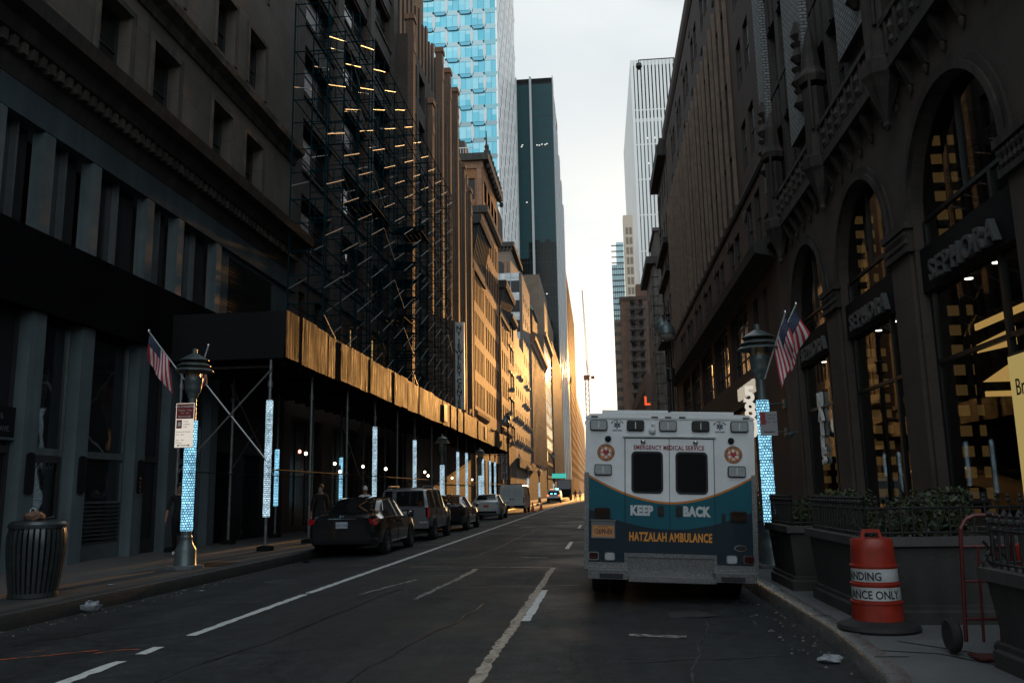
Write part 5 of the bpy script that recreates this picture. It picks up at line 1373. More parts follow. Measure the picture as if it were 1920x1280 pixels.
LEDY = {21.6: (1.0, 4.0), 32.3: (1.2, 4.1), 39.5: (1.0, 4.0), 51.8: (1.0, 4.0), 55.3: (1.0, 4.1), 63.2: (1.0, 4.0), 67.3: (1.0, 4.0), 70.6: (1.0, 4.0)}
PIPE = pm('grey_pipe', (0.16, 0.165, 0.165), 0.42, metal=0.6, var=0.25, scale=6)
for y in PY:
    for x in (-8.55, -11.0):
        b = MB(); b.tube((x, y, 0.2), (x, y, 5.2), 0.045, n=8); b.box(x - .09, x + .09, y - .09, y + .09, 5.13, 5.21); b.tube((x, y, 4.35), (x, y, 4.5), 0.07, n=8); b.tube((x, y, 2.15), (x, y, 2.27), 0.065, n=8)
        p = b.build('post', PIPE, t)
        b = MB(); b.box(x - .17, x + .17, y - .15, y + .15, 0.151, 0.26); b.box(x - .1, x + .1, y - .1, y + .1, 0.26, 0.28); b.build('foot_block', DARKW, p)
        if x > -9 and y in LEDY: wrap(p, x, y, LEDY[y][0], LEDY[y][1], 0.088, LEDW)
        if x < -9 and y in (36.0, 28.6): wrap(p, x, y, 1.2, 3.1, 0.075, LEDB)
b = MB()
for x in (-8.55, -11.0):
    b.tube((x + 0.07, SY0, 2.2), (x + 0.07, SY1, 2.2), 0.017, n=6)
for y in PY: b.tube((-11.0, y + .07, 4.9), (-8.55, y + .07, 4.9), 0.03, n=6)
b.build('rail', pm('rusty_rail', (0.035, 0.025, 0.02), .8, var=.4, scale=3, spec=.1), t)
b = MB()
b.tube((-10.75, SY0 - .06, 5.0), (-8.5, SY0 - .06, 2.35), 0.026, n=6); b.tube((-8.5, SY0 - .1, 4.8), (-10.9, SY0 - .1, 2.2), 0.024, n=6)
for y0, y1 in zip(PY[1:-1:3], PY[2::3]):
    b.tube((-11.06, y0, 2.2), (-11.06, y1, 4.9), 0.024, n=6); b.tube((-11.1, y0, 4.9), (-11.1, y1, 2.2), 0.024, n=6)
b.build('diagonal_brace', M['galv'], t)
BULB = emit('bulb_glow', (1.0, 0.80, 0.55), 7.0); BULBR = emit('bulb_red', (1.0, 0.25, 0.18), 5.0)
def bulb(x, y, z, m=BULB, r=0.07, lab='bare round work light hanging under the pavement shed'):
    o = MB().lathe([(0.035, 0.075), (0.05, 0.12), (0.03, 0.25)], (0, 0, 0), 8).build('work_light', M['black_iron'], local=True)
    o.location = (x, y, z); tag(o, lab, 'light', 'work lights under the shed')
    MB().lathe([(0.02, -r), (r * .8, -r * .6), (r, 0), (r * .7, r * .7), (0.03, r)], (0, 0, 0), 10).build('bulb', m, o, smooth=True, local=True)
for (px_, y, z) in ((-10.4, 29.8, 3.0), (-10.4, 33.2, 2.75), (-10.4, 33.9, 2.45), (-10.4, 37.3, 2.75), (-10.4, 41.4, 2.75), (-10.4, 50.9, 2.8), (-10.4, 51.9, 2.6), (-10.4, 60.5, 2.6), (-10.4, 70.2, 2.6)):
    bulb(px_, y, z, r=0.06 if y < 40 else 0.075)
bulb(-10.45, 29.3, 3.05, BULBR, 0.06, 'reddish round work light hanging under the near end of the pavement shed')

# ================================================================== scaffold
t = thing('scaffold', (-9.8, 40, 6.4), 'tall teal pipe scaffold with bright cross braces standing on the pavement shed', 'scaffold')
XO, XI, SBY, BAY, LIFT, NB, NL, Z0 = -9.6, -10.9, 28.9, 2.1, 1.95, 13, 8, 6.42
tops = [7, 7, 8, 8, 8, 8, 8, 8, 8, 8, 8, 8, 8, 8, 8, 8]
for k in range(NB + 1):
    y = SBY + k * BAY; b = MB()
    for l in range(tops[k]):
        z = Z0 + l * LIFT
        for x in (XO, XI): b.tube((x, y, z), (x, y, z + LIFT), 0.032, n=6)
        b.tube((XO, y, z + LIFT - 0.1), (XI, y, z + LIFT - 0.1), 0.024, n=5)
        b.tube((XO, y, z + 0.95), (XI, y, z + 0.95), 0.02, n=5)
        xq = XO + 0.0 - 0.36
        b.tube((xq, y, z + 0.95), (xq, y, z + LIFT - .1), 0.018, n=5)
        for q in range(4): b.tube((XO, y, z + 0.25 + q * .42), (XO - 0.36, y, z + 0.25 + q * .42), 0.013, n=4)
    b.build('upright_frame', M['teal_paint'], t)
count = {'cross_brace': 0, 'ledger': 0}; rest = {'cross_brace': MB(), 'ledger': MB()}
smat = {'cross_brace': M['galv'], 'ledger': M['teal_paint']}
def pole(nm, a, c, r):
    if count[nm] < 96: count[nm] += 1; MB().tube(a, c, r, n=5).build(nm, smat[nm], t)
    else: rest[nm].tube(a, c, r, n=5)
for k in range(NB):
    y0, y1 = SBY + k * BAY, SBY + (k + 1) * BAY
    for l in range(min(tops[k], tops[k + 1])):
        z = Z0 + l * LIFT
        for x in ((XO + 0.04, XI - 0.04) if (k + l) % 2 else (XO + 0.04,)):
            pole('cross_brace', (x, y0, z + 0.45), (x, y1, z + 1.40), 0.018)
            if (k + l) % 7 == 0: pole('cross_brace', (x + .02, y0, z + 1.40), (x + .02, y1, z + 0.45), 0.015)
        pole('ledger', (XO, y0, z + LIFT - .02), (XO, y1, z + LIFT - .02), 0.024); pole('ledger', (XI, y0, z + LIFT - .02), (XI, y1, z + LIFT - .02), 0.022)
        if l % 2: pole('ledger', (XO, y0, z + 0.95), (XO, y1, z + 0.95), 0.018)
    for l in range(1, tops[k]):
        if (k, l) in ((3, 4), (8, 5), (6, 2)):
            w = MB(); z = Z0 + l * LIFT - 0.02
            for q in range(5): w.box(XI + 0.05 + q * .27, XI + 0.29 + q * .27, y0 - .04, y1 + .04, z, z + 0.045)
            w.build('plank_deck', DARKW, t)
for nm in rest: tag(rest[nm].build(nm, smat[nm], t), kind='stuff')
b = MB()
for l in range(10):
    z = Z0 + l * 1.0
    for q in range(4): b.box(XI + .1, XO - .1, 43.6 + q * .5, 43.95 + q * .5, z + q * .25, z + q * .25 + .04)
    b.tube((XO - .1, 43.5, z + .9), (XO - .1, 45.6, z + 1.9), .02, n=5)
b.build('stair', M['teal_paint'], t)
s = thing('vertical_sign', (-11.0, 68.4, 12), 'tall grey vertical blade sign of black letters on the pinnacled building', 'sign')
b = MB(); b.box(-10.85, -10.05, 64.3, 64.55, 7.8, 14.6); b.build('board', pm('sign_grey', (0.55, 0.56, 0.56), 0.5, var=0.15), s)
b = MB(); zz = 13.95
for ch in 'NY JEWELRY CENTER':
    if ch == ' ': zz -= 0.2; continue
    add_text(b, ch, 0.50, TM((-10.45, 64.285, zz), '-y'), ext=0.01, bold=0.014, sx=1.15); zz -= 0.415
b.build('lettering', M['black_letter'], s)

# ================================================================== hat lamps
def hat_lamp(x, y, zb, label, led_mat, z0=1.0, z1=3.3, group='hat-shaped street lamps'):
    t = thing('street_lamp', (x, y, zb), label, 'street lamp', group)
    t.scale = (.88, .88, .965)
    q = dict(local=True, smooth=True)
    MB().lathe([(0.42, 0.0), (0.42, 0.06), (0.36, 0.065)], n=8).build('base_slab', CONC, t, local=True)
    MB().lathe([(0.245, 0.065), (0.235, 0.08), (0.23, 0.36), (0.215, 0.40), (0.165, 0.48), (0.13, 0.58), (0.14, 0.62), (0.12, 0.66)], n=20).build('base', M['lamp_grey'], t, **q)
    MB().lathe([(0.115, 0.66), (0.085, 3.75)], n=16).build('pole', M['lamp_grey'], t, **q)
    MB().lathe([(0.085, 3.45), (0.12, 3.5), (0.13, 3.56), (0.17, 3.6), (0.19, 3.68), (0.185, 3.74), (0.20, 3.78), (0.21, 3.86), (0.20, 3.90)], n=20).build('collar', M['lamp_grey'], t, **q)
    MB().lathe([(0.15, 3.90), (0.155, 4.15)], n=16).build('lantern_glass', pm('lantern_amber', (0.42, 0.30, 0.20), 0.25, var=0.1), t, **q)
    b = MB()
    for k in range(6):
        a = 2 * math.pi * k / 6; b.tube((.185 * math.cos(a), .185 * math.sin(a), 3.88), (.185 * math.cos(a), .185 * math.sin(a), 4.30), .012, n=5)
    b.build('cage_bar', M['lamp_grey'], t, local=True)
    for r, z in ((0.44, 4.06), (0.375, 4.17)):
        MB().lathe([(0.17, z + 0.045), (r - .06, z + 0.02), (r, z - 0.02), (r, z - 0.035), (r - .06, z + .002), (0.17, z + 0.028)], n=28).build('shade_disc', M['lamp_grey'], t, **q)
    MB().lathe([(0.33, 4.255), (0.33, 4.27), (0.26, 4.31), (0.10, 4.40), (0.055, 4.42), (0.055, 4.50), (0.04, 4.52), (0.0, 4.52)], n=28, caps=False).build('cap', M['lamp_grey'], t, **q)
    if led_mat: wrap(t, x, y, z0 - zb, z1 - zb, 0.132, led_mat)
    return t
hat_lamp(-8.15, 16.5, 0.15, 'hat-topped street lamp wrapped in blue lights on the left, carrying the parking sign', LEDB, 1.05, 3.3)
hat_lamp(3.0, 15.9, 0.12, 'hat-topped street lamp wrapped in blue lights beside the ambulance on the right', LEDB, 1.0, 3.3)
FARL = 'far hat-topped lamp wrapped in white lights along the left kerb'
hat_lamp(-7.95, 43.3, 0.15, 'hat-topped lamp at the kerb beside the third parked car, in front of the shed', LEDW, 1.0, 3.2)
hat_lamp(-7.95, 57.3, 0.15, 'hat-topped lamp just beyond the small silver hatchback', LEDW, 1.0, 2.9)
hat_lamp(-7.95, 96.0, 0.15, 'hat-topped lamp past the end of the pavement shed, behind the white van', LEDW, 2.2, 3.3)
hat_lamp(-7.95, 114.0, 0.15, 'hat-topped lamp beside the far police car', LEDW, 1.0, 3.0)
hat_lamp(-7.95, 150.0, 0.15, 'farthest hat-topped lamp near the dark box truck', LEDW, 1.0, 3.2)

# ================================================================== flags on the lamps
def flag(base, tip, label, sway, seed):
    """pole from base to tip with a hanging stars-and-stripes cloth"""
    t = thing('flag', base, label, 'flag', 'flags on the hat lamps')
    b0, p1 = Vector(base), Vector(tip); ax = (p1 - b0).normalized(); Lp = (p1 - b0).length
    b = MB(); b.tube(b0, p1, 0.017, 0.014, n=8); b.build('pole', pm('flag_pole', (0.34, 0.38, 0.40), 0.35, metal=0.4), t)
    b = MB(); b.lathe([(0.012, -.03), (0.03, 0), (0.02, .03), (0.012, .04)], tip, 10); b.build('finial', M['chrome'], t, smooth=True)
    b = MB(); H, W = 0.66, 0.62
    rs = random.Random(seed); ph = rs.uniform(0, 6)
    down = Vector((sway[0], sway[1], -1)).normalized(); side = ax.cross(down).normalized()
    nu, nv = 26, 26
    def P(u, v):
        hp = p1 - ax * (0.05 + v * H)
        fall = down * (u * W * 0.92) - ax * (u * (v * 0.30) * H)
        wob = side * (0.075 * math.sin(3.0 * u + 7 * v + ph) + 0.04 * math.sin(9 * v + ph * 2 + u * 2)) * (0.25 + u)
        return hp + fall + wob
    for i in range(nu):
        for j in range(nv):
            u, v = (i + .5) / nu, (j + .5) / nv
            can = u < 0.42 and v < 7 / 13
            b.m = 2 if can else (0 if int(v * 13) % 2 == 0 else 1)
            b.face([P(i / nu, j / nv), P((i + 1) / nu, j / nv), P((i + 1) / nu, (j + 1) / nv), P(i / nu, (j + 1) / nv)])
    b.m = 1
    for a in range(9):
        for c in range(11):
            if (a + c) % 2 == 0:
                v, u = (a + 1) / 10 * 7 / 13, (c + 1) / 12 * 0.42
                for sgn in (1, -1):
                    o = side * 0.004 * sgn; e = 0.008
                    b.face([P(u - e, v) + o, P(u, v - e * 1.4) + o, P(u + e, v) + o, P(u, v + e * 1.4) + o])
    def cloth(n, c):
        m = pm(n, c, 0.75, var=0.15, scale=5); bs = m.node_tree.nodes['Principled BSDF']
        return m
    b.build('cloth', [cloth('flag_red', (0.42, 0.02, 0.03)), cloth('flag_white', (0.55, 0.54, 0.56)), cloth('flag_blue', (0.012, 0.022, 0.06))], t, smooth=True, ang=180, fix=False)
flag((-8.2, 16.42, 3.75), (-9.03, 16.25, 4.86), 'flag hanging from the slanted pole on the near left lamp, cloth clear of the post', (-0.05, -0.02), 1)
flag((-8.15, 16.6, 3.75), (-8.35, 17.5, 4.75), 'flag mostly hidden behind the near left lamp head', (-0.12, 0.0), 2)
flag((3.05, 15.98, 3.5), (3.78, 16.1, 4.88), 'large flag with its cloth spread, upper of the two on the right lamp', (0.34, 0.02), 3)
flag((3.05, 15.8, 3.45), (3.45, 15.55, 4.62), 'lower flag on the right lamp, drooping in front of the larger one', (0.30, -0.05), 4)
for i, (y, z, lab) in enumerate(((92.0, 4.9, 'small far flag over the white van'), (108.0, 4.7, 'small far flag near the lamp beside the police car'), (128.0, 4.8, 'farthest small flag above the box truck'))):
    flag((-7.95, y, z - 1.0), (-8.5, y - .8, z + 0.9), lab, (0.08, 0), 7 + i)

# ================================================================== twin lanterns
def twin_lamp(x, y, label, sc_=1.0):
    t = thing('twin_lantern_lamp', (x, y, 0.12), label, 'street lamp', 'old twin-lantern street lamps')
    q = dict(local=True, smooth=True)
    MB().lathe([(0.26, 0), (0.26, .5), (0.18, .7), (0.15, 1.2), (0.10, 1.3), (0.085, 5.6), (0.16, 5.65), (0.17, 6.1), (0.08, 6.15), (0.06, 8.0), (0.09, 8.05), (0.05, 8.2), (0.10, 8.3), (0.03, 8.45), (0.0, 8.7)], n=14).build('pole', M['black_iron'], t, **q)
    for s_, z in ((-1, 7.35), (1, 7.85)):
        b = MB(); pts = [(0, 0, z - .5), (-0.1, s_ * .35, z - .1), (-0.12, s_ * .65, z + .55), (-0.14, s_ * .75, z + .58), (-0.14, s_ * .8, z + .45)]
        b.path(pts, .035, 7); a = b.build('arm', M['black_iron'], t, local=True)
        MB().lathe([(0.02, .55), (0.08, .48), (0.16, .40), (0.29, .26), (0.335, .05), (0.35, 0.0), (0.34, -.01)], (-.14, s_ * .8, z), 18).build('lantern_hood', M['lamp_grey'], a, **q)
        MB().lathe([(0.31, -.01), (0.29, -.12), (0.20, -.23), (0.03, -.29)], (-.14, s_ * .8, z), 18).build('lantern_globe', pm('lantern_globe', (0.28, 0.25, 0.22), 0.12, var=0.1), a, **q)
    return t
twin_lamp(2.95, 34.0, 'old twin-lantern lamp rising behind the ambulance on the right kerb')
twin_lamp(-7.9, 75.0, 'old twin-lantern lamp at the end of the pavement shed')
twin_lamp(-7.9, 152.0, 'small far twin-lantern lamp past the police car')

# ================================================================== parking sign on the left lamp
s = thing('parking_sign', (-8.18, 16.3, 2.9), 'red and white parking sign reading NO STANDING on the left lamp', 'sign')
def psign(s, X0, X1, Y, Z0, Z1, rz=0.0, rows=True):
    W = X1 - X0; zr = Z0 + (Z1 - Z0) * 0.645
    b = MB(); b.box(X0, X1, Y, Y + 0.006, Z0, Z1); b.build('plate', pm('sign_white', (0.30, 0.31, 0.32), 0.5, var=0.1), s)
    b = MB(); b.box(X0 + .012, X1 - .012, Y - 0.003, Y - 0.0005, zr, Z1 - .012); b.box(X0 + .02, X0 + W * .35, Y - .003, Y - .0005, zr - .19, zr - .02) ; rd = b.build('red_field', pm('sign_red', (0.26, 0.03, 0.035), 0.5, var=0.1), s)
    w = MB(); xm = (X0 + X1) / 2
    add_text(w, 'NO STANDING', W * .155, TM((xm, Y - .0045, Z1 - .085), '-y'), ext=.0008, bold=.001)
    add_text(w, 'Monday - Friday', W * .115, TM((xm, Y - .0045, Z1 - .155), '-y'), ext=.0008)
    add_text(w, '7am - 2pm', W * .115, TM((xm, Y - .0045, Z1 - .21), '-y'), ext=.0008)
    def arrow(m, z):
        y = Y - .0045; a, c = X0 + W * .12, X1 - W * .16
        m.face([(a + .03, y, z - .006), (c - .03, y, z - .006), (c - .03, y, z + .006), (a + .03, y, z + .006)])
        m.face([(a, y, z), (a + .04, y, z - .022), (a + .04, y, z + .022)]); m.face([(c, y, z), (c - .04, y, z - .022), (c - .04, y, z + .022)])
    arrow(w, zr + .045)
    x0 = X0 + .03
    w.box(x0 + .02, x0 + .08, Y - .0045, Y - .0032, zr - .15, zr - .06)
    w.build('lettering', M['white_letter'], s)
    k = MB()
    for i, tx in enumerate(('Truck', 'Loading', 'Only')): add_text(k, tx, W * .115, TM((X0 + W * .42, Y - .0045, zr - .065 - i * .055), '-y'), ext=.0008, align='LEFT')
    for i, tx in enumerate(('Saturday & Sunday', '7am - 2pm', '', '2pm - 7am', 'All Days')):
        if tx: add_text(k, tx, W * .105, TM((X0 + .02, Y - .0045, zr - .27 - i * .055), '-y'), ext=.0008, align='LEFT')
    arrow(k, Z0 + .04); k.build('black_lettering', M['black_letter'], s)
psign(s, -8.40, -8.02, 16.33, 2.50, 3.38)
s = thing('street_sign', (3.0, 15.7, 2.5), 'small grey parking sign fixed to the right lamp over its blue lights', 'sign')
b = MB(); b.box(2.90, 3.20, 15.70, 15.706, 2.42, 2.85); b.build('plate', pm('sign_grey_white', (0.28, 0.28, 0.30), 0.5, var=.1), s)
b = MB(); b.box(2.91, 3.0, 15.697, 15.699, 2.62, 2.84); b.build('red_field', pm('sign_red', (0.26, 0.03, 0.035), 0.5), s)
b = MB()
for i, tx in enumerate(('2 HOUR', 'METER', '7am - 7pm')): add_text(b, tx, .045, TM((3.1, 15.6965, 2.77 - i * .06), '-y'), ext=.0006)
b.box(2.95, 3.15, 15.6965, 15.699, 2.48, 2.495); b.build('black_lettering', M['black_letter'], s)
s = thing('street_name_sign', (-6.6, 140, 5), 'bright green street name sign over the far box truck', 'sign')
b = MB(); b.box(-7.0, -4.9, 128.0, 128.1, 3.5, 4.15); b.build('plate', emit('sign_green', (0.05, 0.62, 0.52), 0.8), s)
b = MB(); b.tube((-7.7, 128.1, 0.15), (-7.7, 128.1, 5.2), .07); b.tube((-7.7, 128.1, 3.9), (-7.0, 128.1, 3.9), .04); b.build('post', M['black_iron'], s)
b = MB(); add_text(b, 'W 47 ST', .5, TM((-5.95, 127.99, 3.66), '-y'), ext=.005); b.build('lettering', M['white_letter'], s)
s = thing('hanging_sign', (-9.6, 78, 4), 'white vertical shop sign lettered CASH hanging at the end of the shed', 'sign')
b = MB(); b.box(-9.1, -8.3, 79.2, 79.35, 2.7, 5.2); b.build('board', pm('sign_pale', (0.5, 0.5, 0.5), 0.5), s)
b = MB()
for i, ch in enumerate('CASH'): add_text(b, ch, .62, TM((-8.7, 79.18, 4.6 - i * .58), '-y'), ext=.005, bold=.01)
b.build('lettering', pm('sign_dark_red', (0.22, 0.05, 0.06), .5), s)

# ================================================================== litter bin
def litter_bin(x, y, z):
    t = thing('litter_bin', (x, y, z), 'dark slatted steel litter bin with bulging sides standing by the left kerb', 'litter bin')
    prof = [(0.315, 0.06), (0.345, 0.25), (0.375, 0.5), (0.392, 0.72), (0.388, 0.88), (0.365, 0.98)]
    MB().lathe([(0.285, 0.04), (0.30, 0.5), (0.31, 0.9)], n=24).build('liner', M['black_panel'], t, local=True)
    SL = pm('bin_slat', (0.062, 0.072, 0.075), 0.3, metal=0.6, var=0.25, scale=8)
    n = 32
    for k in range(n):
        a = 2 * math.pi * k / n; da = math.pi / n * 0.62; b = MB(); rows = []
        for r, zz in prof:
            rows.append([((r - .02) * math.cos(a - da), (r - .02) * math.sin(a - da), zz), (r * math.cos(a - da), r * math.sin(a - da), zz), (r * math.cos(a + da), r * math.sin(a + da), zz), ((r - .02) * math.cos(a + da), (r - .02) * math.sin(a + da), zz)])
        b.grid(rows); b.build('slat', SL, t, smooth=True, local=True, ang=40)
    MB().lathe([(0.30, 0), (0.325, 0.01), (0.325, 0.07), (0.30, 0.075)], n=32).build('base_ring', SL, t, local=True)
    MB().lathe([(0.355, 0.965), (0.385, 0.97), (0.39, 1.02), (0.36, 1.06), (0.27, 1.085), (0.25, 1.08), (0.25, 1.0)], n=32, caps=False).build('rim', SL, t, smooth=True, local=True)
litter_bin(-8.13, 11.9, 0.15)
def crumple(name, c, size, mat, label, cat, seed=0, n=5, loc=True, soft=False):
    r = random.Random(seed); b = MB(); rows = []
    for j in range(n + 1):
        th = math.pi * j / n; row = []
        for k in range(9):
            ph = 2 * math.pi * k / 9; q = 1 + r.uniform(-.32, .32)
            row.append((size[0] * q * math.sin(th) * math.cos(ph), size[1] * q * math.sin(th) * math.sin(ph), max(0.0, size[2] * (1 - math.cos(th)) * .5 * q)))
        rows.append(row)
    b.grid(rows, closed=True); o = b.build(name, mat, None, smooth=soft, local=True, ang=40); o.location = c
    return tag(o, label, cat)
o = crumple('paper_bag', (-8.08, 11.72, 1.215), (.15, .10, .12), pm('kraft_paper', (0.15, 0.08, 0.055), .7, var=.3), 'crumpled brown paper bag lying on top of the litter bin', 'paper bag', 3)
b = MB()
b.path([(-.05, 0, .09), (-.07, 0, .16), (-.03, .0, .19), (.02, 0, .17), (.03, 0, .09)], .004, 5)
b.build('handle', M['white_metal'], o, local=True)
PLAS = pm('clear_plastic', (0.26, 0.28, 0.30), .2, var=.3, scale=9)
crumple('plastic_bag', (-7.22, 11.85, -0.05), (.16, .12, .13), PLAS, 'crumpled clear plastic bag in the left gutter', 'plastic bag', 5)
crumple('plastic_bag', (2.02, 8.35, -0.065), (.11, .09, .06), PLAS, 'flattened white plastic scrap in the right gutter near the barrel', 'plastic bag', 8)
crumple('paper_scrap', (-7.9, 13.5, .152), (.05, .03, .012), pm('blue_paper', (0.25, .45, .55), .6), 'tiny blue paper scrap on the left pavement', 'litter', 9)
crumple('paper_scrap', (-6.7, 14.2, -.03), (.05, .03, .015), PLAS, 'tiny pale paper scrap on the road by the left kerb', 'litter', 12)
crumple('glove', (-6.9, 20.0, -.04), (.10, .05, .04), M['black_panel'], 'dark rag lying in the left gutter short of the parked sedan', 'litter', 14)

# ================================================================== planters, hedges, railings
STONEP = pm('planter_stone', (0.034, 0.032, 0.030), 0.75, var=0.3, scale=2.2, bump=0.3, bscale=30, streak=0.3)
def planter(x0, x1, y0, y1, ztop, label, rails=('w', 's'), taper=0.05):
    t = thing('planter', ((x0 + x1) / 2, (y0 + y1) / 2, 0.12), label, 'planter', 'stone planters on the right pavement')
    b = MB(); T = taper
    def ring(o, z): return [(x0 - o, y0 - o, z), (x1 + o, y0 - o, z), (x1 + o, y1 + o, z), (x0 - o, y1 + o, z)]
    b.grid([ring(.06, .12), ring(.06, .24), ring(.03, .26), ring(0.03, .30), ring(0.0, .31), ring(T, ztop - .10)], closed=True); b.build('box', STONEP, t)
    b = MB(); b.grid([ring(T, ztop - .10), ring(T + .05, ztop - .09), ring(T + .05, ztop), ring(T - .10, ztop), ring(T - .10, ztop - .12)], closed=True); b.build('coping', pm('planter_coping', (0.055, 0.052, 0.05), .6, var=.3, scale=3), t)
    b = MB(); b.face(ring(T - .11, ztop - .1)); b.build('soil', pm('soil', (0.02, 0.016, 0.012), .9), t)
    def run(a, c):
        a = Vector(a); c = Vector(c); n = max(2, int((c - a).length / .115)); r = MB()
        for z in (ztop + .04, ztop + .29): r.tube((a.x, a.y, z), (c.x, c.y, z), .012, n=6)
        r.build('rail', M['black_iron'], t)
        r = MB()
        for k in range(n + 1):
            p = a.lerp(c, k / n); r.tube((p.x, p.y, ztop), (p.x, p.y, ztop + .33), .011, n=6)
            r.lathe([(0.012, .33), (0.024, .345), (0.024, .365), (0.012, .38), (0.02, .40), (0.006, .425)], (p.x, p.y, ztop), 7)
        r.build('baluster', M['black_iron'], t)
    if 'w' in rails: run((x0 + .0, y0, 0), (x0 + .0, y1, 0))
    if 's' in rails: run((x0, y0, 0), (x1, y0, 0))
    if 'e' in rails: run((x1, y0, 0), (x1, y1, 0))
    return t
planter(2.62, 3.70, 12.35, 13.75, 0.98, 'low stone planter with railing just past the ambulance corner')
planter(2.72, 4.75, 9.35, 11.55, 0.98, 'large stone planter with railing and hedge behind the orange barrel')
planter(2.62, 3.7, 17.2, 20.5, 0.98, 'far stone planter half hidden behind the right lamp', ('w',))
planter(3.02, 5.6, 4.6, 7.15, 0.86, 'dark stone planter with railing cut off by the right edge of the picture', ('w', 's', 'n'))
p = [o for o in COL.objects if o.name.startswith('planter') and o.type == 'EMPTY'][-1]
b = MB(); b2 = MB()
for k in range(24):
    x = 3.02 + k * .112
    b.tube((x, 7.15, .86), (x, 7.15, 1.19), .014, n=6); b.lathe([(0.014, .33), (0.03, .345), (0.03, .37), (0.014, .385), (0.024, .41), (0.006, .44)], (x, 7.15, .86), 7)
for z in (.90, 1.15): b2.tube((3.02, 7.15, z), (5.6, 7.15, z), .014, n=6)
b.build('baluster', M['black_iron'], p); b2.build('rail', M['black_iron'], p)

LEAF = pm('hedge_leaf', (0.020, 0.036, 0.014), 0.55, var=0.6, scale=4, col2=(0.045, 0.068, 0.026))
def hedge(x0, x1, y0, y1, z0, z1, label, n, seed):
    r = random.Random(seed); t = thing('hedge', ((x0 + x1) / 2, (y0 + y1) / 2, z0), label, 'hedge', 'hedges in the stone planters')
    b = MB(); cx, cy = (x0 + x1) / 2, (y0 + y1) / 2
    lumps = [(r.uniform(x0, x1), r.uniform(y0, y1), r.uniform(.16, .34)) for _ in range(14)]
    for _ in range(n):
        lx, ly, lr = r.choice(lumps)
        th, ph = r.uniform(0, 2 * math.pi), math.acos(r.uniform(-.6, 1)); q = lr * r.uniform(.6, 1.12) ** .5
        top = z0 + (z1 - z0) * (0.62 + 0.38 * math.sin(lx * 7 + ly * 5))
        c = Vector((lx + q * math.sin(ph) * math.cos(th), ly + q * math.sin(ph) * math.sin(th), top - lr + q * math.cos(ph) if r.random() < .7 else r.uniform(z0, top)))
        d = Vector((r.uniform(-1, 1), r.uniform(-1, 1), r.uniform(-.3, 1))).normalized(); u = d.orthogonal().normalized(); s = r.uniform(.025, .05)
        u = Matrix.Rotation(r.uniform(0, 6), 3, d) @ u; w = d.cross(u)
        b.face([c - u * s, c + w * s * .45, c + u * s, c - w * s * .45])
    b.build('foliage', LEAF, t, fix=False)
    b = MB()
    for _ in range(16):
        x, y = r.uniform(x0, x1), r.uniform(y0, y1); b.tube((x, y, z0 - .1), (x + r.uniform(-.1, .1), y + r.uniform(-.1, .1), z0 + .3), .012, .005, n=5)
    b.build('stem', pm('stem_brown', (0.05, 0.035, 0.025), .8), t)
hedge(2.75, 3.6, 12.5, 13.6, .92, 1.42, 'clipped dark hedge in the planter past the ambulance corner', 3500, 1)
hedge(2.95, 4.2, 9.6, 11.4, .92, 1.46, 'broad dark hedge in the planter behind the orange barrel', 7000, 2)
hedge(2.75, 3.6, 17.3, 20.4, .92, 1.5, 'far hedge in the planter behind the right lamp', 2500, 3)

# ================================================================== traffic barrels
BOR = pm('barrel_orange', (0.27, 0.022, 0.010), 0.42, var=0.3, scale=3, rvar=.1)
BWH = pm('barrel_white', (0.36, 0.37, 0.37), 0.5, var=0.35, scale=5)
def barrel(x, y, z, label, texts, rz):
    t = thing('traffic_barrel', (x, y, z), label, 'traffic barrel', 'orange traffic barrels', rz)
    t.scale = (.84, .84, .86)
    q = dict(smooth=True, local=True)
    MB().lathe([(0.44, 0), (0.46, .03), (0.44, .07), (0.34, .10), (0.30, .12)], n=32).build('rubber_base', M['rubber'], t, **q)
    prof = [(0.285, .10), (0.280, .30), (0.292, .305), (0.292, .325), (0.270, .33), (0.266, .50), (0.278, .505), (0.278, .525), (0.258, .53), (0.254, .70), (0.266, .705), (0.266, .725), (0.246, .73), (0.24, .90), (0.235, .99), (0.22, 1.015), (0.0, 1.02)]
    MB().lathe(prof, n=36, caps=False).build('drum', BOR, t, **q)
    for z0, z1, r0, r1 in ((.345, .485, .2715, .2680), (.545, .685, .2595, .2560)):
        MB().lathe([(r0, z0), (r1, z1)], n=36, caps=False).build('white_band', BWH, t, **q)
    b = MB(); b.prism([(-.13, 1.0), (-.095, 1.115), (.095, 1.115), (.13, 1.0), (.09, 1.0), (.075, 1.08), (-.075, 1.08), (-.09, 1.0)], 'y', -.025, .025); b.build('handle', BOR, t, local=True)
    for tx, zz, rr, a0 in texts:
        me = text_mesh(tx, .125, ext=.001, bold=.0025, align='LEFT', sx=.85)
        b = MB(); vs = []
        for v in me.vertices:
            a = a0 + v.co.x / rr; vs.append(((rr + .0015 - v.co.y * .3) * math.sin(a), -(rr + .0015 - v.co.y * .3) * math.cos(a), zz + v.co.z))
        b.idx(vs, [tuple(p_.vertices) for p_ in me.polygons]); bpy.data.meshes.remove(me)
        b.build('lettering', M['black_letter'], t, local=True)
barrel(2.66, 9.0, 0.12, 'orange traffic barrel with white bands and black lettering on the right kerb', [('STANDING', .565, .2585, -2.05), ('AMBULANCE ONLY', .365, .2705, -2.72)], 0.0)
barrel(3.62, 7.78, 0.12, 'orange traffic barrel half hidden behind the hand truck and railing', [('NO', .565, .2585, -.5)], .6)
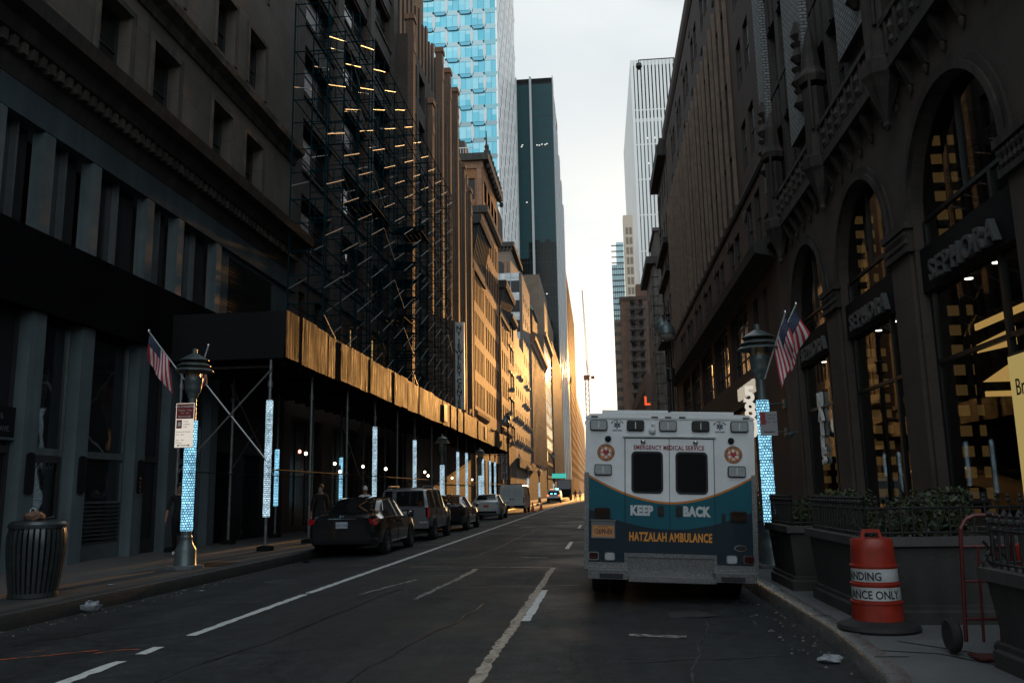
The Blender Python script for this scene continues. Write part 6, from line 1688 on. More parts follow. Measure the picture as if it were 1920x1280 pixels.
# hand truck
RED = pm('red_tube', (0.085, 0.014, 0.014), .42, var=.35, scale=6)
t = thing('hand_truck', (3.05, 7.6, .12), 'worn red tubular hand truck leaning by the second barrel on the right', 'hand truck')
b = MB(); X0, X1, Yb, Yt = 2.93, 3.33, 7.62, 7.50
b.path([(X0, Yb, .24), (X0, Yt, 1.14), (X0 + .05, Yt, 1.22), (X0 + .12, Yt, 1.25), (X1 - .12, Yt, 1.25), (X1 - .05, Yt, 1.22), (X1, Yt, 1.14), (X1, Yb, .24)], .017, 8)
for z in (.42, .72, 1.0): b.tube((X0, Yb - .1 * (z / 1.2), z), (X1, Yb - .1 * (z / 1.2), z), .012)
for x in (X0 + .13, X1 - .13): b.tube((x, Yb - .02, .24), (x, Yt + .02, 1.0), .012)
b.build('frame', RED, t)
b = MB(); b.box(X0, X1, Yb - .25, Yb, .135, .15); b.build('toe_plate', RED, t)
for x in (X0 - .06, X1 + .06):
    b = MB(); b.lathe([(0.07, -.035), (0.12, -.04), (0.14, -.02), (0.14, .02), (0.12, .04), (0.07, .035)], (x, Yb + .12, .27), 20, ax='x'); w = b.build('wheel', M['rubber'], t, smooth=True)
    b = MB(); b.lathe([(0.068, -.03), (0.068, .03)], (x, Yb + .12, .27), 14, ax='x'); b.build('hub', M['lamp_grey'], w)
s = thing('chain', (3.1, 7.45, .9), 'tangled dark bicycle chain lock hanging on the hand truck', 'chain')
b = MB(); r = random.Random(4)
for k in range(5):
    pts = [(3.05 + .05 * math.sin(q * 1.1 + k) + .03 * k, 7.40 - .012 * k, 1.06 - .055 * q + r.uniform(-.01, .01)) for q in range(9)]; b.path(pts, .012, 5)
b.build('links', M['black_iron'], s)
# ================================================================== ambulance
def livery():
    """white body, orange swoosh, teal and navy below, by the body's own x and z"""
    m, nt, b = _new('ambulance_livery'); L = nt.links.new
    tc = N(nt, 'ShaderNodeTexCoord'); sp = N(nt, 'ShaderNodeSeparateXYZ'); L(tc.outputs['Object'], sp.inputs[0])
    def cl(v): 
        k = N(nt, 'ShaderNodeMath', operation='MINIMUM'); k.inputs[1].default_value = v; return k
    ab = N(nt, 'ShaderNodeMath', operation='ABSOLUTE'); L(sp.outputs[0], ab.inputs[0])
    x2 = N(nt, 'ShaderNodeMath', operation='POWER'); L(ab.outputs[0], x2.inputs[0]); x2.inputs[1].default_value = 1.85
    def above(base, k):
        ml = N(nt, 'ShaderNodeMath', operation='MULTIPLY_ADD'); ml.inputs[1].default_value = k; ml.inputs[2].default_value = base; L(x2.outputs[0], ml.inputs[0])
        g = N(nt, 'ShaderNodeMath', operation='GREATER_THAN'); L(sp.outputs[2], g.inputs[0]); L(ml.outputs[0], g.inputs[1]); return g
    def mix(f, a, c):
        x = N(nt, 'ShaderNodeMixRGB'); L(f.outputs[0], x.inputs[0])
        if isinstance(a, tuple): x.inputs[1].default_value = (*a, 1)
        else: L(a.outputs[0], x.inputs[1])
        x.inputs[2].default_value = (*c, 1); return x
    c = mix(above(0.985, .205), (0.004, 0.018, 0.030), (0.003, 0.088, 0.122))
    c = mix(above(1.335, .290), c, (0.52, 0.185, 0.035))
    c = mix(above(1.365, .290), c, (0.73, 0.745, 0.755))
    nz = N(nt, 'ShaderNodeTexNoise'); nz.inputs['Scale'].default_value = 2.5; nz.inputs['Detail'].default_value = 7; L(tc.outputs['Object'], nz.inputs['Vector'])
    mr = N(nt, 'ShaderNodeMapRange'); mr.inputs[1].default_value = .3; mr.inputs[2].default_value = .7; mr.inputs[3].default_value = .86; mr.inputs[4].default_value = 1.06; L(nz.outputs[0], mr.inputs[0])
    mx = N(nt, 'ShaderNodeMixRGB', blend_type='MULTIPLY'); mx.inputs[0].default_value = 1; L(c.outputs[0], mx.inputs[1]); L(mr.outputs[0], mx.inputs[2])
    L(mx.outputs[0], b.inputs['Base Color']); b.inputs['Roughness'].default_value = 0.32
    b.inputs['Coat Weight'].default_value = 0.35; b.inputs['Coat Roughness'].default_value = 0.05
    return m
LIV = livery()
def diamond():
    m, nt, b = _new('diamond_plate'); L = nt.links.new
    tc = N(nt, 'ShaderNodeTexCoord'); mp = N(nt, 'ShaderNodeMapping'); L(tc.outputs['Object'], mp.inputs[0])
    vo = N(nt, 'ShaderNodeTexVoronoi'); vo.inputs['Scale'].default_value = 38; vo.inputs['Randomness'].default_value = 0.35; L(mp.outputs[0], vo.inputs['Vector'])
    bp = N(nt, 'ShaderNodeBump'); bp.inputs['Strength'].default_value = 0.3; bp.inputs['Distance'].default_value = 0.006; bp.invert = True
    L(vo.outputs[0], bp.inputs['Height']); L(bp.outputs[0], b.inputs['Normal'])
    mr = N(nt, 'ShaderNodeMapRange'); mr.inputs[1].default_value = .25; mr.inputs[2].default_value = .6; mr.inputs[3].default_value = .34; mr.inputs[4].default_value = .20; L(vo.outputs[0], mr.inputs[0]); L(mr.outputs[0], b.inputs['Base Color'])
    b.inputs['Metallic'].default_value = 0.9; b.inputs['Roughness'].default_value = 0.36
    return m
DIA = diamond()
BLKP = pm('black_plastic', (0.015, 0.015, 0.016), 0.35, var=.2)
RUBB = M['rubber']
def lens(name, col, rough=.18, scale=70):
    m, nt, b = _new(name); L = nt.links.new
    tc = N(nt, 'ShaderNodeTexCoord'); vo = N(nt, 'ShaderNodeTexVoronoi'); vo.inputs['Scale'].default_value = scale; vo.inputs['Randomness'].default_value = .1; L(tc.outputs['Object'], vo.inputs['Vector'])
    mr = N(nt, 'ShaderNodeMapRange'); mr.inputs[2].default_value = .6; mr.inputs[3].default_value = 1.3; mr.inputs[4].default_value = .3; L(vo.outputs[0], mr.inputs[0])
    mx = N(nt, 'ShaderNodeMixRGB', blend_type='MULTIPLY'); mx.inputs[0].default_value = 1; mx.inputs[1].default_value = (*col, 1); L(mr.outputs[0], mx.inputs[2]); L(mx.outputs[0], b.inputs['Base Color'])
    b.inputs['Roughness'].default_value = rough; b.inputs['Coat Weight'].default_value = 1; b.inputs['Coat Roughness'].default_value = .03
    bp = N(nt, 'ShaderNodeBump'); bp.inputs['Strength'].default_value = .5; bp.inputs['Distance'].default_value = .004; L(vo.outputs[0], bp.inputs['Height']); L(bp.outputs[0], b.inputs['Normal'])
    return m
LCLR = lens('lens_clear', (0.70, 0.73, 0.74)); LDRK = lens('lens_smoke', (0.035, 0.036, 0.038)); LAMB = lens('lens_amber_dark', (0.035, 0.018, 0.008)); LRED = lens('lens_red', (0.05, 0.010, 0.008))

def rrect(x0, x1, z0, z1, r, n=5):
    out = []
    for cx, cz, a0 in ((x1 - r, z1 - r, 0), (x0 + r, z1 - r, 90), (x0 + r, z0 + r, 180), (x1 - r, z0 + r, 270)):
        for k in range(n + 1):
            a = R(a0 + 90 * k / n); out.append((cx + r * math.cos(a), cz + r * math.sin(a)))
    return out

amb = thing('ambulance', (0.92, 12.42, -0.035), 'white, teal and navy ambulance parked at the right kerb, rear doors facing us', 'ambulance')
amb.rotation_euler = (0, R(2.2), R(0.0))
def P(mb, name, mat, parent=None, smooth=False, ang=35): return mb.build(name, mat, parent or amb, smooth=smooth, local=True, ang=ang)
W = 1.19
# body box: profile with rolled roof edges
sec = [(-W, .42), (-W, 2.50), (-W + .02, 2.565), (-W + .07, 2.60), (0, 2.63), (W - .07, 2.60), (W - .02, 2.565), (W, 2.50), (W, .42)]
b = MB(); b.prism(sec, 'y', 0.0, 4.25); P(b, 'body', LIV, smooth=True)
b = MB()
for y0, y1 in ((0.02, 4.2),): b.box(-W - .012, -W + .03, y0, y1, 2.47, 2.49); b.box(W - .03, W + .012, y0, y1, 2.47, 2.49)
b.box(-W - .002, W + .002, -.012, .02, 2.53, 2.56); P(b, 'rain_gutter', M['white_metal'])
b = MB(); b.box(-.95, .0, .15, 1.2, 2.615, 2.67); b.box(.05, .95, .25, 1.3, 2.60, 2.665); b.box(-.6, .6, 1.6, 2.6, 2.62, 2.72); P(b, 'roof_panel', M['white_metal'])
# rear doors, slightly proud, with dark seams between
HX = 0.622
seam = MB(); seam.box(-HX - .008, HX + .008, -.004, .001, .60, 2.262); P(seam, 'door_seal', BLKP)
def door(x0, x1):
    d = MB(); d.box(x0 + .004, x1 - .004, -.016, -.004, .61, 2.25)
    return P(d, 'rear_door', LIV)
dl, dr = door(-HX, 0), door(0, HX)
b = MB(); b.box(-HX - .03, HX + .03, -.04, 0, 2.268, 2.285); P(b, 'drip_rail', M['galv'])
for d_, x0, x1, xh in ((dl, -.535, -.09, -.125), (dr, .085, .535, .125)):
    b = MB(); b.prism(rrect(x0, x1, 1.48, 2.07, .065), 'y', -.026, -.0165); w = P(b, 'window_seal', RUBB, d_)
    b = MB(); b.prism(rrect(x0 + .028, x1 - .028, 1.508, 2.042, .05), 'y', -.028, -.0262); P(b, 'pane', glassy('ambulance_glass', (0.01, 0.011, 0.012), .05, 1.5, .01, 2), d_)
    b = MB(); b.prism(rrect(xh - .042, xh + .042, 1.165, 1.315, .02), 'y', -.03, -.0165); b.prism(rrect(xh - .018, xh + .018, 1.185, 1.29, .012), 'y', -.045, -.0302); P(b, 'handle', BLKP, d_)
    b = MB(); b.lathe([(.035, 0), (.035, .02), (.02, .035), (0.0, .038)], (xh * 2.95, -.02, 2.205), 14, ax='y', caps=False); P(b, 'hinge_button', M['chrome'], d_, True)
def txt(s, size, x, z, mat, name='lettering', par=None, **kw):
    b = MB(); add_text(b, s, size, TM((x, -.018, z), '-y'), ext=.0012, **kw); return P(b, name, mat, par)
DKR = pm('dark_red_letter', (0.22, 0.02, 0.03), .45, var=.05); ORL = pm('orange_letter', (0.62, 0.24, 0.03), .45, var=.08)
txt('EMERGENCY ME', .088, -.25, 2.095, DKR, par=dl, bold=.003, sx=.72, space=1.12); txt('DICAL SERVICE', .088, .246, 2.095, DKR, par=dr, bold=.003, sx=.74, space=1.12)
LW = pm('pale_letter', (0.50, 0.52, 0.53), .4, var=.05)
txt('KEEP', .180, -.395, 1.18, LW, par=dl, bold=.011, sx=.76, space=1.08); txt('BACK', .180, .365, 1.18, LW, par=dr, bold=.011, sx=.74, space=1.08)
txt('HATZALAH', .165, -.308, .825, ORL, par=dl, bold=.006, sx=.575, space=1.1); txt('AMBULANCE', .165, .283, .825, ORL, par=dr, bold=.006, sx=.57, space=1.1)
# warning lights
def lamp(x, z, w, h, mat, name='warning_light', bar=True, d=.035):
    b = MB(); b.prism(rrect(x - w / 2 - .012, x + w / 2 + .012, z - h / 2 - .012, z + h / 2 + .012, .03), 'y', -.028, 0.0); f = P(b, name, BLKP if name != 'tail_light' else M['chrome'])
    b = MB(); b.prism(rrect(x - w / 2, x + w / 2, z - h / 2, z + h / 2, .024), 'y', -d - .012, -.0282); P(b, 'lens', mat, f, True)
    if bar:
        b = MB(); b.box(x - .006, x + .006, -d - .016, -d - .0122, z - h * .36, z + h * .36); P(b, 'centre_rib', M['white_metal'], f)
for x, mt in ((-1.0, LCLR), (-.475, LDRK), (-.015, LCLR), (.445, LDRK), (.985, LCLR)): lamp(x, 2.435, .225, .13, mt)
lamp(-.935, 1.80, .225, .13, LCLR); lamp(.935, 1.805, .225, .13, LCLR)
lamp(-.945, 1.195, .205, .125, LAMB, 'turn_light', False); lamp(.945, 1.185, .205, .125, LAMB, 'turn_light', False)
for x, mt in ((-1.065, LRED), (-.84, LCLR), (.84, LCLR), (1.07, LRED)): lamp(x, .60, .125, .09, mt, 'tail_light', False, .02)
b = MB(); 
for x in (-1.06, -.2, -.01, .19, 1.08): b.box(x - .045, x + .045, -.022, 0, 2.548, 2.566)
P(b, 'marker_light', LRED)
for x, z in ((-.865, 2.24), (.865, 2.235)):
    b = MB(); b.lathe([(.042, 0), (.045, .02), (.03, .04), (0.01, .046)], (x, -.002, z), 16, ax='y'); P(b, 'spot_light', M['black_panel'], smooth=True)
b = MB(); b.lathe([(.045, 0), (.048, .03), (.04, .055), (.015, .07)], (-.235, -.0, 2.365), 16, ax='y'); b.path([(-.235, -.01, 2.40), (-.24, -.04, 2.46), (-.20, -.06, 2.44)], .012); P(b, 'backup_camera', M['white_metal'], smooth=True)
# round orange emblems with white spokes and a red heart
EO = pm('emblem_orange', (0.55, 0.20, 0.05), .5, var=.1); ER = pm('emblem_red', (0.35, 0.03, 0.04), .5); EW = pm('emblem_white', (.6, .6, .6), .5); EN = pm('emblem_navy', (.02, .03, .06), .5)
for x, z, r in ((-.895, 2.045, .125), (.895, 2.04, .125)):
    b = MB(); b.lathe([(r, 0), (r, .002)], (x, -.0005, z), 32, ax='y'); e = P(b, 'emblem', EN)
    b = MB(); b.lathe([(r * .94, .002), (r * .94, .003)], (x, -.0005, z), 32, ax='y'); P(b, 'field', EO, e)
    b = MB()
    for k in range(28):
        a = 2 * math.pi * k / 28
        if k in (3, 25, 10, 18): continue
        cx, cz = x + r * .79 * math.cos(a), z + r * .79 * math.sin(a); u = Vector((-math.sin(a), 0, math.cos(a))); v = Vector((math.cos(a), 0, math.sin(a))); c = Vector((cx, -.0045, cz)); s1, s2 = .005 + .004 * (k % 3 == 0), .011
        b.face([c - u * s1 - v * s2, c + u * s1 - v * s2, c + u * s1 + v * s2, c - u * s1 + v * s2])
    P(b, 'rim_lettering', EN, e)
    b = MB()
    for k in range(6):
        a = R(30 + 60 * k); u = Vector((math.cos(a), 0, math.sin(a))); w = Vector((-math.sin(a), 0, math.cos(a))); c = Vector((x, -.0048, z))
        b.face([c + u * .02 - w * .016, c + u * .078 - w * .02, c + u * .078 + w * .02, c + u * .02 + w * .016])
    P(b, 'star', EW, e)
    b = MB(); b.prism([(x, z - .05), (x + .045, z + .0), (x + .04, z + .035), (x + .02, z + .045), (x, z + .028), (x - .02, z + .045), (x - .04, z + .035), (x - .045, z + .0)], 'y', -.008, -.0052); P(b, 'heart', ER, e)
for x, z in ((-.735, 2.44), (.715, 2.435)):
    b = MB()
    for k in range(6):
        a = R(30 + 60 * k); u = Vector((math.cos(a), 0, math.sin(a))); w = Vector((-math.sin(a), 0, math.cos(a))); c = Vector((x, -.002, z))
        b.face([c - w * .013, c + u * .05 - w * .013, c + u * .05 + w * .013, c + w * .013])
    e = P(b, 'medical_star', pm('star_navy', (.05, .08, .12), .5))
    b = MB(); b.box(x - .003, x + .003, -.004, -.0022, z - .035, z + .035); P(b, 'staff', EW, e)
    b = MB(); s_ = 'NEW YORK STATE'
    for i, ch in enumerate(s_):
        a = R(155 - 130 * i / (len(s_) - 1)); me = text_mesh(ch, .028, ext=.0005, bold=.0008)
        me.transform(Matrix.Translation((x + .078 * math.cos(a), -.002, z + .058 * math.sin(a))) @ Matrix.Rotation(-(a - R(90)), 4, 'Y')); b.idx([tuple(v.co) for v in me.vertices], [tuple(p_.vertices) for p_ in me.polygons]); bpy.data.meshes.remove(me)
    add_text(b, 'CERTIFIED', .03, TM((x, -.002, z - .088), '-y'), ext=.0005, bold=.0008); P(b, 'arc_lettering', M['black_letter'], e)
# licence plate, badge, latch
b = MB(); b.prism(rrect(-1.10, -.765, .845, 1.075, .015), 'y', -.012, 0); b.box(-1.115, -.75, -.03, 0, 1.08, 1.105); pl = P(b, 'number_plate', M['chrome'])
b = MB(); b.prism(rrect(-1.083, -.782, .865, 1.02, .01), 'y', -.016, -.0125); P(b, 'plate_field', pm('plate_gold', (0.46, 0.20, 0.07), .5, var=.1), pl)
b = MB(); add_text(b, '12699-EV', .098, TM((-.932, -.0175, .905), '-y'), ext=.001, bold=.002, sx=.68); add_text(b, 'NEW YORK', .028, TM((-.932, -.0175, .995), '-y'), ext=.001); P(b, 'lettering', M['black_letter'], pl)
b = MB(); c = [(.965 + .088 * math.cos(2 * math.pi * k / 28), .755 + .045 * math.sin(2 * math.pi * k / 28)) for k in range(28)]; b.prism(c, 'y', -.008, 0); bd = P(b, 'maker_badge', M['chrome'])
b = MB(); c = [(.965 + .073 * math.cos(2 * math.pi * k / 28), .755 + .033 * math.sin(2 * math.pi * k / 28)) for k in range(28)]; b.prism(c, 'y', -.0095, -.0082); P(b, 'badge_field', BLKP, bd)
b = MB(); b.box(.72, .765, -.02, 0, 1.11, 1.22); P(b, 'latch', BLKP)
# diamond plate: corner guards, kick strip, step well, bumper
b = MB()
for s_ in (-1, 1):
    b.box(s_ * (W - .055), s_ * (W + .012), -.014, 0, .42, 1.76); b.box(s_ * (W + .0), s_ * (W + .012), 0.0, .06, .42, 1.76)
P(b, 'corner_guard', DIA)
b = MB(); b.box(-W + .056, -.63, -.012, 0, .43, .52); b.box(.63, W - .056, -.012, 0, .43, .52); P(b, 'kick_plate', DIA)
b = MB(); b.box(-.635, .635, -.03, 0, .60, .655); b.box(-.635, -.585, -.03, 0, .33, .60); b.box(.585, .635, -.03, 0, .33, .60); b.box(-.585, .585, -.006, .0, .33, .60); P(b, 'step_well', DIA)
b = MB(); b.box(-1.14, 1.14, -.04, -.013, .31, .36); b.box(-1.14, -.59, -.24, -.041, .31, .43); b.box(.59, 1.14, -.24, -.041, .31, .43); bm_ = P(b, 'bumper', DIA)
b = MB(); b.box(-.585, .585, -.30, -.05, .315, .355); b.box(-.585, .585, -.315, -.301, .295, .365); P(b, 'rear_step', DIA)
b = MB()
for s_ in (-1, 1): b.box(s_ * .66, s_ * .98, -.262, -.241, .325, .385)
P(b, 'bumper_pad', RUBB, bm_)
# chassis, wheels, cab
b = MB(); b.box(-1.0, 1.0, .1, 6.2, .35, .43); b.box(-.45, .45, .3, 6.0, .22, .35); P(b, 'chassis', BLKP)
for s_ in (-1, 1):
    for yw, xs in ((1.05, (.98, .72)), (5.35, (.93,))):
        for xw in xs:
            b = MB(); b.lathe([(.2, -.11), (.34, -.115), (.385, -.09), (.385, .09), (.34, .115), (.2, .11)], (s_ * xw, yw, .385), 28, ax='x'); w = P(b, 'wheel', RUBB, smooth=True)
            b = MB(); b.lathe([(.198, -.08), (.198, .08)], (s_ * xw, yw, .385), 18, ax='x'); P(b, 'rim', M['galv'], w)
    b = MB(); b.box(s_ * (W + .002), s_ * (W + .10), 4.7, 4.78, 1.35, 1.75); b.tube((s_ * (W - .1), 4.9, 1.5), (s_ * (W + .08), 4.74, 1.5), .02); P(b, 'side_mirror', BLKP)
b = MB(); b.prism([(4.25, .42), (6.55, .42), (6.62, .8), (6.55, 1.2), (5.6, 1.36), (5.0, 2.1), (4.6, 2.2), (4.25, 2.2)], 'x', -.98, .98); P(b, 'cab', pm('ambulance_white', (.6, .61, .62), .3, var=.08, coat=.5))
for k in (0, 1, 2):
    b = MB(); b.box(-W - .006, -W, .5 + k * 1.2, 1.5 + k * 1.2, .95, 2.3); P(b, 'side_door', LIV)
# ================================================================== cars
def paint(name, col, rough=.28, metal=.3): return pm(name, col, rough, metal=metal, var=.12, scale=1.5, coat=1.0, spec=.5)
CGL = glassy('car_glass', (0.008, 0.009, 0.010), .03, 1.5, 0)
TYRE = M['rubber']; RIM = pm('alloy_rim', (.28, .28, .29), .3, metal=.9, var=.1)
PTS = 8
def section(st):
    y, zb, w, zm, zs, ws, zt, wt, cr = st
    return [(0, y, zb), (w * .90, y, zb), (w * .985, y, zb + .10), (w, y, zm), (ws, y, zs), (wt + (ws - wt) * .12, y, zt - (zt - zs) * .10), (wt * .86, y, zt), (0, y, zt + cr)]
def lerp_st(a, b_, t): return tuple(p + (q - p) * t for p, q in zip(a, b_))
def cat(p0, p1, p2, p3, t):
    return tuple(0.5 * (2 * b_ + (c - a) * t + (2 * a - 5 * b_ + 4 * c - d) * t * t + (3 * b_ - a - 3 * c + d) * t ** 3) for a, b_, c, d in zip(p0, p1, p2, p3))
def car(name, loc, label, cat_, sts, body_mat, side_glass, top_glass, wheels, wr, group='cars parked along the left kerb', pill=(), rz=0.0, lower=None, sub=4):
    t = thing(name, loc, label, cat_, group, rz)
    dense = []
    for i in range(len(sts) - 1):
        p0 = sts[max(0, i - 1)]; p3 = sts[min(len(sts) - 1, i + 2)]
        for k in range(sub):
            q = k / sub; s = cat(p0, sts[i], sts[i + 1], p3, q)
            lin = lerp_st(sts[i], sts[i + 1], q); s = tuple(a * .55 + b_ * .45 for a, b_ in zip(s, lin)); dense.append((lin[0],) + s[1:])
    dense.append(sts[-1])
    body, gl = MB(), MB(); low = MB()
    secs = [section(s) for s in dense]
    for i in range(len(secs) - 1):
        ym = (dense[i][0] + dense[i + 1][0]) / 2
        for s_ in (-1, 1):
            for j in range(PTS - 1):
                q = [secs[i][j], secs[i][j + 1], secs[i + 1][j + 1], secs[i + 1][j]]; q = [(s_ * p[0], p[1], p[2]) for p in q]
                g_ = (j == 4 and any(a <= ym <= c for a, c in side_glass) and not any(a <= ym <= c for a, c in pill)) or (j == 6 and any(a <= ym <= c for a, c in top_glass))
                tgt = gl if g_ else (low if (lower and j <= 1) else body); tgt.face(q)
    for sec_, flip in ((secs[0], 1), (secs[-1], -1)):
        body.face([(p[0], p[1], p[2]) for p in sec_] + [(-p[0], p[1], p[2]) for p in sec_[::-1] if p[0] > 0])
    body.build('body', body_mat, t, smooth=True, local=True, ang=32)
    gl.build('window', CGL, t, smooth=True, local=True, ang=32)
    if low.v: low.build('lower_body', lower, t, smooth=True, local=True, ang=32)
    wmax = max(s[2] for s in sts)
    for yw in wheels:
        for s_ in (-1, 1):
            b = MB(); b.lathe([(wr * 1.13, -.002), (wr * 1.13, .010), (wr * .9, .011)], (0, 0, 0), 24, ax='x'); a = b.build('wheel_arch', M['black_panel'], t, local=True); a.location = (s_ * (wmax - (.004 if s_ > 0 else .004)), yw, wr * 1.02); a.scale = (s_, 1, 1)
            b = MB(); b.lathe([(wr * .62, -.1), (wr * .93, -.11), (wr, -.07), (wr, .07), (wr * .93, .11), (wr * .66, .112), (wr * .62, .09)], (0, 0, 0), 26, ax='x'); w = b.build('wheel', TYRE, t, smooth=True, local=True); w.location = (s_ * (wmax - .085), yw, wr)
            b = MB(); b.lathe([(wr * .64, .02), (wr * .64, .10), (wr * .56, .10), (wr * .55, .05), (.05, .06)], (0, 0, 0), 22, ax='x')
            for k in range(6):
                an = 2 * math.pi * k / 6; d = (math.cos(an), math.sin(an)); n_ = (-d[1], d[0]); r0, r1 = .03, wr * .6
                pts = [(d[0] * r0 + n_[0] * .03, d[1] * r0 + n_[1] * .03), (d[0] * r1 + n_[0] * .022, d[1] * r1 + n_[1] * .022), (d[0] * r1 - n_[0] * .022, d[1] * r1 - n_[1] * .022), (d[0] * r0 - n_[0] * .03, d[1] * r0 - n_[1] * .03)]
                b.prism(pts, 'x', .075, .10)
            o = b.build('rim', RIM, w, local=True); o.scale = (s_, 1, 1)
    return t
def part(t, name, mat, f, smooth=False):
    b = MB(); f(b); return b.build(name, mat, t, local=True, smooth=smooth)
def mirrors(t, x, y, z, mat):
    for s_ in (-1, 1): part(t, 'side_mirror', mat, lambda b: b.lathe([(.02, -.09), (.075, -.06), (.085, 0), (.075, .05), (.03, .08)], (s_ * x, y, z), 10, ax='y'), True)
def plate(t, y, z, col, s, w=.30, h=.155):
    p = part(t, 'number_plate', pm('plate_' + s, col, .45, var=.1), lambda b: b.box(-w / 2, w / 2, y - .012, y, z - h / 2, z + h / 2))
    b = MB(); add_text(b, s, .085, TM((0, y - .0135, z - .035), '-y'), ext=.0008, sx=.8); b.build('lettering', pm('plate_blue', (.03, .05, .12), .5), p, local=True)
def trim_lines(t, xs, ydoors, z0, z1, yh, zh, mat):
    for s_ in (-1, 1):
        part(t, 'door_seam', M['black_panel'], lambda b: [b.box(s_ * (xs - .006), s_ * (xs + .003), y - .004, y + .004, z0, z1) for y in ydoors])
        for y in yh: part(t, 'door_handle', mat, lambda b: b.box(s_ * (xs - .01), s_ * (xs + .035), y - .10, y + .10, zh - .015, zh + .02))
# y, zb, w, zm, zshoulder, wshoulder, ztop, wtop, crown
BLK = paint('black_car_paint', (0.012, 0.012, 0.013), .18, 0.2)
t = car('black_sedan', (-6.48, 21.35, -.03), 'glossy black sedan parked nearest on the left, red tail lights and a plate', 'car',
    [(0.0, .36, .74, .55, .80, .74, .98, .66, .0), (.07, .30, .84, .56, .86, .82, 1.035, .72, .01), (.40, .26, .905, .60, .93, .87, 1.06, .74, .015), (.78, .24, .92, .62, .95, .875, 1.075, .72, .02),
     (1.50, .22, .925, .62, .955, .875, 1.42, .585, .025), (2.25, .22, .925, .62, .95, .875, 1.475, .60, .025), (2.95, .22, .925, .62, .935, .87, 1.41, .585, .025), (3.72, .22, .92, .60, .90, .86, 1.03, .70, .02),
     (4.35, .23, .90, .56, .82, .84, .93, .68, .02), (4.75, .28, .85, .52, .70, .78, .78, .62, .01), (4.93, .34, .72, .48, .58, .68, .62, .55, 0)],
    BLK, [(1.22, 3.45)], [(.82, 1.5), (2.97, 3.7)], (1.06, 3.86), .325, pill=[(2.18, 2.30), (1.40, 1.46)])
for s_ in (-1, 1):
    part(t, 'tail_light', lens('car_red_lens', (.55, .012, .014), .12, 30), lambda b: b.prism([(s_ * .36, .86), (s_ * .62, .845), (s_ * .80, .82), (s_ * .80, .93), (s_ * .62, .955), (s_ * .36, .93)], 'y', -.012 + .02, .16))
    part(t, 'tail_light', lens('car_red_lens', (.55, .012, .014), .12, 30), lambda b: b.prism([(.05, .79), (.34, .86), (.34, .96), (.10, .955)], 'x', s_ * .80, s_ * .885))
    part(t, 'reflector', lens('car_clear_lens', (.5, .5, .5), .1, 30), lambda b: b.box(s_ * .50, s_ * .74, .01, .03, .80, .835))
part(t, 'bumper_crease', M['black_panel'], lambda b: b.box(-.7, .7, -.01, .03, .34, .42))
part(t, 'trim_bar', M['chrome'], lambda b: b.box(-.36, .36, -.004, .02, .945, .965))
plate(t, -.004, .80, (.34, .38, .42), 'KZC 4168')
part(t, 'badge', M['chrome'], lambda b: [b.box(-.05, -.03, -.012, 0, .985, 1.045), b.box(.03, .05, -.012, 0, .985, 1.045), b.box(-.03, .03, -.011, 0, 1.005, 1.02)])
mirrors(t, .98, 3.35, 1.0, BLK); trim_lines(t, .925, (1.35, 2.24, 3.5), .35, .92, (1.55, 2.5), .83, BLK)
for s_ in (-1, 1):
    part(t, 'window_trim', M['chrome'], lambda b: b.path([(s_ * .885, 1.1, .965), (s_ * .887, 2.3, .962), (s_ * .882, 3.5, .925)], .010, 5))
    part(t, 'roof_rail', M['chrome'], lambda b: b.path([(s_ * .80, .98, 1.13), (s_ * .645, 1.45, 1.405), (s_ * .652, 2.25, 1.455), (s_ * .635, 2.9, 1.40), (s_ * .76, 3.5, 1.06)], .009, 5))

SIL = paint('silver_grey_paint', (0.14, 0.15, 0.16), .3, .5)
SUVL = paint('dark_suv_paint', (0.10, 0.10, 0.10), .28, .4)
t = car('silver_suv', (-6.52, 28.4, -.03), 'boxy silver sport utility car with roof rails, second in the parked row', 'car',
    [(0.0, .48, .80, .70, 1.02, .80, 1.10, .78, 0), (.06, .42, .87, .72, 1.06, .85, 1.14, .82, .0), (.12, .40, .885, .74, 1.08, .865, 1.66, .70, .02), (.35, .36, .90, .75, 1.08, .875, 1.73, .70, .03), (1.2, .30, .905, .75, 1.07, .875, 1.755, .70, .03),
     (2.2, .30, .905, .75, 1.06, .875, 1.75, .70, .03), (2.75, .30, .905, .75, 1.05, .87, 1.69, .69, .03), (3.3, .30, .90, .74, 1.03, .86, 1.12, .76, .02), (4.1, .34, .88, .70, .98, .84, 1.06, .74, .02), (4.35, .40, .84, .66, .90, .80, .96, .70, .01), (4.42, .45, .74, .6, .8, .72, .84, .64, 0)],
    SIL, [(.45, 3.05)], [(2.8, 3.28)], (.85, 3.5), .345, pill=[(1.02, 1.12), (1.95, 2.08)], lower=M['black_panel'])
part(t, 'rear_window', CGL, lambda b: b.face([(-.70, .0, 1.17), (.70, .0, 1.17), (.64, .065, 1.64), (-.64, .065, 1.64)]))
for s_ in (-1, 1):
    part(t, 'tail_light', lens('car_red_lens', (.55, .012, .014), .12, 30), lambda b: b.box(s_ * .74, s_ * .885, .0, .12, .78, 1.10))
    part(t, 'roof_rail', M['galv'], lambda b: b.path([(s_ * .60, .30, 1.74), (s_ * .60, .34, 1.80), (s_ * .60, 1.9, 1.81), (s_ * .60, 1.94, 1.75)], .02, 6))
part(t, 'rear_bumper', pm('grey_plastic', (.10, .10, .10), .5), lambda b: b.box(-.86, .86, -.06, .06, .42, .62))
part(t, 'step_pad', M['galv'], lambda b: b.box(.55, .84, -.065, -.04, .60, .64))
part(t, 'plate_recess', M['black_panel'], lambda b: b.box(-.34, .34, -.012, .03, .80, 1.03)); plate(t, -.014, .9, (.35, .36, .36), 'GXR 3021')
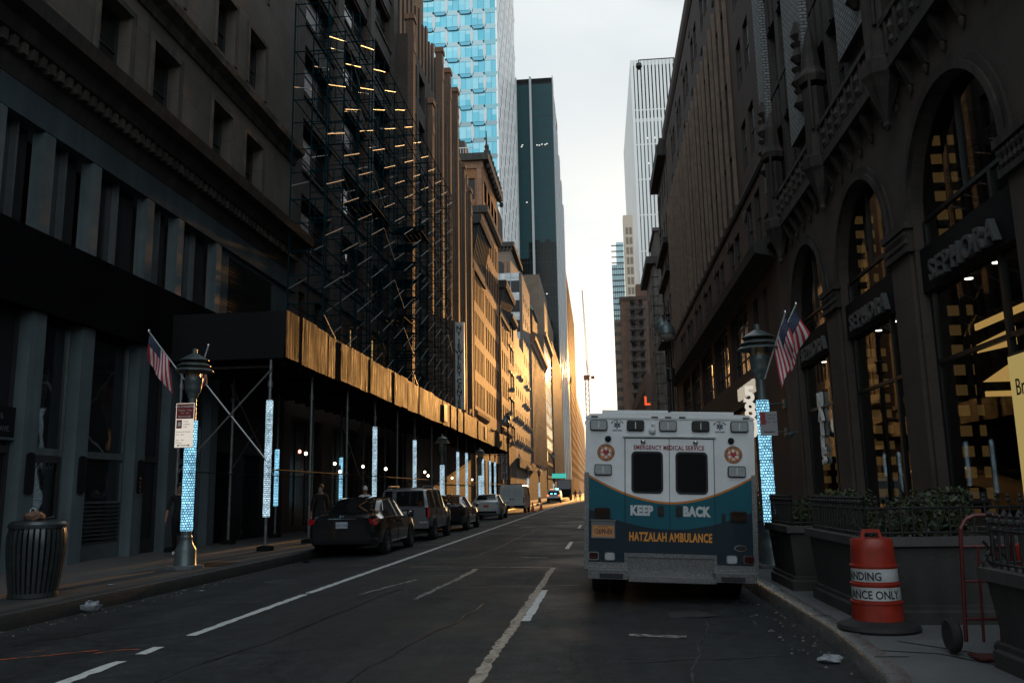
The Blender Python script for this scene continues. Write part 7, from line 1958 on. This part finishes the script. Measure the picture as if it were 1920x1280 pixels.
mirrors(t, .98, 3.0, 1.12, SUVL); trim_lines(t, .905, (1.05, 2.02, 3.0), .5, 1.03, (1.2, 2.2), .95, M['chrome'])

DKC = paint('dark_blue_black_paint', (0.018, 0.02, 0.024), .16, .3)
t = car('dark_coupe_sedan', (-6.5, 35.1, -.03), 'low dark sedan with a ring-shaped tail lamp outline, third in the parked row', 'car',
    [(0.0, .40, .76, .62, .84, .76, 1.02, .70, 0), (.08, .34, .87, .64, .90, .85, 1.07, .76, .01), (.5, .28, .935, .66, .97, .90, 1.09, .77, .015), (.8, .25, .95, .68, .99, .905, 1.10, .74, .02),
     (1.65, .22, .95, .68, .985, .90, 1.42, .58, .025), (2.3, .22, .945, .66, .97, .89, 1.475, .59, .025), (3.0, .22, .945, .66, .95, .885, 1.39, .575, .025), (3.75, .22, .94, .64, .92, .88, 1.05, .72, .02), (4.6, .26, .91, .58, .82, .84, .92, .70, .015), (4.95, .32, .84, .54, .70, .78, .76, .6, .01), (5.05, .36, .74, .5, .62, .7, .64, .55, 0)],
    DKC, [(1.4, 3.5)], [(.85, 1.65), (3.02, 3.72)], (1.1, 4.12), .345, pill=[(2.25, 2.36)])
part(t, 'tail_lamp_ring', lens('ring_red', (.20, .01, .012), .12, 30), lambda b: (b.box(-.74, .74, -.012, .03, .955, .975), b.box(-.74, .74, -.012, .03, .80, .82), b.box(-.76, -.735, -.01, .04, .82, .955), b.box(.735, .76, -.01, .04, .82, .955)))
part(t, 'lamp_panel', M['black_panel'], lambda b: b.box(-.735, .735, -.005, .02, .82, .955))
part(t, 'trim_bar', M['chrome'], lambda b: b.box(-.30, .30, -.014, .0, .875, .895))
plate(t, .0, .66, (.35, .36, .38), 'HBM 7720'); mirrors(t, 1.0, 3.4, 1.02, DKC); trim_lines(t, .948, (1.5, 2.3, 3.55), .35, .95, (1.7, 2.6), .86, DKC)

SIL2 = paint('bright_silver_paint', (0.42, 0.44, 0.45), .28, .5)
t = car('silver_hatchback', (-6.6, 49.9, -.03), 'small silver hatchback with a red plate, fourth in the parked row', 'car',
    [(0.0, .38, .70, .60, .84, .72, 1.0, .66, 0), (.06, .30, .80, .62, .90, .79, 1.06, .70, .01), (.28, .28, .84, .64, .95, .82, 1.32, .60, .02), (.55, .26, .85, .66, .96, .825, 1.42, .56, .025), (1.4, .24, .855, .66, .94, .825, 1.46, .56, .03),
     (2.1, .24, .855, .64, .91, .82, 1.42, .55, .03), (3.1, .24, .85, .62, .87, .80, 1.0, .64, .02), (3.7, .26, .82, .56, .78, .76, .86, .60, .02), (3.95, .32, .74, .5, .66, .68, .70, .5, .01), (4.0, .36, .66, .46, .58, .6, .6, .44, 0)],
    SIL2, [(.5, 2.9)], [(.10, .56), (2.12, 3.08)], (.68, 3.22), .305, pill=[(1.35, 1.44)])
for s_ in (-1, 1): part(t, 'tail_light', lens('car_clear_lens', (.5, .5, .5), .1, 30), lambda b: b.prism([(s_ * .58, .88), (s_ * .80, .84), (s_ * .80, 1.04), (s_ * .68, 1.06)], 'y', .0, .16))
plate(t, -.004, .78, (.42, .07, .04), 'T74 291C'); mirrors(t, .92, 2.75, .98, SIL2); trim_lines(t, .855, (.62, 1.4, 2.85), .34, .9, (.85, 1.6), .80, SIL2)
part(t, 'bumper_pad', M['black_panel'], lambda b: b.box(-.6, .6, -.012, .03, .38, .50))

def boxy(name, loc, label, cat_, L_, w, h, mat, zb=.45, group=None):
    t = thing(name, loc, label, cat_, group)
    part(t, 'body', mat, lambda b: b.prism([(-w, zb), (-w, zb + .5), (-w + .03, 1.2), (-w + .12, h - .10), (-w + .22, h), (w - .22, h), (w - .12, h - .10), (w - .03, 1.2), (w, zb + .5), (w, zb)], 'y', 0, L_), True)
    return t
VAN = paint('van_grey_white', (0.40, 0.43, 0.44), .35, .1)
t = boxy('white_van', (-6.5, 63.8, -.02), 'white cargo van with twin rear doors, parked behind the hatchback', 'van', 4.9, .96, 2.08, VAN, .40, 'cars parked along the left kerb')
part(t, 'hood', VAN, lambda b: b.prism([(4.9, .4), (5.6, .4), (5.65, .9), (5.5, 1.1), (4.9, 1.35)], 'x', -.92, .92))
for s_ in (-1, 1):
    d = part(t, 'rear_door', VAN, lambda b: b.prism(rrect(min(s_ * .012, s_ * .80), max(s_ * .012, s_ * .80), .58, 1.95, .06), 'y', -.02, -.001))
    part(d, 'panel', pm('van_panel', (0.34, 0.37, 0.38), .3, var=.1), lambda b: b.prism(rrect(min(s_ * .08, s_ * .74), max(s_ * .08, s_ * .74), 1.20, 1.85, .10), 'y', -.03, -.0202))
    part(d, 'handle', M['black_panel'], lambda b: b.box(s_ * .03, s_ * .16, -.04, -.0201, 1.02, 1.08))
    part(t, 'tail_light', lens('car_red_lens', (.55, .012, .014), .12, 30), lambda b: b.box(s_ * .83, s_ * .93, -.015, .05, .75, 1.15))
    for yw in (1.1, 4.3):
        w = part(t, 'wheel', TYRE, lambda b: b.lathe([(.2, -.1), (.33, -.1), (.34, 0), (.33, .1), (.2, .1)], (s_ * .87, yw, .34), 22, ax='x'), True); part(w, 'rim', RIM, lambda b: b.lathe([(.2, -.09), (.2, .09)], (s_ * .87, yw, .34), 14, ax='x'))
    part(t, 'side_window', CGL, lambda b: b.face([(s_ * .945, 3.9, 1.25), (s_ * .945, 4.85, 1.25), (s_ * .86, 4.6, 1.85), (s_ * .86, 3.9, 1.85)]))
part(t, 'rear_bumper', M['black_panel'], lambda b: b.box(-.94, .94, -.10, .02, .36, .58)); plate(t, -.105, .50, (.40, .16, .05), '38714 MK')
part(t, 'roof_rack', M['black_iron'], lambda b: [b.box(-.7, .7, y, y + .04, 2.12, 2.16) for y in (.4, 1.6, 2.8, 4.0)] + [b.box(x, x + .04, .3, 4.2, 2.08, 2.12) for x in (-.7, .66)])

WHT = paint('white_police_paint', (0.55, 0.56, 0.57), .3, .1)
t = boxy('police_car', (-6.45, 120.8, -.02), 'white police car with glowing blue roof lights and red tail lights, far down the street', 'police car', 4.6, .97, 1.78, WHT, .42)
part(t, 'hood', WHT, lambda b: b.prism([(4.6, .4), (5.0, .45), (5.0, .95), (4.6, 1.1)], 'x', -.9, .9))
part(t, 'rear_window', CGL, lambda b: b.prism([(-.80, 1.15), (.80, 1.15), (.70, 1.62), (-.70, 1.62)], 'y', -.02, -.001))
part(t, 'window_reflection_light', emit('blue_reflection_glow', (.15, .75, 1.0), 4.0), lambda b: (b.box(-.42, -.18, -.04, -.021, 1.2, 1.34), b.box(.12, .36, -.04, -.021, 1.2, 1.34)))  # glowing boxes stand in for blue light reflected in the rear window
for s_ in (-1, 1):
    part(t, 'tail_light', emit('tail_glow', (1.0, .16, .05), 3.0), lambda b: b.box(s_ * .70, s_ * .93, -.025, .02, .92, 1.14))
    for yw in (.9, 3.8): part(t, 'wheel', TYRE, lambda b: b.lathe([(.2, -.1), (.36, -.1), (.37, 0), (.36, .1), (.2, .1)], (s_ * .88, yw, .37), 20, ax='x'), True)
    part(t, 'side_window', CGL, lambda b: b.face([(s_ * .945, .5, 1.22), (s_ * .945, 3.9, 1.22), (s_ * .87, 3.4, 1.62), (s_ * .87, .6, 1.62)]))
part(t, 'bumper', M['black_panel'], lambda b: b.box(-.95, .95, -.1, .02, .36, .68)); plate(t, -.004, .85, (.4, .4, .4), '3241')
lb = part(t, 'light_bar', M['black_panel'], lambda b: b.box(-.62, .62, 1.5, 1.8, 1.79, 1.84))
part(lb, 'blue_lamp', emit('blue_beacon', (.1, .8, 1.0), 14.0), lambda b: b.box(.22, .60, 1.48, 1.82, 1.841, 1.98)); part(lb, 'amber_lamp', emit('amber_beacon', (1.0, .6, .35), 1.5), lambda b: b.box(-.60, .10, 1.48, 1.82, 1.841, 1.92))

t = thing('box_truck', (-6.1, 149, 0), 'dark box truck with a grey rear shutter beyond the police car', 'truck')
part(t, 'cargo_box', pm('truck_dark', (.06, .055, .055), .5, var=.2), lambda b: b.box(-1.25, 1.2, 0, 5.5, .9, 3.55))
part(t, 'rear_shutter', pm('truck_shutter', (.26, .26, .29), .45, var=.12, scale=1), lambda b: b.box(-1.15, 1.1, -.03, -.001, 1.95, 3.45))
part(t, 'lower_gate', M['black_panel'], lambda b: b.box(-1.2, 1.15, -.04, -.001, .8, 1.94)); part(t, 'cab', M['black_panel'], lambda b: b.box(-1.0, 1.0, 5.6, 7.4, .5, 2.4))
part(t, 'bumper', M['black_iron'], lambda b: b.box(-1.1, 1.1, -.1, .05, .5, .62))
for s_ in (-1, 1):
    for yw in (1.3, 6.4): part(t, 'wheel', TYRE, lambda b: b.lathe([(.25, -.14), (.44, -.14), (.45, 0), (.44, .14), (.25, .14)], (s_ * .95, yw, .45), 20, ax='x'), True)
    part(t, 'tail_light', lens('car_red_lens', (.55, .012, .014), .12, 30), lambda b: b.box(s_ * .9, s_ * 1.08, -.06, -.041, .7, .85))
def cone(x, y, label):
    t = thing('traffic_cone', (x, y, -.005), label, 'traffic cone', 'traffic cones by the van')
    part(t, 'base', M['rubber'], lambda b: b.box(-.19, .19, -.19, .19, 0, .03)); part(t, 'cone', pm('cone_orange', (.65, .07, .02), .45), lambda b: b.lathe([(.15, .03), (.03, .74), (.0, .74)], n=16, caps=False), True)
    part(t, 'white_band', BWH, lambda b: b.lathe([(.101, .34), (.078, .48)], n=16, caps=False), True)
cone(-5.35, 68.6, 'orange traffic cone at the rear corner of the white van'); cone(-5.12, 75.0, 'orange traffic cone standing alone past the white van')
t = boxy('pale_blue_van', (-7.3, 165, 0), 'bluish van half hidden between the police car and the box truck', 'van', 4.5, .95, 2.3, pm('blue_van', (.12, .13, .26), .4), .45)
part(t, 'rear_window', CGL, lambda b: b.box(-.7, .7, -.02, -.001, 1.3, 1.9))
# ================================================================== people
def person(loc, label, face_dir, pose, mats, h=1.75, hood=False):
    """one skinned body: joints with radii, grown by a Skin modifier; hands with five fingers"""
    t = thing('person', loc, label, 'person', None, face_dir)
    J = {}; E_ = []; Rr = {}
    def j(n, p, r, par=None):
        J[n] = p; Rr[n] = r
        if par: E_.append((par, n))
    st = pose.get('stride', .22); sw = pose.get('swing', .25)
    j('pelvis', (0, 0, .95), (.15, .11)); j('waist', (0, .0, 1.10), (.135, .10), 'pelvis'); j('chest', (0, -.01, 1.30), (.165, .115), 'waist'); j('shoulders', (0, 0, 1.42), (.13, .085), 'chest')
    j('neck', (0, .01, 1.50), (.055, .058), 'shoulders'); j('jaw', (0, .035, 1.57), (.062, .075), 'neck'); j('head', (0, .025, 1.655), (.078, .098), 'jaw'); j('crown', (0, .015, 1.735), (.055, .07), 'head')
    for s_, k in ((-1, 1), (1, -1)):
        n = 'l' if s_ < 0 else 'r'
        j(n + 'hip', (s_ * .10, 0, .90), (.095, .10), 'pelvis'); j(n + 'knee', (s_ * .105, k * st * .5 + .03, .50), (.062, .065), n + 'hip'); j(n + 'ankle', (s_ * .11, k * st - (.05 if k < 0 else 0), .09), (.042, .045), n + 'knee')
        j(n + 'toe', (s_ * .12, k * st + .15, .035), (.042, .03), n + 'ankle')
        j(n + 'shoulder', (s_ * .19, 0, 1.41), (.062, .065), 'shoulders'); j(n + 'elbow', (s_ * .25, -k * sw * .45, 1.13), (.043, .045), n + 'shoulder'); j(n + 'wrist', (s_ * .265, -k * sw * .8 + .05, .90), (.028, .032), n + 'elbow')
        wx, wy = s_ * .268, -k * sw * .9 + .07
        j(n + 'palm', (wx, wy, .835), (.018, .038), n + 'wrist')
        for f, (dy, ln) in enumerate(((.030, .070), (.011, .082), (-.009, .078), (-.028, .060))):
            j(n + 'f%da' % f, (wx, wy + dy, .795), (.009, .0095), n + 'palm'); j(n + 'f%db' % f, (wx - s_ * .012, wy + dy + .006, .795 - ln * .55), (.0085, .0085), n + 'f%da' % f); j(n + 'f%dc' % f, (wx - s_ * .032, wy + dy + .008, .795 - ln), (.007, .007), n + 'f%db' % f)
        j(n + 'tha', (wx - s_ * .01, wy + .05, .825), (.010, .011), n + 'palm'); j(n + 'thb', (wx - s_ * .018, wy + .062, .785), (.0085, .009), n + 'tha')
    names = list(J); me = bpy.data.meshes.new('body'); me.from_pydata([J[n] for n in names], [(names.index(a), names.index(c)) for a, c in E_], [])
    o = bpy.data.objects.new('body', me); COL.objects.link(o)
    sk = o.modifiers.new('skin', 'SKIN'); sk.use_smooth_shade = True
    for i, n in enumerate(names): me.skin_vertices[0].data[i].radius = Rr[n]; me.skin_vertices[0].data[i].use_root = (n == 'pelvis')
    ss = o.modifiers.new('sub', 'SUBSURF'); ss.levels = 1; ss.render_levels = 1
    dg = bpy.context.evaluated_depsgraph_get(); m2 = bpy.data.meshes.new_from_object(o.evaluated_get(dg)); bpy.data.objects.remove(o); bpy.data.meshes.remove(me)
    m2.materials.clear()
    for m in mats: m2.materials.append(m)          # skin, top, trousers, shoes
    for p in m2.polygons:
        c = p.center
        hand = abs(c.x) > .2 and c.z < .95; fore = abs(c.x) > .2 and c.z < 1.12
        p.material_index = 0 if (c.z > 1.47 or hand or (fore and pose.get('short', False))) else (3 if c.z < .10 else (2 if c.z < .96 and abs(c.x) < .24 else 1)); p.use_smooth = True
    m2.transform(Matrix.Scale(h / 1.79, 4))
    bo = bpy.data.objects.new('body', m2); COL.objects.link(bo); bo.parent = t
    k = h / 1.79
    hb = MB(); rows = []
    for a in range(9):
        th = math.pi * .62 * a / 8; row = []
        for c in range(16):
            ph = 2 * math.pi * c / 16; r = .092; q = 1.0 + (.05 if hood else 0)
            row.append((k * q * r * .92 * math.sin(th) * math.cos(ph), k * (.012 + q * r * 1.15 * math.sin(th) * math.sin(ph) - .012), k * (1.675 + q * r * 1.12 * math.cos(th) + .05 * max(0, math.sin(ph)) * math.sin(th))))
        rows.append(row)
    hb.grid(rows, closed=True); hb.build('hood' if hood else 'hair', mats[4], t, smooth=True, local=True, ang=180)
    fb = MB()
    for s_ in (-1, 1): fb.lathe([(.0, -.004), (.012, 0), (.0, .006)], (s_ * .031 * k, .112 * k, 1.655 * k), 8, caps=False)
    fb.build('eyes', pm('eye_dark', (.02, .015, .012), .2), t, local=True)
    fb = MB(); fb.idx([(-.012 * k, .112 * k, 1.60 * k), (.012 * k, .112 * k, 1.60 * k), (0, .142 * k, 1.61 * k), (0, .115 * k, 1.655 * k)], [(0, 1, 2), (0, 2, 3), (1, 3, 2)]); fb.build('nose', mats[0], t, local=True)
    if pose.get('mask'):
        fb = MB(); rows = [[(k * .070 * math.sin(a), k * (.03 + .095 * math.cos(a)), k * z) for a in [R(-70 + 140 * q / 8) for q in range(9)]] for z in (1.545, 1.58, 1.62)]; fb.grid(rows); fb.build('face_mask', pm('mask_grey', (.18, .18, .18), .7), t, smooth=True, local=True)
    else:
        fb = MB(); fb.box(-.022 * k, .022 * k, .100 * k, .114 * k, 1.568 * k, 1.576 * k); fb.build('mouth', pm('lips', (.25, .10, .09), .5), t, local=True)
    return t
SKIN = pm('skin', (0.22, 0.11, 0.075), .55, var=.1); SKD = pm('skin_dark', (0.16, 0.085, 0.06), .55, var=.1)
BLKC = pm('black_cloth', (0.005, 0.005, 0.006), .9, var=.3); NAVY = pm('navy_cloth', (0.009, .011, .018), .9, var=.3); GRYC = pm('grey_cloth', (.12, .12, .125), .9, var=.2)
WSH = pm('white_shoe', (.6, .6, .6), .5); HAIR = pm('dark_hair', (.012, .01, .008), .6); PALE = pm('pale_cloth', (.48, .50, .52), .85, var=.12)
person((-10.13, 20.1, .15), 'person in black clothes and white shoes walking behind the blue-lit left lamp', R(200), dict(stride=.26, swing=.3, short=True), [SKIN, BLKC, BLKC, WSH, HAIR])
person((-8.35, 25.3, .15), 'person in dark clothes and a face mask standing at the kerb beside the black sedan', R(190), dict(stride=.04, swing=.06, mask=True), [SKIN, BLKC, NAVY, BLKC, HAIR], 1.72)
person((-7.75, 28.1, .15), 'person in a pale hood seen over the roof of the black sedan', R(20), dict(stride=.08, swing=.1), [SKIN, PALE, NAVY, BLKC, PALE], 1.66, True)
person((-3.75, 132.0, 0), 'distant pedestrian in dark clothes on the road left of the ambulance', R(180), dict(stride=.25, swing=.2), [SKD, BLKC, BLKC, BLKC, HAIR], 1.78)
person((-3.2, 139.0, 0), 'second distant pedestrian in a blue top beyond the dark one', R(170), dict(stride=.2, swing=.2), [SKIN, pm('blue_cloth', (.08, .2, .4), .8), NAVY, BLKC, HAIR], 1.72)
person((-8.9, 100.0, .15), 'distant person in grey on the left pavement past the white van', R(180), dict(stride=.2, swing=.2), [SKIN, GRYC, NAVY, BLKC, HAIR], 1.75)
# ------------------------------------------------------------------ countable trim pieces become parts of their own
def split_pieces(o):
    me = o.data; n = len(me.vertices); up = list(range(n))
    def find(a):
        while up[a] != a: up[a] = up[up[a]]; a = up[a]
        return a
    for p in me.polygons:
        v = p.vertices
        for k in v[1:]: up[find(k)] = find(v[0])
    isl = {}
    for p in me.polygons: isl.setdefault(find(p.vertices[0]), []).append(p.index)
    items = []
    for fs in isl.values():
        vs = {v for f in fs for v in me.polygons[f].vertices}; cs = [me.vertices[v].co for v in vs]
        items.append([fs, [min(c[i] for c in cs) - .012 for i in range(3)], [max(c[i] for c in cs) + .012 for i in range(3)]])
    if len(items) < 2: return
    g = list(range(len(items)))
    def gf(a):
        while g[a] != a: g[a] = g[g[a]]; a = g[a]
        return a
    for i in range(len(items)):
        for j in range(i):
            if gf(i) != gf(j) and all(items[i][1][k] <= items[j][2][k] and items[j][1][k] <= items[i][2][k] for k in range(3)): g[gf(i)] = gf(j)
    cl = {}
    for i in range(len(items)): cl.setdefault(gf(i), []).extend(items[i][0])
    if not 2 <= len(cl): return
    base = wloc(o)
    def dist(fs): return (base + me.polygons[fs[0]].center - Vector((0, 0, 1.5))).length
    groups = sorted(cl.values(), key=dist)
    if len(groups) > 98: groups = groups[:98] + [sum(groups[98:], [])]; many = True
    else: many = False
    stem = o.name.split('.')[0]
    for gi, fs in enumerate(groups):
        mp = {}; vs = []; nf = []; mi = []; sm = []
        for f in fs:
            p = me.polygons[f]; q = []
            for v in p.vertices:
                if v not in mp: mp[v] = len(vs); vs.append(tuple(me.vertices[v].co))
                q.append(mp[v])
            nf.append(q); mi.append(p.material_index); sm.append(p.use_smooth)
        m2 = bpy.data.meshes.new(stem); m2.from_pydata(vs, [], nf)
        for m in me.materials: m2.materials.append(m)
        m2.polygons.foreach_set('material_index', mi); m2.polygons.foreach_set('use_smooth', sm); m2.update()
        c = bpy.data.objects.new(stem, m2); COL.objects.link(c); c.parent = o.parent; c.location = o.location; c.rotation_euler = o.rotation_euler; c.scale = o.scale
        if many and gi == len(groups) - 1: c['kind'] = 'stuff'
    bpy.data.objects.remove(o)
SPLIT = {'window_surround', 'dentil', 'corbel', 'mullion', 'spandrel', 'medallion', 'bracket', 'finial', 'lintel', 'carved_panel', 'baluster', 'rail', 'diagonal_brace', 'carved_figure', 'pilaster', 'cage_bar', 'lit_square', 'glow_panel', 'lit_ceiling',
         'quoin', 'ledge', 'colonnette', 'terracotta_pier', 'marker_light', 'bumper_pad', 'corner_guard', 'kick_plate', 'door_seam', 'badge', 'roof_panel', 'notice_board', 'stem', 'window_trim', 'arched_window', 'pier', 'door_handle', 'pane_light'}
for o in list(COL.objects):
    if o.type == 'MESH' and o.parent is not None and o.name.split('.')[0] in SPLIT and not o.children: split_pieces(o)
